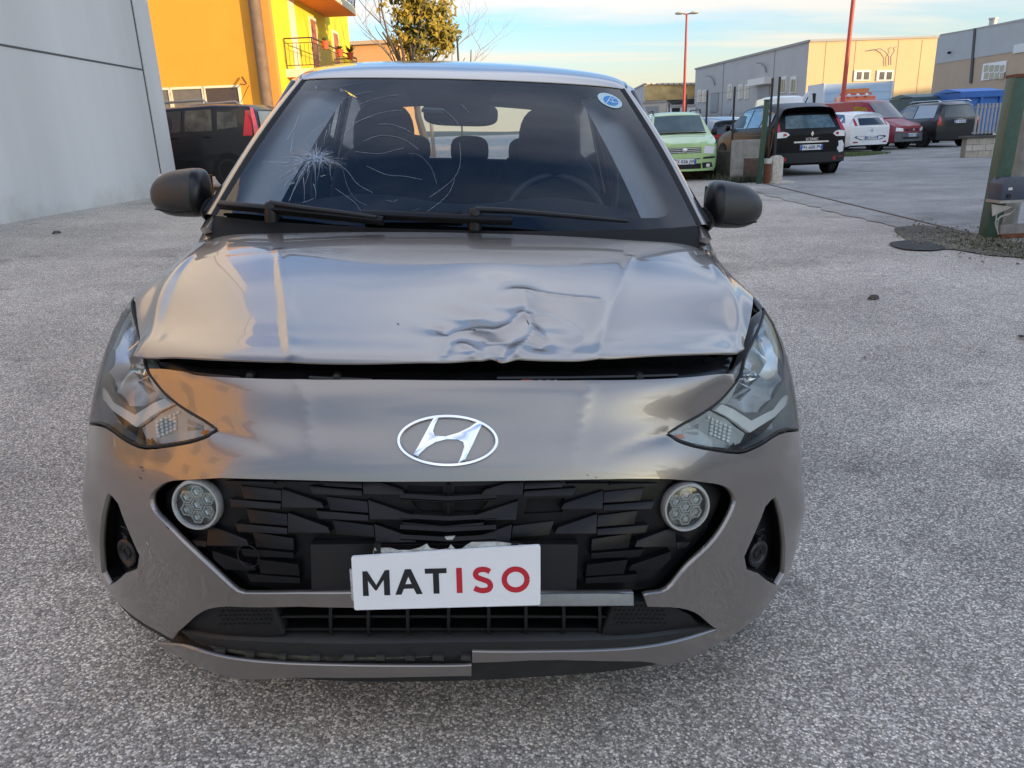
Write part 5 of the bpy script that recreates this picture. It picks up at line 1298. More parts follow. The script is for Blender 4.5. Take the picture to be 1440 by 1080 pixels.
# warehouse A
GREYW = mat('warehouse_grey', (.42,.41,.40), .85, noise=.06, nscale=.5, bump=.2, bscale=2); LITW = mat('warehouse_sunlit', (.62,.44,.23), .85, noise=.05, nscale=.4)  # end wall is a warmer copy with low sunlight put into its colour
def wall_building(name, foot, h, mats, label, depth_in=25, roof=None, base=0.):
    """foot: list of (x, y) of the visible faces, left to right; closes itself behind"""
    o = empty(name, (foot[0][0], foot[0][1], 0)); tag(o, label, 'building'); ox, oy = foot[0]
    pts = [(x-ox, y-oy) for x, y in foot]; back = [(pts[-1][0]+depth_in*.3, pts[-1][1]+depth_in), (pts[0][0]+depth_in*.3, pts[0][1]+depth_in)]
    allp = pts+back; n = len(allp); hs = h if isinstance(h, (list, tuple)) else [h]*len(pts)
    H2 = list(hs)+[hs[-1], hs[0]]
    for i in range(n):
        a, b = allp[i], allp[(i+1) % n]; m_ = mats[i] if i < len(mats) else mats[0]
        me = MB(); me.add([(*a,base-.3),(*b,base-.3),(*b,H2[(i+1) % n]),(*a,H2[i])], [(0,1,2,3)]); me.build('wall', m_, o)
    me = MB(); me.add([(*p, H2[i]) for i, p in enumerate(allp)], [tuple(range(n))]); me.build('roof', roof or mats[0], o)
    for i in range(len(pts)-1):   # coping strip
        a, b = Vector((*pts[i], hs[i])), Vector((*pts[i+1], hs[i+1])); d = (b-a).normalized(); nrm = Vector((d.y, -d.x, 0))
        me = MB(); e = .12; vs = []
        for p in (a, b):
            for q, zz in ((-.05,-.02),(e,-.02),(e,.16),(-.05,.16)): vs.append(tuple(p+nrm*q+Vector((0,0,zz))))
        me.add(vs, [(0,1,5,4),(1,2,6,5),(2,3,7,6),(3,0,4,7),(0,3,2,1),(4,5,6,7)]); me.build('coping', mat('coping_grey', (.30,.28,.26), .6), o)
    return o
ya, yb, yc = 64., 92., 67.
Aw = [(WX(977,130,yb)[0], yb), (WX(1135,100,ya)[0], ya), (WX(1313,100,yc)[0], yc)]
hA = [WX(977,98,yb)[2], WX(1137,59,ya)[2], WX(1315,53,yc)[2]]
WA = wall_building('warehouse', Aw, hA, [GREYW, LITW], 'long warehouse with shaded grey side and warm sun-coloured end wall, behind the red lamp pole')
class Face:
    def __init__(s, o, a, b): s.o = o; s.a = np.array([*a, 0.]); s.b = np.array([*b, 0.]); s.d = (s.b-s.a)/np.linalg.norm(s.b-s.a); s.n = np.array([s.d[1], -s.d[0], 0]); s.org = np.array(o.location)
    def pt(s, px, py, off=0.):
        c, d = ray_world(px, py); t = ((s.a-c)@s.n)/(d@s.n); return c+d*t+s.n*off-s.org
    def plate(s, name, pxs, off, m, t=None, parent=None):
        P = [s.pt(*p, off) for p in pxs]; mb_ = MB(); plate(mb_, P, s.n, t or off+.02); return mb_.build(name, m, parent or s.o)
    def rect(s, name, x0, y0, x1, y1, off, m, parent=None, t=None):   # true vertical rectangle from 2 corners
        A, Bq, Cq = s.pt(x0, y0, off), s.pt(x1, y0, off), s.pt(x0, y1, off); B = np.array([Bq[0], Bq[1], Cq[2]]); P = [A, np.array([B[0],B[1],A[2]]), B, np.array([A[0],A[1],B[2]])]
        mb_ = MB(); plate(mb_, P, s.n, t or off+.02); return mb_.build(name, m, parent or s.o)
FG = Face(WA, Aw[0], Aw[1]); FL = Face(WA, Aw[1], Aw[2])
WFR = mat('white_frame', (.66,.64,.60), .6); PANE = mat('pane_dark', (.045,.055,.06), .08, coat=.6); PANE2 = mat('pane_grey', (.16,.17,.18), .12, coat=.6); DOORG = mat('roller_door_grey', (.26,.265,.27), .6)
for x in (1027,1042,1051,984,991): 
    f = FG.rect('window_frame', x-2, 119 if x > 1000 else 127, x+3.2, 139 if x > 1000 else 144, .12, WFR); FG.rect('pane', x-.8, 121 if x > 1000 else 129, x+2, 137 if x > 1000 else 142, .15, PANE2, f)
for x in (1102,1116):
    f = FG.rect('window_frame', x-2.6, 108, x+5.4, 131, .12, WFR)
    FG.rect('pane', x-1.4, 112, x+1.0, 129, .15, PANE, f); FG.rect('pane', x+1.8, 112, x+4.4, 129, .15, PANE, f)
f = FG.rect('door', 1001, 131, 1011, 158, .10, DOORG); 
f = FG.rect('door', 1067, 122, 1083, 160, .10, DOORG); FG.rect('door_canopy', 1063, 112, 1087, 121, .8, WFR, f)
for px, py_ in ((1018, 89), (1090, 71)): FG.rect('panel_joint', px, py_, px+.5, 175, .03, mat('joint_dark', (.2,.2,.2), .9))
for (px, py) in ((1000,106),(1073,88)):
    P = [FG.pt(px+6, py+14, .1), FG.pt(px+6, py+6, .2), FG.pt(px+3, py+1, .35), FG.pt(px-2, py, .45)]
    mb = MB(); mb.tube([tuple(p) for p in P], .07, 6); mb.build('lamp_arm', mat('arm_grey', (.22,.22,.22), .5), WA)
for x in (1204, 1236):
    f = FL.rect('window_frame', x-3.5, 99, x+19.5, 114, .12, WFR)
    FL.rect('pane', x, 101.5, x+6.5, 112, .15, PANE, f); FL.rect('pane', x+10, 101.5, x+17, 112, .15, PANE, f)
for px in (1162,1204,1264,1297): FL.rect('panel_joint', px, 56, px+.5, 165, .03, mat('joint_warm', (.42,.33,.22), .9))
P = [(1246,92),(1246,80),(1241,73),(1234,69),(1220,71)]; mb = MB(); mb.tube([tuple(FL.pt(*p, .3)) for p in P], .04, 6); mb.build('lamp_arm', MATS['arm_grey'], WA)
P = [(1249,92),(1249,80),(1254,72),(1252,68),(1257,66)]; mb = MB(); mb.tube([tuple(FL.pt(*p, .3)) for p in P], .04, 6); mb.build('lamp_arm', MATS['arm_grey'], WA)
# warehouse B, right
yb0, yb1 = 125., 96.
Bw = [(WX(1317,100,yb0)[0], yb0), (WX(1470,100,yb1)[0]+.3, yb1-3)]
hB = [WX(1315,50,yb0)[2], WX(1470,19,yb1-3)[2]]
TAN = mat('warehouse_tan', (.42,.31,.22), .85, noise=.05, nscale=.5)
WB = wall_building('warehouse', Bw, hB, [TAN], 'grey and tan two-tone warehouse at the right edge with gridded window')
FB = Face(WB, Bw[0], Bw[1])
Ptop = [(1316.5,50.5),(1469,20),(1469,66),(1316.5,90)]
FB.plate('upper_cladding', Ptop, .08, mat('cladding_grey', (.38,.385,.39), .7, noise=.05, nscale=.5))
FB.plate('drain_pipe', [(1371,40),(1374,39.5),(1367.5,117),(1364.5,117)], .20, mat('dark_pipe', (.05,.05,.055), .6))
fr = FB.rect('window_frame', 1384, 90, 1416, 113, .14, mat('window_white', (.72,.72,.72), .6))
for i in range(4):
    for j in range(2): FB.rect('pane', 1386+i*7.4, 92+j*10.4, 1392+i*7.4, 101+j*10.4, .17, PANE2, fr)
FB.rect('sign_panel', 1428, 63, 1466, 75, .2, mat('sign_white', (.6,.6,.6), .6))
mb = MB(); p = FB.pt(1380,38,-1.5); mb.lathe([(.5,-1.5),(.5,.9),(.62,.9),(.62,1.1),(0,1.15)], tuple(p), 'z', 14); mb.build('roof_vent', mat('vent_metal', (.4,.4,.4), .5, .6), WB)
mb = MB(); p = FB.pt(1338,74,.4); mb.tube([tuple(FB.pt(1338,74,.05)), tuple(p)], .08, 6); mb.lathe([(0,-.25),(.2,-.2),(.2,.1),(0,.2)], tuple(p), 'y', 10); mb.build('camera_lamp', BLK, WB)
# far low building C; orange sunlight is put into the fascia colour
yc0 = 105.
Cw = [(WX(884,140,yc0+22)[0], yc0+22), (WX(906,140,yc0)[0], yc0), (WX(980,140,yc0+1)[0], yc0+1)]
hC = [WX(884,130,yc0+22)[2], WX(906,119,yc0)[2], WX(980,118,yc0+1)[2]]
WC = wall_building('storage_shed', Cw, hC, [GREYW, mat('fascia_sunlit', (.62,.42,.17), .8, noise=.35, nscale=.7)], 'far low shed with warm sunlit-coloured fascia, left of the long warehouse')
FC = Face(WC, Cw[1], Cw[2])
FC.plate('lower_recess', [(907,142),(979,139),(979,165),(907,168)], .3, mat('recess_dark', (.05,.05,.05), .9))
for i in range(9): FC.rect('roof_bump', 908+i*8, 117.2, 913+i*8, 119, .4, mat('bump_pale', (.62,.55,.45), .8))
yd = 82.
Dw = [(WX(895,160,yd)[0], yd), (WX(937,160,yd)[0], yd)]
WD = wall_building('small_annex', Dw, [WX(895,146,yd)[2], WX(937,143,yd)[2]], [mat('annex_cream', (.50,.44,.36), .85)], 'small cream annex with wide grey door, behind the pale green car', depth_in=8)
FD = Face(WD, Dw[0], Dw[1]); FD.rect('door', 903, 150, 926, 163, .1, DOORG)
ye = 78.
Ew = [(WX(938,160,ye)[0], ye), (WX(978,160,ye)[0], ye)]
WE = wall_building('site_cabin', Ew, [WX(938,150,ye)[2], WX(978,149,ye)[2]], [mat('cabin_white', (.55,.56,.57), .7)], 'low white cabin with dark doorway beneath the far lamp post', depth_in=5)
Face(WE, *Ew).rect('doorway', 945, 152, 956, 163, .06, mat('doorway_dark', (.01,.01,.01), .9))

# --- the hall behind the viewer that keeps the yard in shade, and the lit house beyond the grey hall at the left
sx, sy = SDIR.x/math.hypot(SDIR.x, SDIR.y), SDIR.y/math.hypot(SDIR.x, SDIR.y)
cx_, cy_ = sx*60, sy*60
SH = empty('industrial_hall', (cx_, cy_, 0), math.atan2(sx, -sy), 'large grey industrial hall behind the viewer that shades the yard', 'building')
mb = MB(); mb.prism([(-6,-.3),(95,-.3),(95,11.9),(28,11.9),(28,10.3),(8.6,10.3),(8.6,12.8),(-6,12.8)], -24, 0, 'y'); mb.build('wall', mat('hall_shade_grey', (.22,.22,.215), .8, noise=.1, nscale=.4), SH)
for k in range(0, 9):
    mb = MB(); mb.box(k*9.5,k*9.5+6,0,.06,5.4,6.6); mb.build('window', PANE2, SH)
    if k % 2: 
        mb = MB(); mb.box(k*9.5+.5,k*9.5+5,0,.08,0,4.4); mb.build('roller_door', DOORG, SH)
LH = empty('orange_house', (-12.5, 3.5, 0), R(8), 'long sunlit orange house out of view at the left, reflected in the grey paint', 'building')
mb = MB(); mb.box(-9,0,-11.5,.0,-.3,6.6); mb.build('wall', mat('peach_render', (.86,.50,.20), .9, noise=.05, nscale=.8), LH)
for y_ in (-9.8,-6.2,-2.6):
    for z_ in (1.3, 4.3):
        f_ = MB(); f_.box(0,.06,y_,y_+1.5,z_,z_+1.5); f_ = f_.build('window_frame', CRE, LH); mb = MB(); mb.box(.05,.08,y_+.1,y_+1.4,z_+.1,z_+1.4); mb.build('shutter', SHP, f_)
mb = MB(); mb.box(-9.4,.7,-11.9,.4,6.6,6.9); mb.build('roof', mat('roof_brown', (.2,.12,.08), .9), LH)

# --- trees
def tree(name, loc, h, crown, leaf_m, n_leaf, label, seed=1, leaf=.14, bark=(.10,.08,.06), spread=1.0, twigs=5, lobes=None, thick=.022):
    rs = random.Random(seed); o = empty(name, loc); tag(o, label, 'tree'); mb = MB(); tips = []
    def branch(p, d, L, r_, lev):
        pts = [p]; q = p; dd = d
        for i in range(4):
            dd = (dd + Vector((rs.uniform(-.18,.18), rs.uniform(-.18,.18), rs.uniform(-.03,.16)))).normalized(); q = q+dd*L/4; pts.append(q)
        mb.tube([tuple(x) for x in pts], [r_, r_*.85, r_*.7, r_*.55, r_*.4], 5 if lev else 8, caps=False); tips.append((pts[-1], lev)); tips.append((pts[2], lev))
        if lev < twigs:
            for k in range(rs.choice((2,3,3)) if lev else 5):
                s = pts[rs.choice((1,2,3,4))] if lev else pts[rs.choice((2,3,4))]; a = rs.uniform(0, 6.28); t = rs.uniform(.45,.95)*spread
                nd = (dd*(1-.2*t) + Vector((math.cos(a), math.sin(a), .15))*t).normalized(); branch(s, nd, L*rs.uniform(.55,.78), r_*.5, lev+1)
    branch(Vector((0,0,0)), Vector((0,0,1)), h*.45, h*thick, 0)
    mb.build('trunk', mat('bark_'+name, bark, .9), o, smooth=True)
    if n_leaf:
        vs, fs = [], []; cl = [t for t, lev in tips if lev >= 2]
        if lobes:
            cl = [Vector(c_)+Vector((rs.gauss(0,r_*.5), rs.gauss(0,r_*.5), rs.gauss(0,r_*.5))) for c_, r_ in lobes for _ in range(40)]
        for k in range(n_leaf):
            c = rs.choice(cl); p = c+Vector((rs.gauss(0,.28), rs.gauss(0,.28), rs.gauss(0,.25)))*crown; a = Vector((rs.gauss(0,1), rs.gauss(0,1), rs.gauss(0,1))).normalized(); b = a.orthogonal().normalized()
            s_ = leaf*rs.uniform(.6,1.3); i = len(vs); vs += [tuple(p-a*s_), tuple(p+b*s_*.42), tuple(p+a*s_), tuple(p-b*s_*.42)]; fs.append((i,i+1,i+2,i+3))
        lo = mesh('crown', vs, fs, leaf_m, o); lo['kind'] = 'stuff'
    return o
def leafmat(name, c1, c2):
    m = bpy.data.materials.new(name); m.use_nodes = True; nt = m.node_tree; b = nt.nodes['Principled BSDF']; g = nt.nodes.new('ShaderNodeNewGeometry')
    n = nt.nodes.new('ShaderNodeTexNoise'); n.inputs['Scale'].default_value = 1.6; n.inputs['Detail'].default_value = 5; nt.links.new(g.outputs['Position'], n.inputs['Vector'])
    mr = nt.nodes.new('ShaderNodeMapRange'); mr.inputs['From Min'].default_value = .35; mr.inputs['From Max'].default_value = .65; nt.links.new(n.outputs['Fac'], mr.inputs['Value'])
    mx = nt.nodes.new('ShaderNodeMix'); mx.data_type = 'RGBA'; mx.inputs[6].default_value = (*c1, 1); mx.inputs[7].default_value = (*c2, 1); nt.links.new(mr.outputs[0], mx.inputs[0]); nt.links.new(mx.outputs[2], b.inputs['Base Color'])
    b.inputs['Roughness'].default_value = .55; return m
tp = WX(592,60,33)
tree('leafy_tree', (tp[0], 33, 0), 9.0, .62, leafmat('leaf_gold', (.09,.10,.014), (.42,.29,.03)), 5200, 'leafy golden-green tree rising above the grey car roof', 4, .15, spread=.55, twigs=3,
     lobes=[((.35,0,5.2),.9),((.6,0,6.0),.7),((-.4,0,5.6),.75),((-.2,.2,6.6),.75),((-.6,0,7.4),.7),((.1,0,7.7),.75),((.5,0,7.2),.6),((-.3,0,8.6),.7),((.3,0,8.5),.6),((.9,0,5.0),.6),((-.9,0,6.9),.3),((-.3,0,4.6),.7)])
tree('bare_tree', (WX(600,60,40)[0], 40, 0), 10.5, 1, None, 0, 'bare thin-branched tree standing behind the leafy golden tree', 11, bark=(.30,.24,.21), spread=1.15, twigs=5, thick=.011)

# --- lamp posts
REDP = mat('red_paint', (.42,.06,.05), .5, noise=.1, nscale=3)
yl = 51.; b_ = WX(961,170,yl); tpz = WX(963,20,yl)[2]
LP = empty('street_lamp', (b_[0], yl, 0), 0, 'tall slim red lamp post with twin flat heads, far behind the green car', 'street lamp', 'red lamp posts')
mb = MB(); mb.tube([(0,0,0),(0,0,tpz)], [.11,.06], 10); mb.build('pole', REDP, LP, smooth=True)
HEADL = mat('lamp_head', (.62,.60,.45), .5)
for s in (-1, 1):
    mb = MB(); mb.tube([(0,0,tpz),(s*.25,0,tpz+.03)], .04, 6); mb.build('arm', REDP, LP)
    mb = MB(); mb.lathe([(0,-.05),(.20,-.05),(.30,.0),(.22,.08),(0,.11)], (s*.46,0,tpz+.05), 'z', 16); o = mb.build('lamp_head', HEADL, LP, smooth=True)
yr = 34.; b_ = WX(1183,160,yr); t_ = WX(1200,0,yr); sl = (t_[0]-b_[0])/(t_[2]-b_[2])
RP = empty('street_lamp', (b_[0]-sl*b_[2], yr, 0), 0, 'thick red lamp post leaning slightly, rising out of frame behind the black car', 'street lamp', 'red lamp posts')
mb = MB(); mb.tube([(0,0,0),(sl*10,0,10)], [.10,.075], 12); mb.build('pole', mat('red_paint_bright', (.50,.07,.045), .5), RP, smooth=True)
mb = MB(); mb.box(-.2,.2,-.2,.2,0,.05); mb.build('base_plate', REDP, RP)
for s in (-1, 1):
    mb = MB(); mb.tube([(sl*10,0,10),(sl*10+s*.25,0,10.03)], .04, 6); mb.build('arm', REDP, RP)
    mb = MB(); mb.lathe([(0,-.05),(.20,-.05),(.30,.0),(.22,.08),(0,.11)], (sl*10+s*.46,0,10.05), 'z', 16); mb.build('lamp_head', HEADL, RP, smooth=True)
# ------------------------------------------------------------------ other vehicles
GLD = mat('car_glass_dark', (.022,.028,.03), .03, coat=1.0, coat_rough=.0); BUMPB = mat('bumper_black', (.014,.015,.016), .55, spec=.35); WHT = mat('lamp_white', (.75,.76,.77), .15, coat=1); REDL = mat('lamp_red', (.42,.012,.02), .12, coat=1)
PLW = mat('plate_white', (.66,.67,.70), .4); PLB = mat('plate_blue', (.03,.09,.42), .4); PINK = mat('plate_ink', (.03,.03,.05), .5); SHD = mat('wheel_well', (.008,.008,.008), .9)
def text_mesh(s, size):
    cu = bpy.data.curves.new('characters', 'FONT'); cu.body = s; cu.size = size; cu.align_x = 'CENTER'; cu.align_y = 'CENTER'; cu.offset = size*.02
    o = bpy.data.objects.new('characters', cu); COL.objects.link(o); dg = bpy.context.evaluated_depsgraph_get(); me = bpy.data.meshes.new_from_object(o.evaluated_get(dg)); bpy.data.objects.remove(o); bpy.data.curves.remove(cu); me.name = 'characters'; me.materials.clear(); return me
class Veh:
    """lofted body; front at local y=0 facing -y.  stations: (y, half width, z bottom, belt, half width at roof, roof z, lean)"""
    def __init__(s, name, loc, rz, label, st, m, group='vehicles parked beyond the gate', curvf=.16, curvr=.08, cat='car', lowm=None, lowz=None):
        s.st = st; s.cf = curvf; s.cr = curvr; s.L = st[-1][0]
        if abs(((rz+math.pi) % (2*math.pi))-math.pi) > 1.2: loc = (loc[0]+math.sin(rz)*s.L, loc[1]-math.cos(rz)*s.L, 0); loc = (loc[0], loc[1], gz(loc[0]*.5+loc[0]*.5, loc[1]))
        s.o = empty(name, loc, rz, label, cat, group)
        def sec(q):
            y, w, zb, zt, wr, zr, ln = q; zm = zb+(zt-zb)*.45
            return [(w*.93,zb),(w*.985,zb+.10),(w,zm),(w*.99,zt-.10),(w*.95,zt),(wr,zr-.05),(wr*.86,zr-.01),(wr*.45,zr+.012),(0,zr+.018)]
        s.sec = sec; V = []; n = 9
        for q in st:
            S_ = sec(q); row = []
            for side in (1, -1):
                pts = S_ if side == 1 else S_[-2::-1]
                for x, z in pts:
                    k = max(0, (z-q[3])/max(.01, q[5]-q[3])) if q[5] > q[3]+.15 else 0
                    row.append((x*side, q[0]+q[6]*k, z))
            V.append(row)
        m_ = len(V[0]); vs = [p for r_ in V for p in r_]; fs = []
        for i in range(len(V)-1):
            for j in range(m_-1): fs.append((i*m_+j, i*m_+j+1, (i+1)*m_+j+1, (i+1)*m_+j))
        # caps, curved in plan
        mi = [0]*len(fs)
        for idx, q, sg, cv in ((0, st[0], -1, curvf), (len(V)-1, st[-1], 1, curvr)):
            S_ = sec(q); K = 8; b0 = len(vs)
            for x, z in S_:
                k = max(0, (z-q[3])/max(.01, q[5]-q[3])) if q[5] > q[3]+.15 else 0
                for c in range(K+1):
                    f = -1+2*c/K; vs.append((x*f, q[0]+q[6]*k + sg*cv*(1-f*f)*min(1, x/.5), z))
            for i in range(len(S_)-1):
                for c in range(K): fs.append((b0+i*(K+1)+c, b0+i*(K+1)+c+1, b0+(i+1)*(K+1)+c+1, b0+(i+1)*(K+1)+c)); mi.append(0)
        me = MB(); me.v = vs; me.f = fs; me.m = mi; s.body = me.build('body', m, s.o)
        bm = bmesh.new(); bm.from_mesh(s.body.data); bmesh.ops.remove_doubles(bm, verts=bm.verts, dist=.002); bmesh.ops.recalc_face_normals(bm, faces=bm.faces); bm.to_mesh(s.body.data); bm.free()
        s.body.data.polygons.foreach_set('use_smooth', [True]*len(s.body.data.polygons)); s.body.data.set_sharp_from_angle(angle=R(50))
        mb = MB(); mb.box(-st[0][1]*.8, st[0][1]*.8, .3, s.L-.25, st[0][2]-.03, st[0][2]+.1); mb.build('underbody', SHD, s.o)
    def hw(s, q, z):
        S_ = s.sec(q); 
        for (x0, z0), (x1, z1) in zip(S_, S_[1:]):
            if z0 <= z <= z1: return x0+(x1-x0)*(z-z0)/max(1e-6, z1-z0)
        return S_[0][0] if z < S_[0][1] else 0.
    def end(s, x, z, rear, off=.006):
        q = s.st[-1] if rear else s.st[0]; cv = s.cr if rear else s.cf; sg = 1 if rear else -1; w = max(.05, s.hw(q, z)); f = max(-1, min(1, x/w))
        k = max(0, (z-q[3])/max(.01, q[5]-q[3])) if q[5] > q[3]+.15 else 0
        return (x, q[0]+q[6]*k + sg*(cv*(1-f*f)*min(1, w/.5)+off), z)
    def side(s, y, z, sg, off=.006):
        st = s.st; i = max(0, min(len(st)-2, next((k for k in range(len(st)-1) if y <= st[k+1][0]), len(st)-2))); t = (y-st[i][0])/(st[i+1][0]-st[i][0]); q = tuple(a+(b-a)*t for a, b in zip(st[i], st[i+1]))
        k = max(0, (z-q[3])/max(.01, q[5]-q[3])) if q[5] > q[3]+.15 else 0
        return (sg*(s.hw(q, z)+off), y+q[6]*k*0, z)
    def _poly(s, name, P, fn, m, parent=None, t=.012):
        P2_ = []
        for i in range(len(P)):
            a, b = P[i], P[(i+1) % len(P)]; n = max(1, int(math.hypot(b[0]-a[0], b[1]-a[1])/.12))
            for k in range(n): P2_.append((a[0]+(b[0]-a[0])*k/n, a[1]+(b[1]-a[1])*k/n))
        tri = tessellate_polygon([[Vector((a, b, 0)) for a, b in P2_]]); V = [fn(a, b) for a, b in P2_]; n = len(V)
        # refine interior by splitting long triangles through the surface function
        c0 = fn(*np.mean(P2_, 0)); mb = MB(); mb.add(V, [tuple(q) for q in tri]); return mb.build(name, m, parent or s.o)
    def grid(s, name, x0, x1, z0, z1, fn, m, parent=None, nx=8, nz=3, trap=0.):
        vs = [];
        for j in range(nz+1):
            for i in range(nx+1):
                f = -1+2*i/nx; z = z0+(z1-z0)*j/nz; hw_ = (x1-x0)/2*(1-trap*j/nz); vs.append(fn((x0+x1)/2+f*hw_, z))
        mb = MB(); mb.add(vs, [(j*(nx+1)+i, j*(nx+1)+i+1, (j+1)*(nx+1)+i+1, (j+1)*(nx+1)+i) for j in range(nz) for i in range(nx)])
        o = mb.build(name, m, parent or s.o); o.data.polygons.foreach_set('use_smooth', [True]*len(o.data.polygons)); return o
    def R_(s, name, x0, x1, z0, z1, m, rear=True, off=.008, trap=0., parent=None, nx=8): return s.grid(name, x0, x1, z0, z1, lambda x, z: s.end(x, z, rear, off), m, parent, nx=nx, trap=trap)
    def RP(s, name, P, m, rear=True, off=.010, parent=None): return s._poly(name, P, lambda x, z: s.end(x, z, rear, off), m, parent)
    def SP(s, name, P, m, sg, off=.008, parent=None): return s._poly(name, P, lambda y, z: s.side(y, z, sg, off), m, parent)
    def shield(s, name, i, j, m, inset=.06, off=.006, rows=6):
        """glass between two stations (windscreen)"""
        a, b = s.st[i], s.st[j]; vs = []; K = 8
        for r_ in range(rows+1):
            t = .06+.88*r_/rows; y = a[0]+(b[0]-a[0])*t; z = a[5]+(b[5]-a[5])*t; w = (a[4]+(b[4]-a[4])*t)-inset
            for c in range(K+1):
                f = -1+2*c/K; vs.append((w*f, y-off*1.4-.02*(1-f*f), z+off*1.4+.012*(1-f*f)))
        mb = MB(); mb.add(vs, [(r_*(K+1)+c, r_*(K+1)+c+1, (r_+1)*(K+1)+c+1, (r_+1)*(K+1)+c) for r_ in range(rows) for c in range(K)]); o = mb.build(name, m, s.o); o.data.polygons.foreach_set('use_smooth', [True]*len(o.data.polygons)); return o
    def plate(s, z, rear, txt, x=0., w=.26, h=.058):
        f = s.end(x, z, rear, .02); sg = 1 if rear else -1
        p = empty('number_plate', f, 0); p.parent = s.o; p.rotation_euler = (0,0,0 if not rear else math.pi)
        mb = MB(); mb.box(-w,w,-.006,.012,-h,h); mb.build('backing', PLW, p, bevel=.003)
        mb = MB(); mb.box(-w+.002,-w+.04,-.009,-.004,-h+.002,h-.002); mb.box(w-.04,w-.002,-.009,-.004,-h+.002,h-.002); mb.build('blue_band', PLB, p); p.children[-1]['kind'] = 'stuff'
        t = link('characters', text_mesh(txt, .105), PINK, p); t.location = (0,-.0085,0); t.rotation_euler = (R(90),0,0)
    def wheels(s, ys, r_=.30, w_=.19, hw=None, rimm=None, z=None):
        hw = hw or s.st[len(s.st)//2][1]
        for y in ys:
            for sg in (-1, 1):
                wheel(s.o, sg*(hw-w_*.45), y, r_, r_, w_, sg, rimm=rimm)
                mb = MB(); mb.lathe([(0,0),(r_*1.17,0),(r_*1.17,-.02*sg)], (sg*(hw+.006),y,r_*1.03), 'x', 28); mb.build('wheel_arch', SHD, s.o)
    def handle(s, y, z, sg, m): 
        a = s.side(y, z, sg, .03); mb = MB(); mb.tube([s.side(y-.08,z,sg,.0), s.side(y-.05,z,sg,.03), s.side(y+.05,z,sg,.03), s.side(y+.08,z,sg,.0)], .012, 6); mb.build('door_handle', m, s.o)
    def mirror(s, y, z, sg, m):
        a = s.side(y, z, sg, 0); c = (a[0]+sg*.12, a[1], a[2]+.05); mb = MB(); mb.lathe([(0,-.09),(.06,-.075),(.085,-.02),(.08,.04),(0,.05)], c, 'x', 14); mb.tube([a, c], .02, 6); mb.build('door_mirror', m, s.o, smooth=True)
    def seam(s, P, sg):
        mb = MB()
        for a, b in zip(P, P[1:]): 
            A, B = Vector(s.side(*a, sg, .002)), Vector(s.side(*b, sg, .002)); mb.tube([tuple(A), tuple(B)], .006, 4)
        mb.build('door_seam', SHD, s.o)
def vpaint(n, c, metal=.3, rough=.4): return mat(n, c, rough, metal, coat=(1 if max(c) > .02 else .45), coat_rough=.04, noise=.04, nscale=3)
def vloc(px, y): x = float(WX(px, 200, y)[0]); return (x, y, gz(x, y))

# 1 pale green small car, front towards us
G = vpaint('pale_green_paint', (.40,.58,.25), .15)
v = Veh('small_hatchback', vloc(962,16.8), R(-6), 'pale green small hatchback facing us beside the low wall', [
 (.0,.70,.22,.80,.60,.84,0),(.12,.76,.20,.86,.64,.89,0),(.45,.785,.20,.93,.66,.96,0),(.80,.79,.20,.99,.66,1.03,0),(1.32,.79,.20,1.0,.58,1.45,0),(1.6,.79,.20,1.0,.57,1.51,0),(2.6,.79,.20,1.0,.57,1.53,0),(3.35,.77,.22,1.0,.56,1.46,0),(3.5,.74,.26,.98,.56,1.40,-.06)], G, curvf=.14)
v.shield('windscreen', 3, 4, mat('screen_green_tint', (.085,.115,.11), .04, coat=1, noise=.3, nscale=3), .05)
for sg in (-1,1):
    v.RP('headlight', [(sg*.42,.60),(sg*.66,.58),(sg*.69,.74),(sg*.45,.76)], WHT, False); v.RP('fog_light', [(sg*.50,.30),(sg*.58,.30),(sg*.58,.37),(sg*.50,.37)], WHT, False, .02)
    v.RP('bumper_strip', [(sg*.42,.475),(sg*.69,.49),(sg*.70,.53),(sg*.42,.52)], BUMPB, False); v.RP('fog_recess', [(sg*.42,.27),(sg*.66,.30),(sg*.62,.40),(sg*.40,.40)], BUMPB, False)
    v.SP('side_window', [(1.15,1.02),(1.45,1.40),(2.05,1.43),(2.05,1.02)], GLD, sg); v.SP('side_window', [(2.12,1.02),(2.12,1.43),(2.75,1.42),(2.85,1.02)], GLD, sg)
    v.mirror(1.05,1.0,sg,BUMPB); mb = MB(); mb.tube([(sg*.56,1.35,1.49),(sg*.56,1.45,1.56),(sg*.56,2.9,1.57),(sg*.56,3.0,1.51)], .018, 6); mb.build('roof_rail', BLK, v.o)
v.R_('upper_grille', -.37,.37,.615,.735, BLK, False); 
for z in (.635,.675,.715): v.R_('chrome_bar', -.36,.36,z-.008,z+.008, SILV, False, .016)
p = v.end(0,.675,False,.03); mb = MB(); mb.lathe([(0,-.01),(.045,-.008),(.055,0),(.06,.01)], p, 'y', 20); mb.build('round_badge', SILV, v.o, smooth=True)
v.R_('lower_intake', -.38,.38,.27,.385, BLK, False); v.R_('bumper_line', -.36,.36,.475,.495, BUMPB, False); v.plate(.43, False, 'CY 036 JW')
mb = MB(); mb.tube([(-.6,.72,1.035),(0,.66,1.045),(.6,.72,1.035)], .02, 6); mb.build('wiper_cowl', BLK, v.o)
v.wheels((.62,2.92), .285, .17, .79)
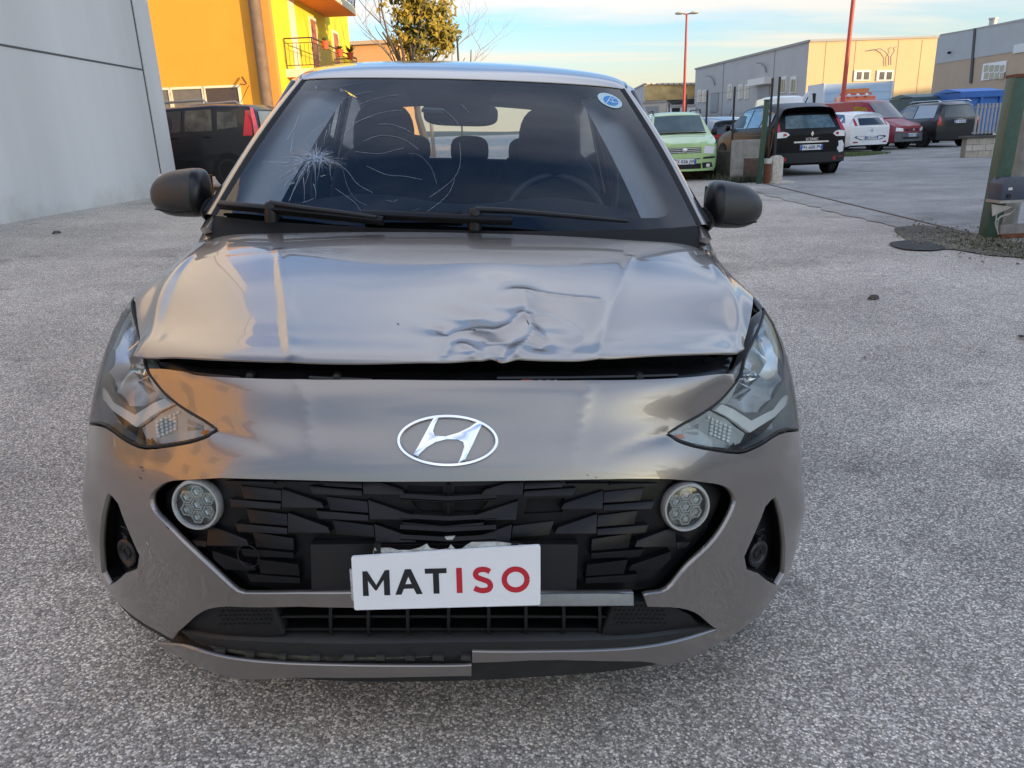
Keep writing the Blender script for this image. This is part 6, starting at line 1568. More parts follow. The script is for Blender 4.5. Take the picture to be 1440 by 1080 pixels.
# 2 dark grey hatchback behind the wall, rear to us
D = vpaint('dark_grey_blue_paint', (.085,.10,.125), .4)
v = Veh('parked_hatchback', vloc(1033,22.5), R(187), 'dark blue-grey hatchback seen from behind, left of the black people carrier', [
 (.0,.74,.24,.70,.6,.74,0),(.2,.80,.22,.78,.66,.82,0),(1.05,.84,.22,.90,.70,.94,0),(1.75,.84,.22,.93,.60,1.38,0),(2.3,.84,.22,.95,.59,1.43,0),(3.3,.84,.22,.97,.58,1.40,0),(3.85,.82,.22,.98,.56,1.30,0),(4.05,.79,.26,.96,.60,1.20,-.30)], D)
v.R_('rear_window', -.52,.52,.99,1.17, GLD, True, .012, .1)
for sg in (-1,1):
    v.RP('tail_light', [(sg*.40,.80),(sg*.76,.80),(sg*.72,.92),(sg*.46,.92)], REDL); v.SP('side_window', [(1.55,.97),(1.95,1.33),(2.55,1.37),(2.55,.98)], GLD, sg); v.SP('side_window', [(2.62,.98),(2.62,1.37),(3.1,1.35),(3.5,1.05)], GLD, sg)
v.R_('rear_bumper', -.80,.80,.30,.52, BUMPB); v.plate(.62, True, 'BX 71 KP'); v.wheels((.85,3.35), .31)
mb = MB(); mb.tube([(0,3.6,1.42),(0,3.75,1.60)], .01, 5); mb.build('antenna', BLK, v.o)
# 3 black people carrier, rear to us
K = mat('gloss_black_paint', (.004,.004,.005), .38, spec=.16, coat=.10, coat_rough=.06)
v = Veh('people_carrier', vloc(1138,16.9), R(181), 'glossy black people carrier seen from behind, parked beyond the green gate post', [
 (.0,.74,.26,.78,.6,.82,0),(.25,.84,.24,.86,.68,.91,0),(.95,.90,.24,1.0,.74,1.05,0),(1.9,.91,.24,1.04,.66,1.56,0),(2.6,.91,.24,1.05,.64,1.62,0),(3.6,.91,.24,1.06,.62,1.60,0),(4.15,.88,.24,1.05,.58,1.50,0),(4.34,.84,.28,1.0,.66,1.38,-.34)], K, curvr=.12)
cur = v.st.copy()
v.R_('rear_window', -.58,.58,1.05,1.33, mat('rear_glass_teal', (.075,.11,.11), .05, coat=1, noise=.7, nscale=3.5), True, .014, .12)
for sg in (-1,1):
    v.RP('tail_light', [(sg*.50,.915),(sg*.58,.86),(sg*.80,.85),(sg*.80,.97),(sg*.64,.99),(sg*.55,.965)], WHT, True, .016); v.RP('tail_light', [(sg*.70,.985),(sg*.81,.98),(sg*.72,1.28),(sg*.66,1.30)], REDL, True, .014)
    v.RP('brake_glow_lens', [(sg*.56,.90),(sg*.64,.885),(sg*.64,.95),(sg*.58,.95)], REDL, True, .022); v.RP('bumper_reflector', [(sg*.55,.34),(sg*.78,.34),(sg*.78,.42),(sg*.55,.42)], REDL, True, .016)
    v.SP('side_window', [(1.30,1.07),(1.95,1.48),(2.55,1.53),(2.55,1.08)], GLD, sg); v.SP('side_window', [(2.62,1.08),(2.62,1.53),(3.4,1.52),(3.4,1.10)], GLD, sg); v.SP('side_window', [(3.47,1.10),(3.47,1.50),(3.9,1.40),(3.98,1.12)], GLD, sg)
    v.mirror(1.35,1.05,sg,K); v.seam([(2.58,.4),(2.58,1.06)], sg)
v.R_('boot_trim', -.40,.40,.735,.77, SILV, True, .02); v.R_('rear_bumper', -.84,.84,.30,.52, BUMPB, True, .014)
v.plate(.635, True, 'FN 600 PV')
p = v.end(0,.93,True,.02); mb = MB(); plate(mb, [np.array([p[0]+a, p[1], p[2]+b]) for a, b in ((0,.06),(.035,0),(0,-.06),(-.035,0))], (0,1,0), .012); plate(mb, [np.array([p[0]+a, p[1]+.002, p[2]+b]) for a, b in ((0,.03),(.012,0),(0,-.03),(-.012,0))], (0,1,0), .004); mb.build('diamond_badge', CHROME, v.o); v.o.children[-1]['kind'] = 'stuff'
t = link('boot_lettering', text_mesh('SCENIC', .085), CHROME, v.o); p = v.end(0,.81,True,.02); t.location = p; t.rotation_euler = (R(90),0,math.pi)
p = v.end(-.72,.62,True,.025); mb = MB(); rs = random.Random(2); plate(mb, [np.array([p[0]+a, p[1], p[2]+b]) for a, b in ((-.06,-.10),(.03,-.12),(.09,-.03),(.05,.04),(.07,.13),(-.02,.15),(-.07,.05))], (0,1,0), .006); mb.build('scraped_patch', mat('bare_white', (.6,.6,.62), .6), v.o)
mb = MB(); mb.tube([(0,3.95,1.60),(0,4.08,1.72)], .012, 5); mb.build('antenna', BLK, v.o)
v.wheels((.9,3.6), .33, .21, .91)
# 4 white hatchback rear
Wp = vpaint('white_paint', (.70,.71,.72), 0)
v = Veh('white_hatchback', vloc(1222,28.5), R(186), 'white hatchback with dark plate recess, seen from behind on the grass edge', [
 (.0,.74,.24,.70,.6,.74,0),(.2,.80,.22,.80,.66,.84,0),(1.0,.84,.22,.94,.70,.98,0),(1.7,.84,.22,.98,.60,1.43,0),(2.3,.84,.22,1.0,.59,1.49,0),(3.2,.84,.22,1.02,.57,1.47,0),(3.8,.81,.22,1.02,.54,1.38,0),(4.03,.78,.28,.99,.60,1.26,-.28)], Wp, curvr=.12)
v.R_('rear_window', -.50,.50,.99,1.24, GLD, True, .014, .14)
for sg in (-1,1):
    v.RP('tail_light', [(sg*.56,.98),(sg*.66,.98),(sg*.62,1.22),(sg*.55,1.22)], REDL, True, .016); v.SP('side_window', [(1.45,1.0),(1.85,1.38),(2.5,1.42),(2.5,1.02)], GLD, sg); v.SP('side_window', [(2.57,1.02),(2.57,1.42),(3.2,1.38),(3.5,1.10)], GLD, sg)
    v.RP('bumper_reflector', [(sg*.50,.36),(sg*.68,.36),(sg*.66,.41),(sg*.50,.40)], REDL, True, .016)
v.RP('plate_recess', [(-.60,.60),(.60,.60),(.62,.55),(.40,.46),(-.40,.46),(-.62,.55)], BUMPB, True, .014); v.plate(.54, True, 'EB 214 RT'); v.wheels((.85,3.35), .30, .19, .84)
mb = MB(); p = v.end(0,.80,True,.015); mb.lathe([(0,.01),(.045,.008),(.05,0)], p, 'y', 16); mb.build('round_badge', SILV, v.o)
mb = MB(); mb.tube([(-.02,3.74,1.42),(0,3.8,1.36)], .03, 6); mb.build('spoiler', Wp, v.o)
# 5 red van front
Rd = mat('dark_red_paint', (.24,.018,.035), .4, coat=.35, coat_rough=.12, noise=.05, nscale=3)
v = Veh('panel_van', vloc(1276,30.2), R(24), 'dark red panel van with grey bumper facing us, beside the white hatchback', [
 (.0,.74,.30,.86,.66,.90,0),(.2,.85,.26,.96,.70,1.01,0),(.8,.89,.26,1.10,.74,1.16,0),(1.55,.90,.26,1.16,.66,1.84,0),(1.9,.90,.26,1.16,.66,1.93,0),(4.2,.90,.26,1.16,.68,1.92,0),(4.6,.88,.30,1.14,.70,1.88,0)], Rd, cat='van', curvf=.18)
v.shield('windscreen', 2, 3, GLD, .04, rows=6)
v.R_('front_bumper', -.80,.80,.30,.64, mat('bumper_grey', (.085,.09,.10), .65), False, .016, 0); v.R_('lower_intake', -.45,.45,.40,.47, BLK, False, .03)
for sg in (-1,1): v.RP('headlight', [(sg*.46,.68),(sg*.78,.70),(sg*.76,.84),(sg*.48,.80)], WHT, False, .016); v.SP('side_window', [(1.15,1.18),(1.55,1.66),(2.1,1.70),(2.1,1.18)], GLD, sg); v.mirror(1.15,1.15,sg,BUMPB); v.seam([(2.16,.4),(2.16,1.8)], sg); v.seam([(3.2,.4),(3.2,1.8)], sg)
v.R_('upper_grille', -.38,.38,.70,.78, BLK, False, .014); v.R_('chrome_bar', -.34,.34,.725,.745, Rd, False, .022); v.plate(.54, False, 'AJ 807 NE')
mb = MB(); p = v.end(0,.74,False,.03); mb.box(p[0]-.05,p[0]+.05,p[1]-.01,p[1],p[2]-.04,p[2]+.04); mb.build('square_badge', SILV, v.o); v.wheels((.9,3.8), .31, .19, .90)
# 6 dark SUV rear
S_ = vpaint('dark_suv_paint', (.004,.004,.006), .0, .4)
v = Veh('estate_car', vloc(1344,30.5), R(184), 'tall black estate car with red tail lights, seen from behind by the grey railing', [
 (.0,.80,.30,.84,.66,.88,0),(.25,.88,.28,.92,.72,.97,0),(1.2,.93,.28,1.06,.76,1.10,0),(2.0,.93,.28,1.10,.68,1.66,0),(2.6,.93,.28,1.11,.66,1.73,0),(4.2,.93,.28,1.11,.65,1.73,0),(4.6,.91,.30,1.10,.66,1.62,-.14)], S_, curvr=.10)
v.R_('rear_window', -.66,.66,1.14,1.58, GLD, True, .014, .10)
for sg in (-1,1):
    v.RP('tail_light', [(sg*.74,.86),(sg*.90,.86),(sg*.84,1.20),(sg*.76,1.16)], REDL, True, .016); v.SP('side_window', [(1.75,1.12),(2.15,1.58),(2.9,1.64),(2.9,1.13)], GLD, sg); v.SP('side_window', [(2.97,1.13),(2.97,1.64),(4.2,1.62),(4.3,1.15)], mat('pale_reflecting_glass', (.35,.36,.36), .1, coat=1), sg)
    mb = MB(); mb.tube([(sg*.64,2.2,1.74),(sg*.64,2.35,1.80),(sg*.64,4.1,1.80),(sg*.64,4.3,1.73)], .02, 6); mb.build('roof_rail', SILV, v.o); v.mirror(1.6,1.12,sg,mat('mirror_chrome', (.6,.6,.6), .2, .8))
v.R_('rear_bumper', -.88,.88,.34,.62, BUMPB, True, .02); v.plate(.98, True, 'CT 418 XH'); v.R_('boot_trim', -.12,.12,1.07,1.09, SILV, True, .02); v.wheels((.95,3.75), .35, .22, .93)
# 7 dark red car, mostly hidden between van and estate
v = Veh('parked_hatchback', vloc(1300,36), R(172), 'dark maroon car half hidden between the red van and the black estate car', [
 (.0,.74,.24,.70,.6,.74,0),(.2,.80,.22,.80,.66,.84,0),(1.0,.84,.22,.94,.70,.98,0),(1.7,.84,.22,.98,.60,1.48,0),(3.2,.84,.22,1.02,.59,1.50,0),(4.03,.78,.28,.99,.60,1.30,-.28)], vpaint('maroon_paint', (.10,.02,.02), .2))
v.R_('rear_window', -.50,.50,1.0,1.28, GLD, True, .014, .14); v.wheels((.85,3.35), .30)
for sg in (-1,1): v.RP('tail_light', [(sg*.56,.78),(sg*.74,.78),(sg*.72,.92),(sg*.56,.92)], REDL, True, .016); v.SP('side_window', [(1.5,1.0),(1.85,1.40),(3.1,1.43),(3.4,1.10)], GLD, sg)
# 8 black small car at the left, side on, near the orange house
v = Veh('small_hatchback', vloc(385,14.9), R(-104), 'black small hatchback with roof rails and bright red tail light, parked by the orange house', [
 (.0,.70,.22,.80,.60,.84,0),(.12,.76,.20,.86,.64,.89,0),(.45,.785,.20,.93,.66,.96,0),(.80,.79,.20,.99,.66,1.03,0),(1.32,.79,.20,1.0,.60,1.44,0),(1.6,.79,.20,1.0,.60,1.50,0),(2.6,.79,.20,1.0,.60,1.52,0),(3.35,.77,.22,1.0,.60,1.47,0),(3.5,.74,.26,.98,.60,1.40,-.06)], vpaint('faded_black_paint', (.004,.004,.004), .0, .45), group='small hatchbacks')
v.o.location.x += 0; v.shield('windscreen', 3, 4, GLD, .05)
v.R_('rear_window', -.50,.50,1.02,1.36, mat('rear_glass_blue', (.12,.15,.17), .06, coat=1), True, .014, .1)
SG2 = mat('side_glass_dark', (.05,.052,.045), .08, coat=1, noise=.8, nscale=4)
for sg in (-1,1):
    v.SP('side_window', [(1.0,1.03),(1.30,1.34),(1.50,1.41),(1.98,1.42),(1.98,1.03)], SG2 if sg < 0 else GLD, sg); v.SP('side_window', [(2.06,1.03),(2.06,1.42),(2.62,1.42),(2.66,1.03)], SG2, sg); v.SP('side_window', [(2.76,1.05),(2.74,1.38),(3.15,1.34),(3.18,1.08)], SG2, sg)
    v.RP('tail_light', [(sg*.60,.92),(sg*.74,.92),(sg*.66,1.42),(sg*.56,1.42)], REDL, True, .02); v.SP('tail_light', [(3.30,.92),(3.48,.92),(3.46,1.38),(3.34,1.38)], REDL, sg, .014)
    mb = MB(); mb.tube([(sg*.58,1.30,1.47),(sg*.58,1.42,1.575),(sg*.58,2.45,1.60),(sg*.58,2.55,1.53)], .024, 8); mb.build('roof_rail', mat('rail_grey', (.34,.34,.34), .45, .6), v.o, smooth=True)
    v.seam([(2.02,.35),(2.02,1.02)], sg); v.seam([(1.0,.35),(1.0,1.0)], sg); v.handle(1.85,.93,sg,BLK); v.handle(2.55,.93,sg,BLK); v.mirror(1.05,1.02,sg,BUMPB); v.SP('side_moulding', [(1.02,.50),(2.75,.50),(2.75,.60),(1.02,.60)], BUMPB, sg, .014)
v.wheels((.62,2.92), .285, .17, .79, BUMPB); mb = MB(); mb.tube([(0,2.9,1.55),(0.05,3.15,1.85)], .006, 5); mb.build('antenna', BLK, v.o)

# 9 light blue box lorry, 10 orange recovery lorry
yT = 49.
def boxpts(px0, py0, px1, py1, y): a = WX(px0, py1, y); b = WX(px1, py0, y); return a[0], b[0], a[2], b[2]
x0, x1, z0, z1 = boxpts(1155,117,1256,165,yT); z1b = WX(1256,110,yT)[2]
BT = empty('box_lorry', (x0, yT, 0), 0, 'pale blue box lorry body behind the orange recovery lorry', 'lorry'); w = x1-x0
mb = MB(); mb.box(0,w,0,2.4,.9,z1+.1); mb.build('box_body', mat('pale_blue_panel', (.36,.48,.62), .5, noise=.05, nscale=1), BT)
for k in range(1,5): 
    mb = MB(); mb.box(0.02,w-.02,-.012,0,.9+k*(z1-.9)/5,.915+k*(z1-.9)/5+.02); mb.build('panel_rib', mat('blue_rib', (.30,.41,.54), .5), BT)
for xx in (-.02, w-.10):
    mb = MB(); mb.box(xx,xx+.12,-.03,2.43,.85,z1+.14); mb.build('corner_post', mat('pale_post', (.52,.58,.64), .5), BT)
mb = MB(); mb.box(-.05,w+.05,.1,2.3,.6,.88); mb.build('chassis', BLK, BT)
for k, xx in enumerate((.7, w-.9)): wheel(BT, xx, .1, .48, .48, .28, 1).rotation_euler = (0,0,R(90))
yO = 40.; xo = float(WX(1206,150,yO)[0]); OR = mat('orange_red_paint', (.60,.10,.02), .45, coat=.5)
OT = empty('recovery_lorry', (xo, yO, 0), R(-12), 'orange recovery lorry cab with amber light bar above the red van', 'lorry'); OT.scale = (.86, .86, .86)
mb = MB(); mb.prism([(0,.7),(0,1.75),(.35,2.72),(2.0,2.76),(2.0,.7)], -.95, 1.05, 'x'); mb.build('cab', OR, OT, bevel=.06)
mb = MB(); plate(mb, [np.array(p) for p in ((-.80,.02,1.80),(.90,.02,1.80),(.84,.31,2.55),(-.74,.31,2.55))], (0,-.94,.35), .01); mb.build('windscreen', GLD, OT)
for x in (-.5,0,.5):
    mb = MB(); mb.lathe([(0,-.13),(.09,-.1),(.1,0)], (x,.30,2.78), 'y', 12); mb.build('roof_lamp', WHT, OT)
mb = MB(); mb.box(-.85,.95,.9,1.1,2.80,2.92); mb.build('rack', OR, OT); mb = MB(); mb.box(-.55,.75,.85,1.1,2.95,3.16); mb.build('light_bar', mat('amber', (.62,.20,.04), .3), OT)
mb = MB(); mb.box(-2.4,-.9,.6,.9,2.15,2.40); mb.build('side_boom', OR, OT); mb = MB(); mb.box(-2.2,-1.0,.3,.34,1.3,2.1); mb.build('side_screen', mat('pale_screen', (.45,.52,.60), .2, coat=1), OT)
mb = MB(); mb.box(-.9,1.0,2.0,7.0,.8,1.05); mb.build('flat_bed', BUMPB, OT)
for y_ in (.9,4.6):
    for sg in (-1,1): wheel(OT, .05+sg*.85, y_, .45, .45, .26, sg)
# white van (nose and raised fairing) behind the black carrier
v = Veh('panel_van', vloc(1098,33), R(168), 'white van roof and raised pale panel behind the black people carrier', [
 (.0,.74,.30,.86,.66,.90,0),(.2,.85,.26,.96,.70,1.01,0),(.8,.92,.26,1.10,.78,1.16,0),(1.55,.95,.26,1.16,.74,2.15,0),(1.9,.95,.26,1.16,.74,2.25,0),(4.8,.95,.26,1.16,.76,2.25,0),(5.0,.93,.30,1.14,.78,2.2,0)], Wp, cat='van')
for sg in (-1,1): v.RP('rear_window', [(sg*.12,1.25),(sg*.75,1.25),(sg*.70,1.85),(sg*.12,1.85)], mat('pale_blue_glass', (.25,.34,.42), .1, coat=1), True, .016)
v.wheels((.9,4.0), .33); 
FA = empty('raised_panel', (float(WX(1127,150,37)[0]), 37, 0), R(10), 'pale grey raised tipper panel standing behind the black people carrier', 'panel')
mb = MB(); mb.prism([(-1.0,1.0),(.75,1.0),(.55,2.4),(.40,2.55),(-.45,1.8)], 0, .25, 'y'); mb.build('board', mat('pale_panel', (.50,.52,.56), .5), FA, bevel=.05); mb = MB(); mb.box(.58,.72,0,.15,.2,2.45); mb.build('post', BLK, FA); mb = MB(); mb.box(-1.,1.1,.05,.2,0,1.0); mb.build('stand', BUMPB, FA)
# white/silver roofs of cars behind the fence
for i, (px, y, c, lab) in enumerate(((1002,31,(.62,.66,.68),'silver-white car roof just showing above the dark hatchback'),)):
    v = Veh('parked_hatchback', vloc(px,y), R(175), lab, [(.0,.74,.24,.70,.6,.74,0),(.2,.80,.22,.80,.66,.84,0),(1.0,.84,.22,.94,.70,.98,0),(1.7,.84,.22,.98,.62,1.46,0),(3.2,.84,.22,1.02,.60,1.50,0),(4.03,.78,.28,.99,.60,1.30,-.28)], vpaint('silver_white_paint', c, .1))
    v.R_('rear_window', -.50,.50,1.0,1.28, GLD, True, .014, .14); v.wheels((.85,3.35), .30)
# containers
def container(px0, py0, px1, py1, y, dep, m, label, yaw=0, ribs=6, open_top=False):
    x0, x1, z0, z1 = boxpts(px0, py0, px1, py1, y); w = x1-x0
    o = empty('skip_container', (x0, y, 0), yaw, label, 'container', 'waste containers by the warehouse'); zb = .35
    mb = MB(); mb.box(0,w,0,dep,zb,z1-.25); mb.build('body', m, o)
    for k in range(ribs+1):
        xx = k*(w-.14)/ribs; mb = MB(); mb.box(xx,xx+.14,-.10,0,zb,z1-.25); mb.build('rib', m, o)
    mb = MB(); mb.box(-.05,w+.05,-.13,.02,z1-.5,z1-.22); mb.build('top_rail', m, o)
    mb = MB(); mb.prism([(-.08,z1-.22),(dep+.1,z1-.22),(dep*.5,z1-.05)], -.06, w+.06, 'x'); mb.build('lid', mat(m.name+'_lid', tuple(min(1, c*1.25+.03) for c in m.node_tree.nodes['Principled BSDF'].inputs['Base Color'].default_value[:3]), .6), o)
    mb = MB(); mb.box(.1,w-.1,.1,dep-.1,0,zb); mb.build('skid', BLK, o); return o
container(1281,128,1345,165,40, 2.4, mat('green_blue_steel', (.05,.09,.10), .55, noise=.3, nscale=2), 'dark green-blue steel container with grey lid, left of the bright blue one', 0, 6)
container(1347,120,1411,165,38, 2.4, mat('bright_blue_steel', (.03,.13,.42), .5, noise=.15, nscale=2), 'bright blue steel container behind the grey railing', 0, 2)
# ------------------------------------------------------------------ gate, fence, low walls, ground details
GRN = mat('green_gate_paint', (.035,.075,.050), .5, noise=.25, nscale=12, bump=.2, bscale=60)
GRN2 = mat('green_post_paint', (.010,.055,.033), .5, noise=.15, nscale=10)
CONC = mat('concrete', (.25,.245,.22), .9, noise=.3, nscale=6, bump=.5, bscale=50); STONE = mat('pale_stone', (.46,.42,.36), .9, noise=.35, nscale=14, bump=.8, bscale=40)
RUST = mat('rust', (.13,.045,.02), .85, noise=.4, nscale=12); GALV = mat('galvanised', (.30,.30,.29), .5, .5, noise=.2, nscale=20)
def gpt(px, py): return on_ground(px, py)
def height_at(px, py, y): return float(WX(px, py, y)[2])
# right gate post with motor
g = gpt(1396,336); gy_ = g[1]; ztop = height_at(1420,109,gy_)
GP = empty('gate_post', (g[0], g[1], gz(g[0], g[1])), R(-14), 'thick dark green steel gate post at the right edge with motor beside it', 'gate post')
lean = (float(WX(1424,109,gy_)[0]-WX(1396,336,gy_)[0]))/(ztop)
mb = MB(); w_ = .105; hz_ = ztop; vs = []
for z in (-.05, hz_):
    o_ = 0.0*z
    for a, b in ((-.07,0),(.06,0),(.06,.22),(-.07,.22)): vs.append((a+max(0,z)*.030, b, z))
mb.add(vs, [(0,3,2,1),(4,5,6,7),(0,1,5,4),(1,2,6,5),(2,3,7,6),(3,0,4,7)]); mb.build('post', GRN, GP, bevel=.008)
mb = MB(); mb.box(-.02,.22,-.01,.25,hz_+.0,hz_+.03); mb.build('top_plate', RUST, GP)
mp_ = WX(1436,232,gy_+.5)
PP = empty('standing_pipe', (float(WX(1432,232,gy_+.55)[0]), gy_+.55, 0), 0, 'weathered grey concrete pipe behind the motor box at the right edge', 'pipe'); mb = MB(); mb.tube([(0,0,-.05),(.045,0,height_at(1440,128,gy_+.55))], .075, 16); mb.build('pipe_shaft', CONC, PP, smooth=True); mb = MB(); mb.lathe([(.078,-.02),(.095,-.02),(.095,.02),(.078,.02)], (.045,0,height_at(1440,128,gy_+.55)), 'z', 16); mb.build('pipe_rim', CONC, PP)
c0 = WX(1406,286,gy_-.12); c1 = WX(1452,248,gy_-.12)
MT = empty('gate_motor', (c0[0], gy_-.12, c0[2]), 0, 'dark blue-grey gate motor box on a bracket at the right edge', 'gate motor'); w_ = c1[0]-c0[0]; h_ = c1[2]-c0[2]
mb = MB(); mb.prism([(0,.03),(0,h_*.75),(w_*.12,h_),(w_*.88,h_),(w_,h_*.8),(w_,.03)], 0, .20, 'y'); mb.build('housing', mat('motor_blue_grey', (.045,.055,.085), .45, noise=.12, nscale=15), MT, bevel=.008)
mb = MB(); mb.box(-.01,w_+.01,-.012,.21,0,.028); mb.build('base_plate', GALV, MT)
mb = MB(); mb.lathe([(.0,-.01),(.022,-.01),(.022,.0)], (w_*.26,0,h_*.27), 'y', 16); mb.build('lock', BLK, MT); mb = MB(); mb.box(w_*.22,w_*.36,-.003,0,h_*.5,h_*.60); mb.build('label', STK, MT)
mb = MB(); plate(mb, [np.array(WX(*p, gy_-.10))-np.array([c0[0],gy_-.12,c0[2]]) for p in ((1395,287),(1424,291),(1396,304))], (0,-1,0), .012); mb.build('bracket', mat('bracket_grey', (.34,.31,.28), .6, noise=.2, nscale=10), MT)
for k, pts in enumerate(([(1402,322),(1406,305),(1418,302),(1428,294)],[(1400,318),(1402,300),(1408,296)],[(1404,330),(1400,312),(1410,304),(1420,300)])):
    mb = MB(); mb.tube([tuple(np.array(WX(*p, gy_-.08-.02*k))-np.array([c0[0],gy_-.12,c0[2]])) for p in catmull(pts, 4)], .006, 5); mb.build('cable', mat('cable_pale', (.35,.33,.30), .7), MT, smooth=True)
b0 = WX(1405,336,gy_-.05); b1 = WX(1500,312,gy_-.05)
SG = empty('sliding_gate_beam', (b0[0], gy_-.05, 0), R(4), 'weathered grey lower beam of the open gate at the right edge', 'gate')
mb = MB(); mb.box(0,2.2,0,.06,b0[2]-.0,b1[2]-.005); mb.build('lower_beam', mat('aged_beam', (.20,.18,.17), .75, noise=.35, nscale=8), SG, bevel=.006)
for x in (.35,1.2,2.05):
    mb = MB(); mb.box(x,x+.05,.07,.11,0,1.5); mb.build('upright', GRN, SG)
mb = MB(); mb.box(0.3,2.2,.07,.11,1.45,1.5); mb.build('top_rail', GRN, SG); mb = MB(); mb.box(.0,2.2,-.02,.08,0,.05); mb.build('rusty_foot', RUST, SG)
# left green post, rusty pipe, pale stone
g2 = gpt(1067,259); y2 = g2[1]; zt = height_at(1078,141,y2)
P_2 = empty('gate_post', (g2[0], y2, gz(*g2[:2])), R(10), 'slim green gate post left of the black people carrier', 'gate post')
mb = MB(); mb.add([(a+(.10 if z > 0 else 0)*0+max(0,z)*.045, b, z) for z in (-.05, zt) for a, b in ((-.04,-.04),(.04,-.04),(.04,.05),(-.04,.05))], [(0,3,2,1),(4,5,6,7),(0,1,5,4),(1,2,6,5),(2,3,7,6),(3,0,4,7)]); mb.build('post', GRN2, P_2, bevel=.006)
mb = MB(); mb.box(.02,.12,-.05,.06,zt,zt+.012); mb.build('cap', BLK, P_2)
x = float(WX(1078,255,y2+.1)[0]); t = empty('rusty_pipe', (x, y2+.1, gz(x,y2)), 0, 'short rusty brown pipe between green post and pale stone', 'pipe'); mb = MB(); mb.tube([(0,0,-.05),(0,0,.40)], .075, 14); mb.build('pipe_shaft', RUST, t, smooth=True)
mb = MB(); mb.lathe([(.072,.40),(.074,.50),(.050,.50)], (0,0,0), 'z', 14); mb.build('white_collar', mat('collar_white', (.5,.48,.45), .8), t)
mb = MB(); rs = random.Random(4)
for k in range(5): mb.tube([(0,0,.45),(rs.uniform(-.05,.05),0,.7),(rs.uniform(-.12,.14),0,rs.uniform(.9,1.15))], .012, 5)
mb.build('wires', RUST, t); t.children[-1]['kind'] = 'stuff'
x = float(WX(1092,252,y2+.2)[0]); t = empty('kerb_stone', (x, y2+.15, gz(x,y2)), R(8), 'upright weathered pale stone block beside the rusty pipe', 'stone')
mb = MB(); mb.prism([(-.12,-.05),(.12,-.05),(.115,.50),(.05,.55),(-.08,.53),(-.125,.45)], 0, .20, 'y'); mb.build('block', STONE, t, bevel=.02); mb = MB(); mb.box(-.22,.24,-.30,.3,-.02,.035); mb.build('foot_slab', STONE, t, bevel=.01)
# low concrete wall stub and long dark low wall
def low_wall(p0, p1, zt_, th, m, name, label, cat='wall'):
    (xa, ya_), (xb, yb_) = p0, p1; L_ = math.hypot(xb-xa, yb_-ya_); o = empty(name, (xa, ya_, 0), math.atan2(yb_-ya_, xb-xa), label, cat); return o, L_
ys = y2+1.0; xa = float(WX(1027,230,ys+.4)[0]); xb = float(WX(1070,230,ys)[0])
o, L_ = low_wall((xa,ys+.4),(xb,ys),0,0,None,'concrete_wall','short grey concrete wall stub left of the slim green post'); zt_ = height_at(1040,197,ys+.2)
mb = MB(); mb.box(0,L_,0,.22,-.1,zt_); mb.build('slab', CONC, o, bevel=.015); mb = MB(); mb.box(L_*.45,L_*.98,-.02,0,.0,zt_*.55); mb.build('damp_patch', mat('damp_brown', (.09,.06,.045), .9, noise=.4, nscale=8), o, bevel=.004)
ys2 = ys+1.2; xa = float(WX(905,230,ys2+3)[0]); xb = float(WX(1026,230,ys2)[0])
o, L_ = low_wall((xa,ys2+3),(xb,ys2),0,0,None,'concrete_wall','long dark mossy low wall behind the pale green car'); zt_ = height_at(1015,213,ys2)
mb = MB(); mb.box(0,L_,0,.2,-.1,zt_); mb.build('slab', mat('mossy_wall', (.085,.075,.06), .95, noise=.45, nscale=5, bump=.6, bscale=40), o, bevel=.01)
FN = empty('wire_fence', (xa, ys2+3, 0), 0, 'thin black fence posts with wire along the low wall beside the green car', 'fence')
BP_ = mat('post_black', (.014,.017,.017), .6)
posts = [(648,31,52),(941,24,142),(965,22.5,133),(994,19.5,127),(1032,17.8,122),(1084,16.2,110),(1094,15.8,108)]
FP = []
for i, (px, y, pyt) in enumerate(posts):
    xx = float(WX(px, 150, y)[0]); zt_ = height_at(px, pyt, y)
    if i == 0:
        t = empty('tall_post', (xx, y, 0), 0, 'thin black post beside the leafy tree above the car roof', 'post'); mb = MB(); mb.tube([(0,0,0),(0,0,zt_)], .035, 8); mb.build('shaft', BP_, t); continue
    mb = MB(); mb.box(xx-xa-.02,xx-xa+.02,y-ys2-3-.02,y-ys2-3+.02,0,zt_); mb.build('post', BP_, FN); FP.append((xx-xa, y-ys2-3, zt_))
for a, b in zip(FP, FP[1:]):
    if a is FP[-2]: continue
    for f in (.45, .7, .95):
        mb = MB(); mb.tube([(a[0],a[1],a[2]*f),(b[0],b[1],b[2]*f)], .004, 4); mb.build('wire', mat('wire_grey', (.12,.12,.12), .5, .5), FN)
# block wall with railing on the right
gb = gpt(1366,222); yb_ = gb[1]; xl = float(WX(1359,205,yb_)[0]); xr = xl+4.2; zt_ = height_at(1375,194,yb_)
o = empty('block_wall', (xl, yb_, 0), R(3), 'low pale stone block wall with dark coping, just left of the right gate post', 'wall')
rs = random.Random(9); nrow = 3; bh = (zt_)/nrow
BLK_M = [mat('block_a', (.40,.36,.29), .9, noise=.2, nscale=10, bump=.4, bscale=40), mat('block_b', (.36,.31,.25), .9, noise=.2, nscale=10, bump=.4, bscale=40), mat('block_c', (.43,.39,.33), .9, noise=.2, nscale=10, bump=.4, bscale=40)]
mb = MB(); mb.box(.02,4.2,.03,.26,-.05,zt_-.01); mb.build('core', mat('mortar', (.22,.20,.17), .95), o)
for r_ in range(nrow):
    xq = 0.0 if r_ % 2 else -.0; first = .2 if r_ % 2 else .4
    while xq < 4.15:
        L_ = first if xq == 0 else .4; x1_ = min(4.2, xq+L_); dd = rs.uniform(0,.008)
        mb = MB(); mb.box(xq+.006,x1_-.006,-dd,.03,r_*bh+.006,(r_+1)*bh-.006); mb.build('block', rs.choice(BLK_M), o); xq = x1_
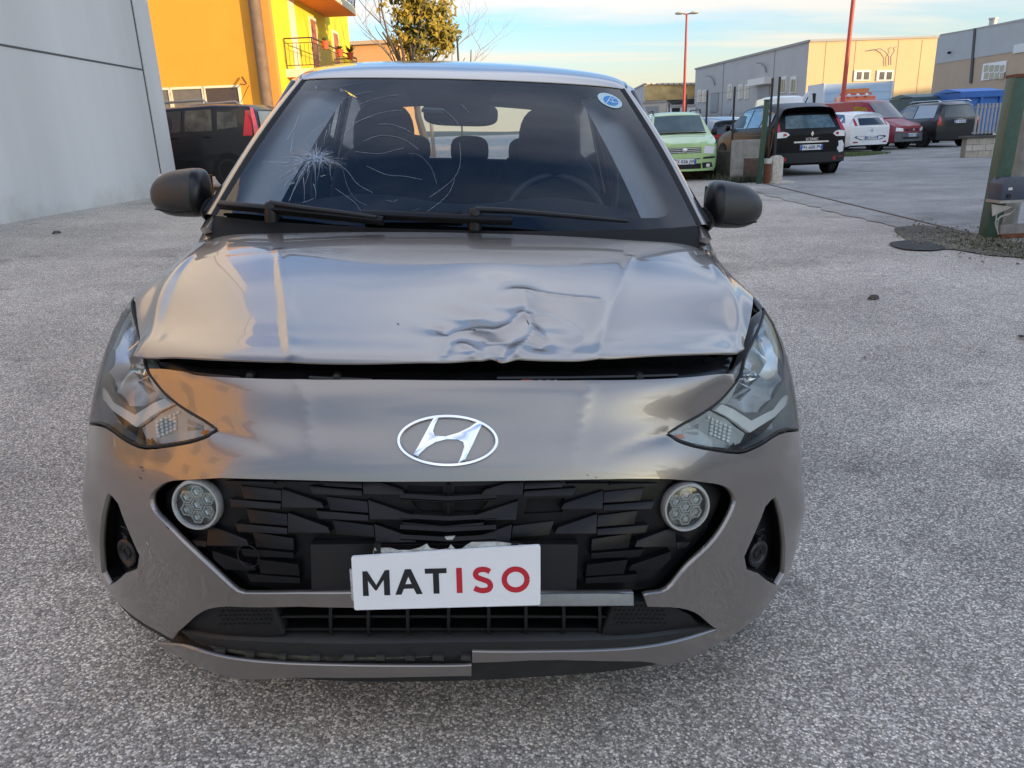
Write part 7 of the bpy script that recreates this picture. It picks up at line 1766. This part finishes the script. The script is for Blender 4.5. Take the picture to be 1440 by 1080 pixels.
mb = MB(); mb.box(-.08,4.25,-.06,.32,zt_,zt_+.06); mb.build('coping', mat('dark_coping', (.07,.065,.06), .9, noise=.3, nscale=8), o, bevel=.006)
FR = empty('grey_railing', (xl+.25, yb_+.12, 0), R(3), 'light grey vertical bar railing standing on the low block wall', 'railing'); zr = height_at(1390,145,yb_+.2)
GREYR = mat('railing_grey', (.30,.31,.31), .5, noise=.1, nscale=5)
for k in range(34):
    x = k*.115; mb = MB(); mb.box(x,x+.045,0,.04,zt_+.10,zr); mb.build('bar', GREYR, FR)
for z in (zt_+.12, zr-.12):
    mb = MB(); mb.box(-.03,3.95,.04,.07,z,z+.045); mb.build('rail', GREYR, FR)
# track of the sliding gate across the yard, kerb edging
def strip(name, pts, w_, h_, m, kind='structure', lab=None):
    P = [np.array([p[0], p[1], gz(p[0], p[1])+.004]) for p in pts]; mb = MB(); polyribbon(mb, [tuple(p) for p in P], (0,0,1), w_, h_); o = mb.build(name, m); tag(o, kind=kind); return o
a, b = gpt(1068,257), gpt(1392,336); TR = [a+(b-a)*t for t in np.linspace(-.02, 1.05, 24)]
strip('gate_track', TR, .018, .010, mat('track_steel', (.11,.085,.065), .7, noise=.4, nscale=9))
off = np.array([.33, .28]); 
M_ROAD = asphalt('road_asphalt', (.34,.335,.325), .5, .25, .8)
def sheet(name, pts, m, dz, dens=.5):
    P = np.array(pts)[:, :2]; lo, hi = P.min(0), P.max(0); gx_ = np.arange(lo[0], hi[0], dens); gy2 = np.arange(lo[1], hi[1], dens)
    g_ = np.array([(x, y) for x in gx_ for y in gy2]); g_ = g_[inside(P, g_) & (seg_dist(P, g_) > dens*.3)] if len(g_) else np.zeros((0,2))
    bp = [];
    for i in range(len(P)):
        u_, v_ = P[i], P[(i+1) % len(P)]; n = max(1, int(np.linalg.norm(v_-u_)/dens))
        for k in range(n): bp.append(u_+(v_-u_)*k/n)
    A = [Vector(p) for p in bp]+[Vector(p) for p in g_]; V, _, Fc, *_r = delaunay_2d_cdt(A, [(i, (i+1) % len(bp)) for i in range(len(bp))], [], 1, 1e-6)
    V = [(v_[0], v_[1], gz(v_[0], v_[1])+dz) for v_ in V]
    fs = []
    for f in Fc:
        q = [np.array(V[i][:2]) for i in f]; ar = np.cross(q[1]-q[0], q[2]-q[0]); fs.append(tuple(f) if ar > 0 else tuple(reversed(f)))
    return tag(mesh(name, V, fs, m, smooth=True), kind='structure')
w1, w2 = TR[0], TR[-1]; n_ = np.array([-(w2-w1)[1], (w2-w1)[0]]); n_ /= np.linalg.norm(n_); n_ = n_ if n_[1] > 0 else -n_
sheet('road', [w1[:2]+n_*.45, w2[:2]+n_*.35, (14, 3), (70, 3), (70, 45), (9.5, 45), (6.8, 20), (4.6,14.2)], M_ROAD, .004, 1.5)
# concrete apron beside the track (rough edge)
rs2 = np.random.RandomState(3); ap = [w1[:2]+n_*.05+(w2-w1)[:2]*t for t in np.linspace(0, 1, 30)] + [w1[:2]+(w2-w1)[:2]*t+n_*(.45+rs2.uniform(-.07,.10)+.35*(1-t)) for t in np.linspace(1, 0, 40)]
sheet('concrete_apron', ap, asphalt('apron_concrete', (.40,.385,.36), .35, .3, .7), .008, .4)
# loose dirt and gravel near the post
M_DIRT = asphalt('gravel_dirt', (.13,.115,.085), 1.3, .5, .35)
dirt = [gpt(*p)[:2] for p in ((1258,322),(1300,318),(1345,325),(1395,333),(1440,345),(1480,352),(1500,372),(1440,364),(1390,360),(1340,352),(1300,350),(1275,338))]
sheet('dirt_patch', catmull(dirt, 4, True), M_DIRT, .010, .2)
sheet('tar_patch', catmull([gpt(*p)[:2] for p in ((1250,344),(1275,340),(1305,343),(1330,350),(1310,354),(1270,352))], 5, True), asphalt('tar', (.05,.05,.05), .5, .2, 1), .014, .2)
rs = random.Random(12); mb = MB()
for k in range(900):
    px = rs.gauss(1370, 55); py = 336+rs.gauss(0, 9)+(px-1340)*.12
    if px < 1255: continue
    p = gpt(min(px,1500), py); s_ = rs.uniform(.004,.022); c = Vector((p[0], p[1], gz(p[0],p[1])+.010+s_*.3)); q = [c+Vector((rs.uniform(-1,1), rs.uniform(-1,1), rs.uniform(-.5,.9))).normalized()*s_ for _ in range(5)]
    mb.add([tuple(v_) for v_ in q], [(0,1,2),(0,2,3),(0,3,4),(1,2,4),(2,3,4),(0,1,4)])
tag(mb.build('gravel', mat('gravel_bits', (.20,.18,.14), .95, noise=.5, nscale=9)), kind='stuff')
# weeds / grass tufts
def tufts(name, spots, n, h, m):
    rs = random.Random(5); vs, fs = [], []
    for (x, y, r_) in spots:
        for k in range(n):
            a = rs.uniform(0, 6.28); d = r_*math.sqrt(rs.random()); bx_, by_ = x+d*math.cos(a), y+d*math.sin(a); z = gz(bx_, by_); l = h*rs.uniform(.4,1.2); b = rs.uniform(0, 6.28); w_ = .006+.006*rs.random(); i = len(vs)
            e = (bx_+l*.5*math.cos(b), by_+l*.5*math.sin(b), z+l); vs += [(bx_-w_*math.sin(b), by_+w_*math.cos(b), z), (bx_+w_*math.sin(b), by_-w_*math.cos(b), z), e]; fs.append((i,i+1,i+2))
    tag(mesh(name, vs, fs, m), kind='stuff')
GRS = leafmat('grass_green', (.035,.05,.012), (.09,.085,.03))
sp = [(*gpt(px,py)[:2], .25) for px, py in ((1400,345),(1425,352),(1450,358),(1380,345),(1470,362),(1415,340))]
tufts('weeds', sp, 90, .045, GRS)
sp = [(float(WX(px,250,ys-.3)[0]), ys-.35, .35) for px in (1030,1042,1052,1060)]+[(float(WX(px,240,ys2-.2)[0]), ys2-.2, .4) for px in (1012,1020)]
tufts('weeds', sp, 220, .16, leafmat('weed_dark', (.02,.03,.012), (.05,.055,.02)))
sp = [(float(WX(px,209,26+i*.3)[0]), 26.3+i*.3, .8) for i, px in enumerate((1194,1204,1214,1224))]
tufts('grass_verge', sp, 900, .10, leafmat('verge_green', (.06,.10,.02), (.12,.15,.04)))
# fallen leaves
LEAF = mat('dead_leaf', (.07,.05,.035), .8, noise=.3, nscale=40)
for (px, py, s_, rz_, lab) in ((1228,421,.052,.3,'curled dark brown fallen leaf on the asphalt right of the car'),(80,329,.055,1.0,'dark fallen leaf lying on the asphalt near the grey wall'),(1216,505,.012,.5,'tiny dark pebble on the asphalt right of the bumper'),(1436,476,.022,2.,'small dark leaf on the asphalt at the right edge'),(1190,1010,.006,1.,None)):
    if not lab: continue
    p = gpt(px, py); mb = MB(); K = 10; vs = []
    for i in range(K+1):
        t = i/K; w_ = math.sin(math.pi*t)**.8*.5*(1+.15*math.sin(t*17)); 
        for q in (-1, -.45, 0, .45, 1): vs.append(((t-.5)*2*s_, q*w_*s_*1.1, .004+.42*s_*math.sin(math.pi*t)*(1-abs(q))*1.4+.1*s_*math.sin(t*9+q)))
    fs = [(i*5+j, i*5+j+1, (i+1)*5+j+1, (i+1)*5+j) for i in range(K) for j in range(4)]; mb.add(vs, fs); o = mb.build('fallen_leaf' if 'leaf' in lab else 'pebble', LEAF, None, smooth=True); o.location = (p[0], p[1], gz(p[0], p[1])+.004); o.rotation_euler = (0,0,rz_); tag(o, lab, 'leaf' if 'leaf' in lab else 'stone')
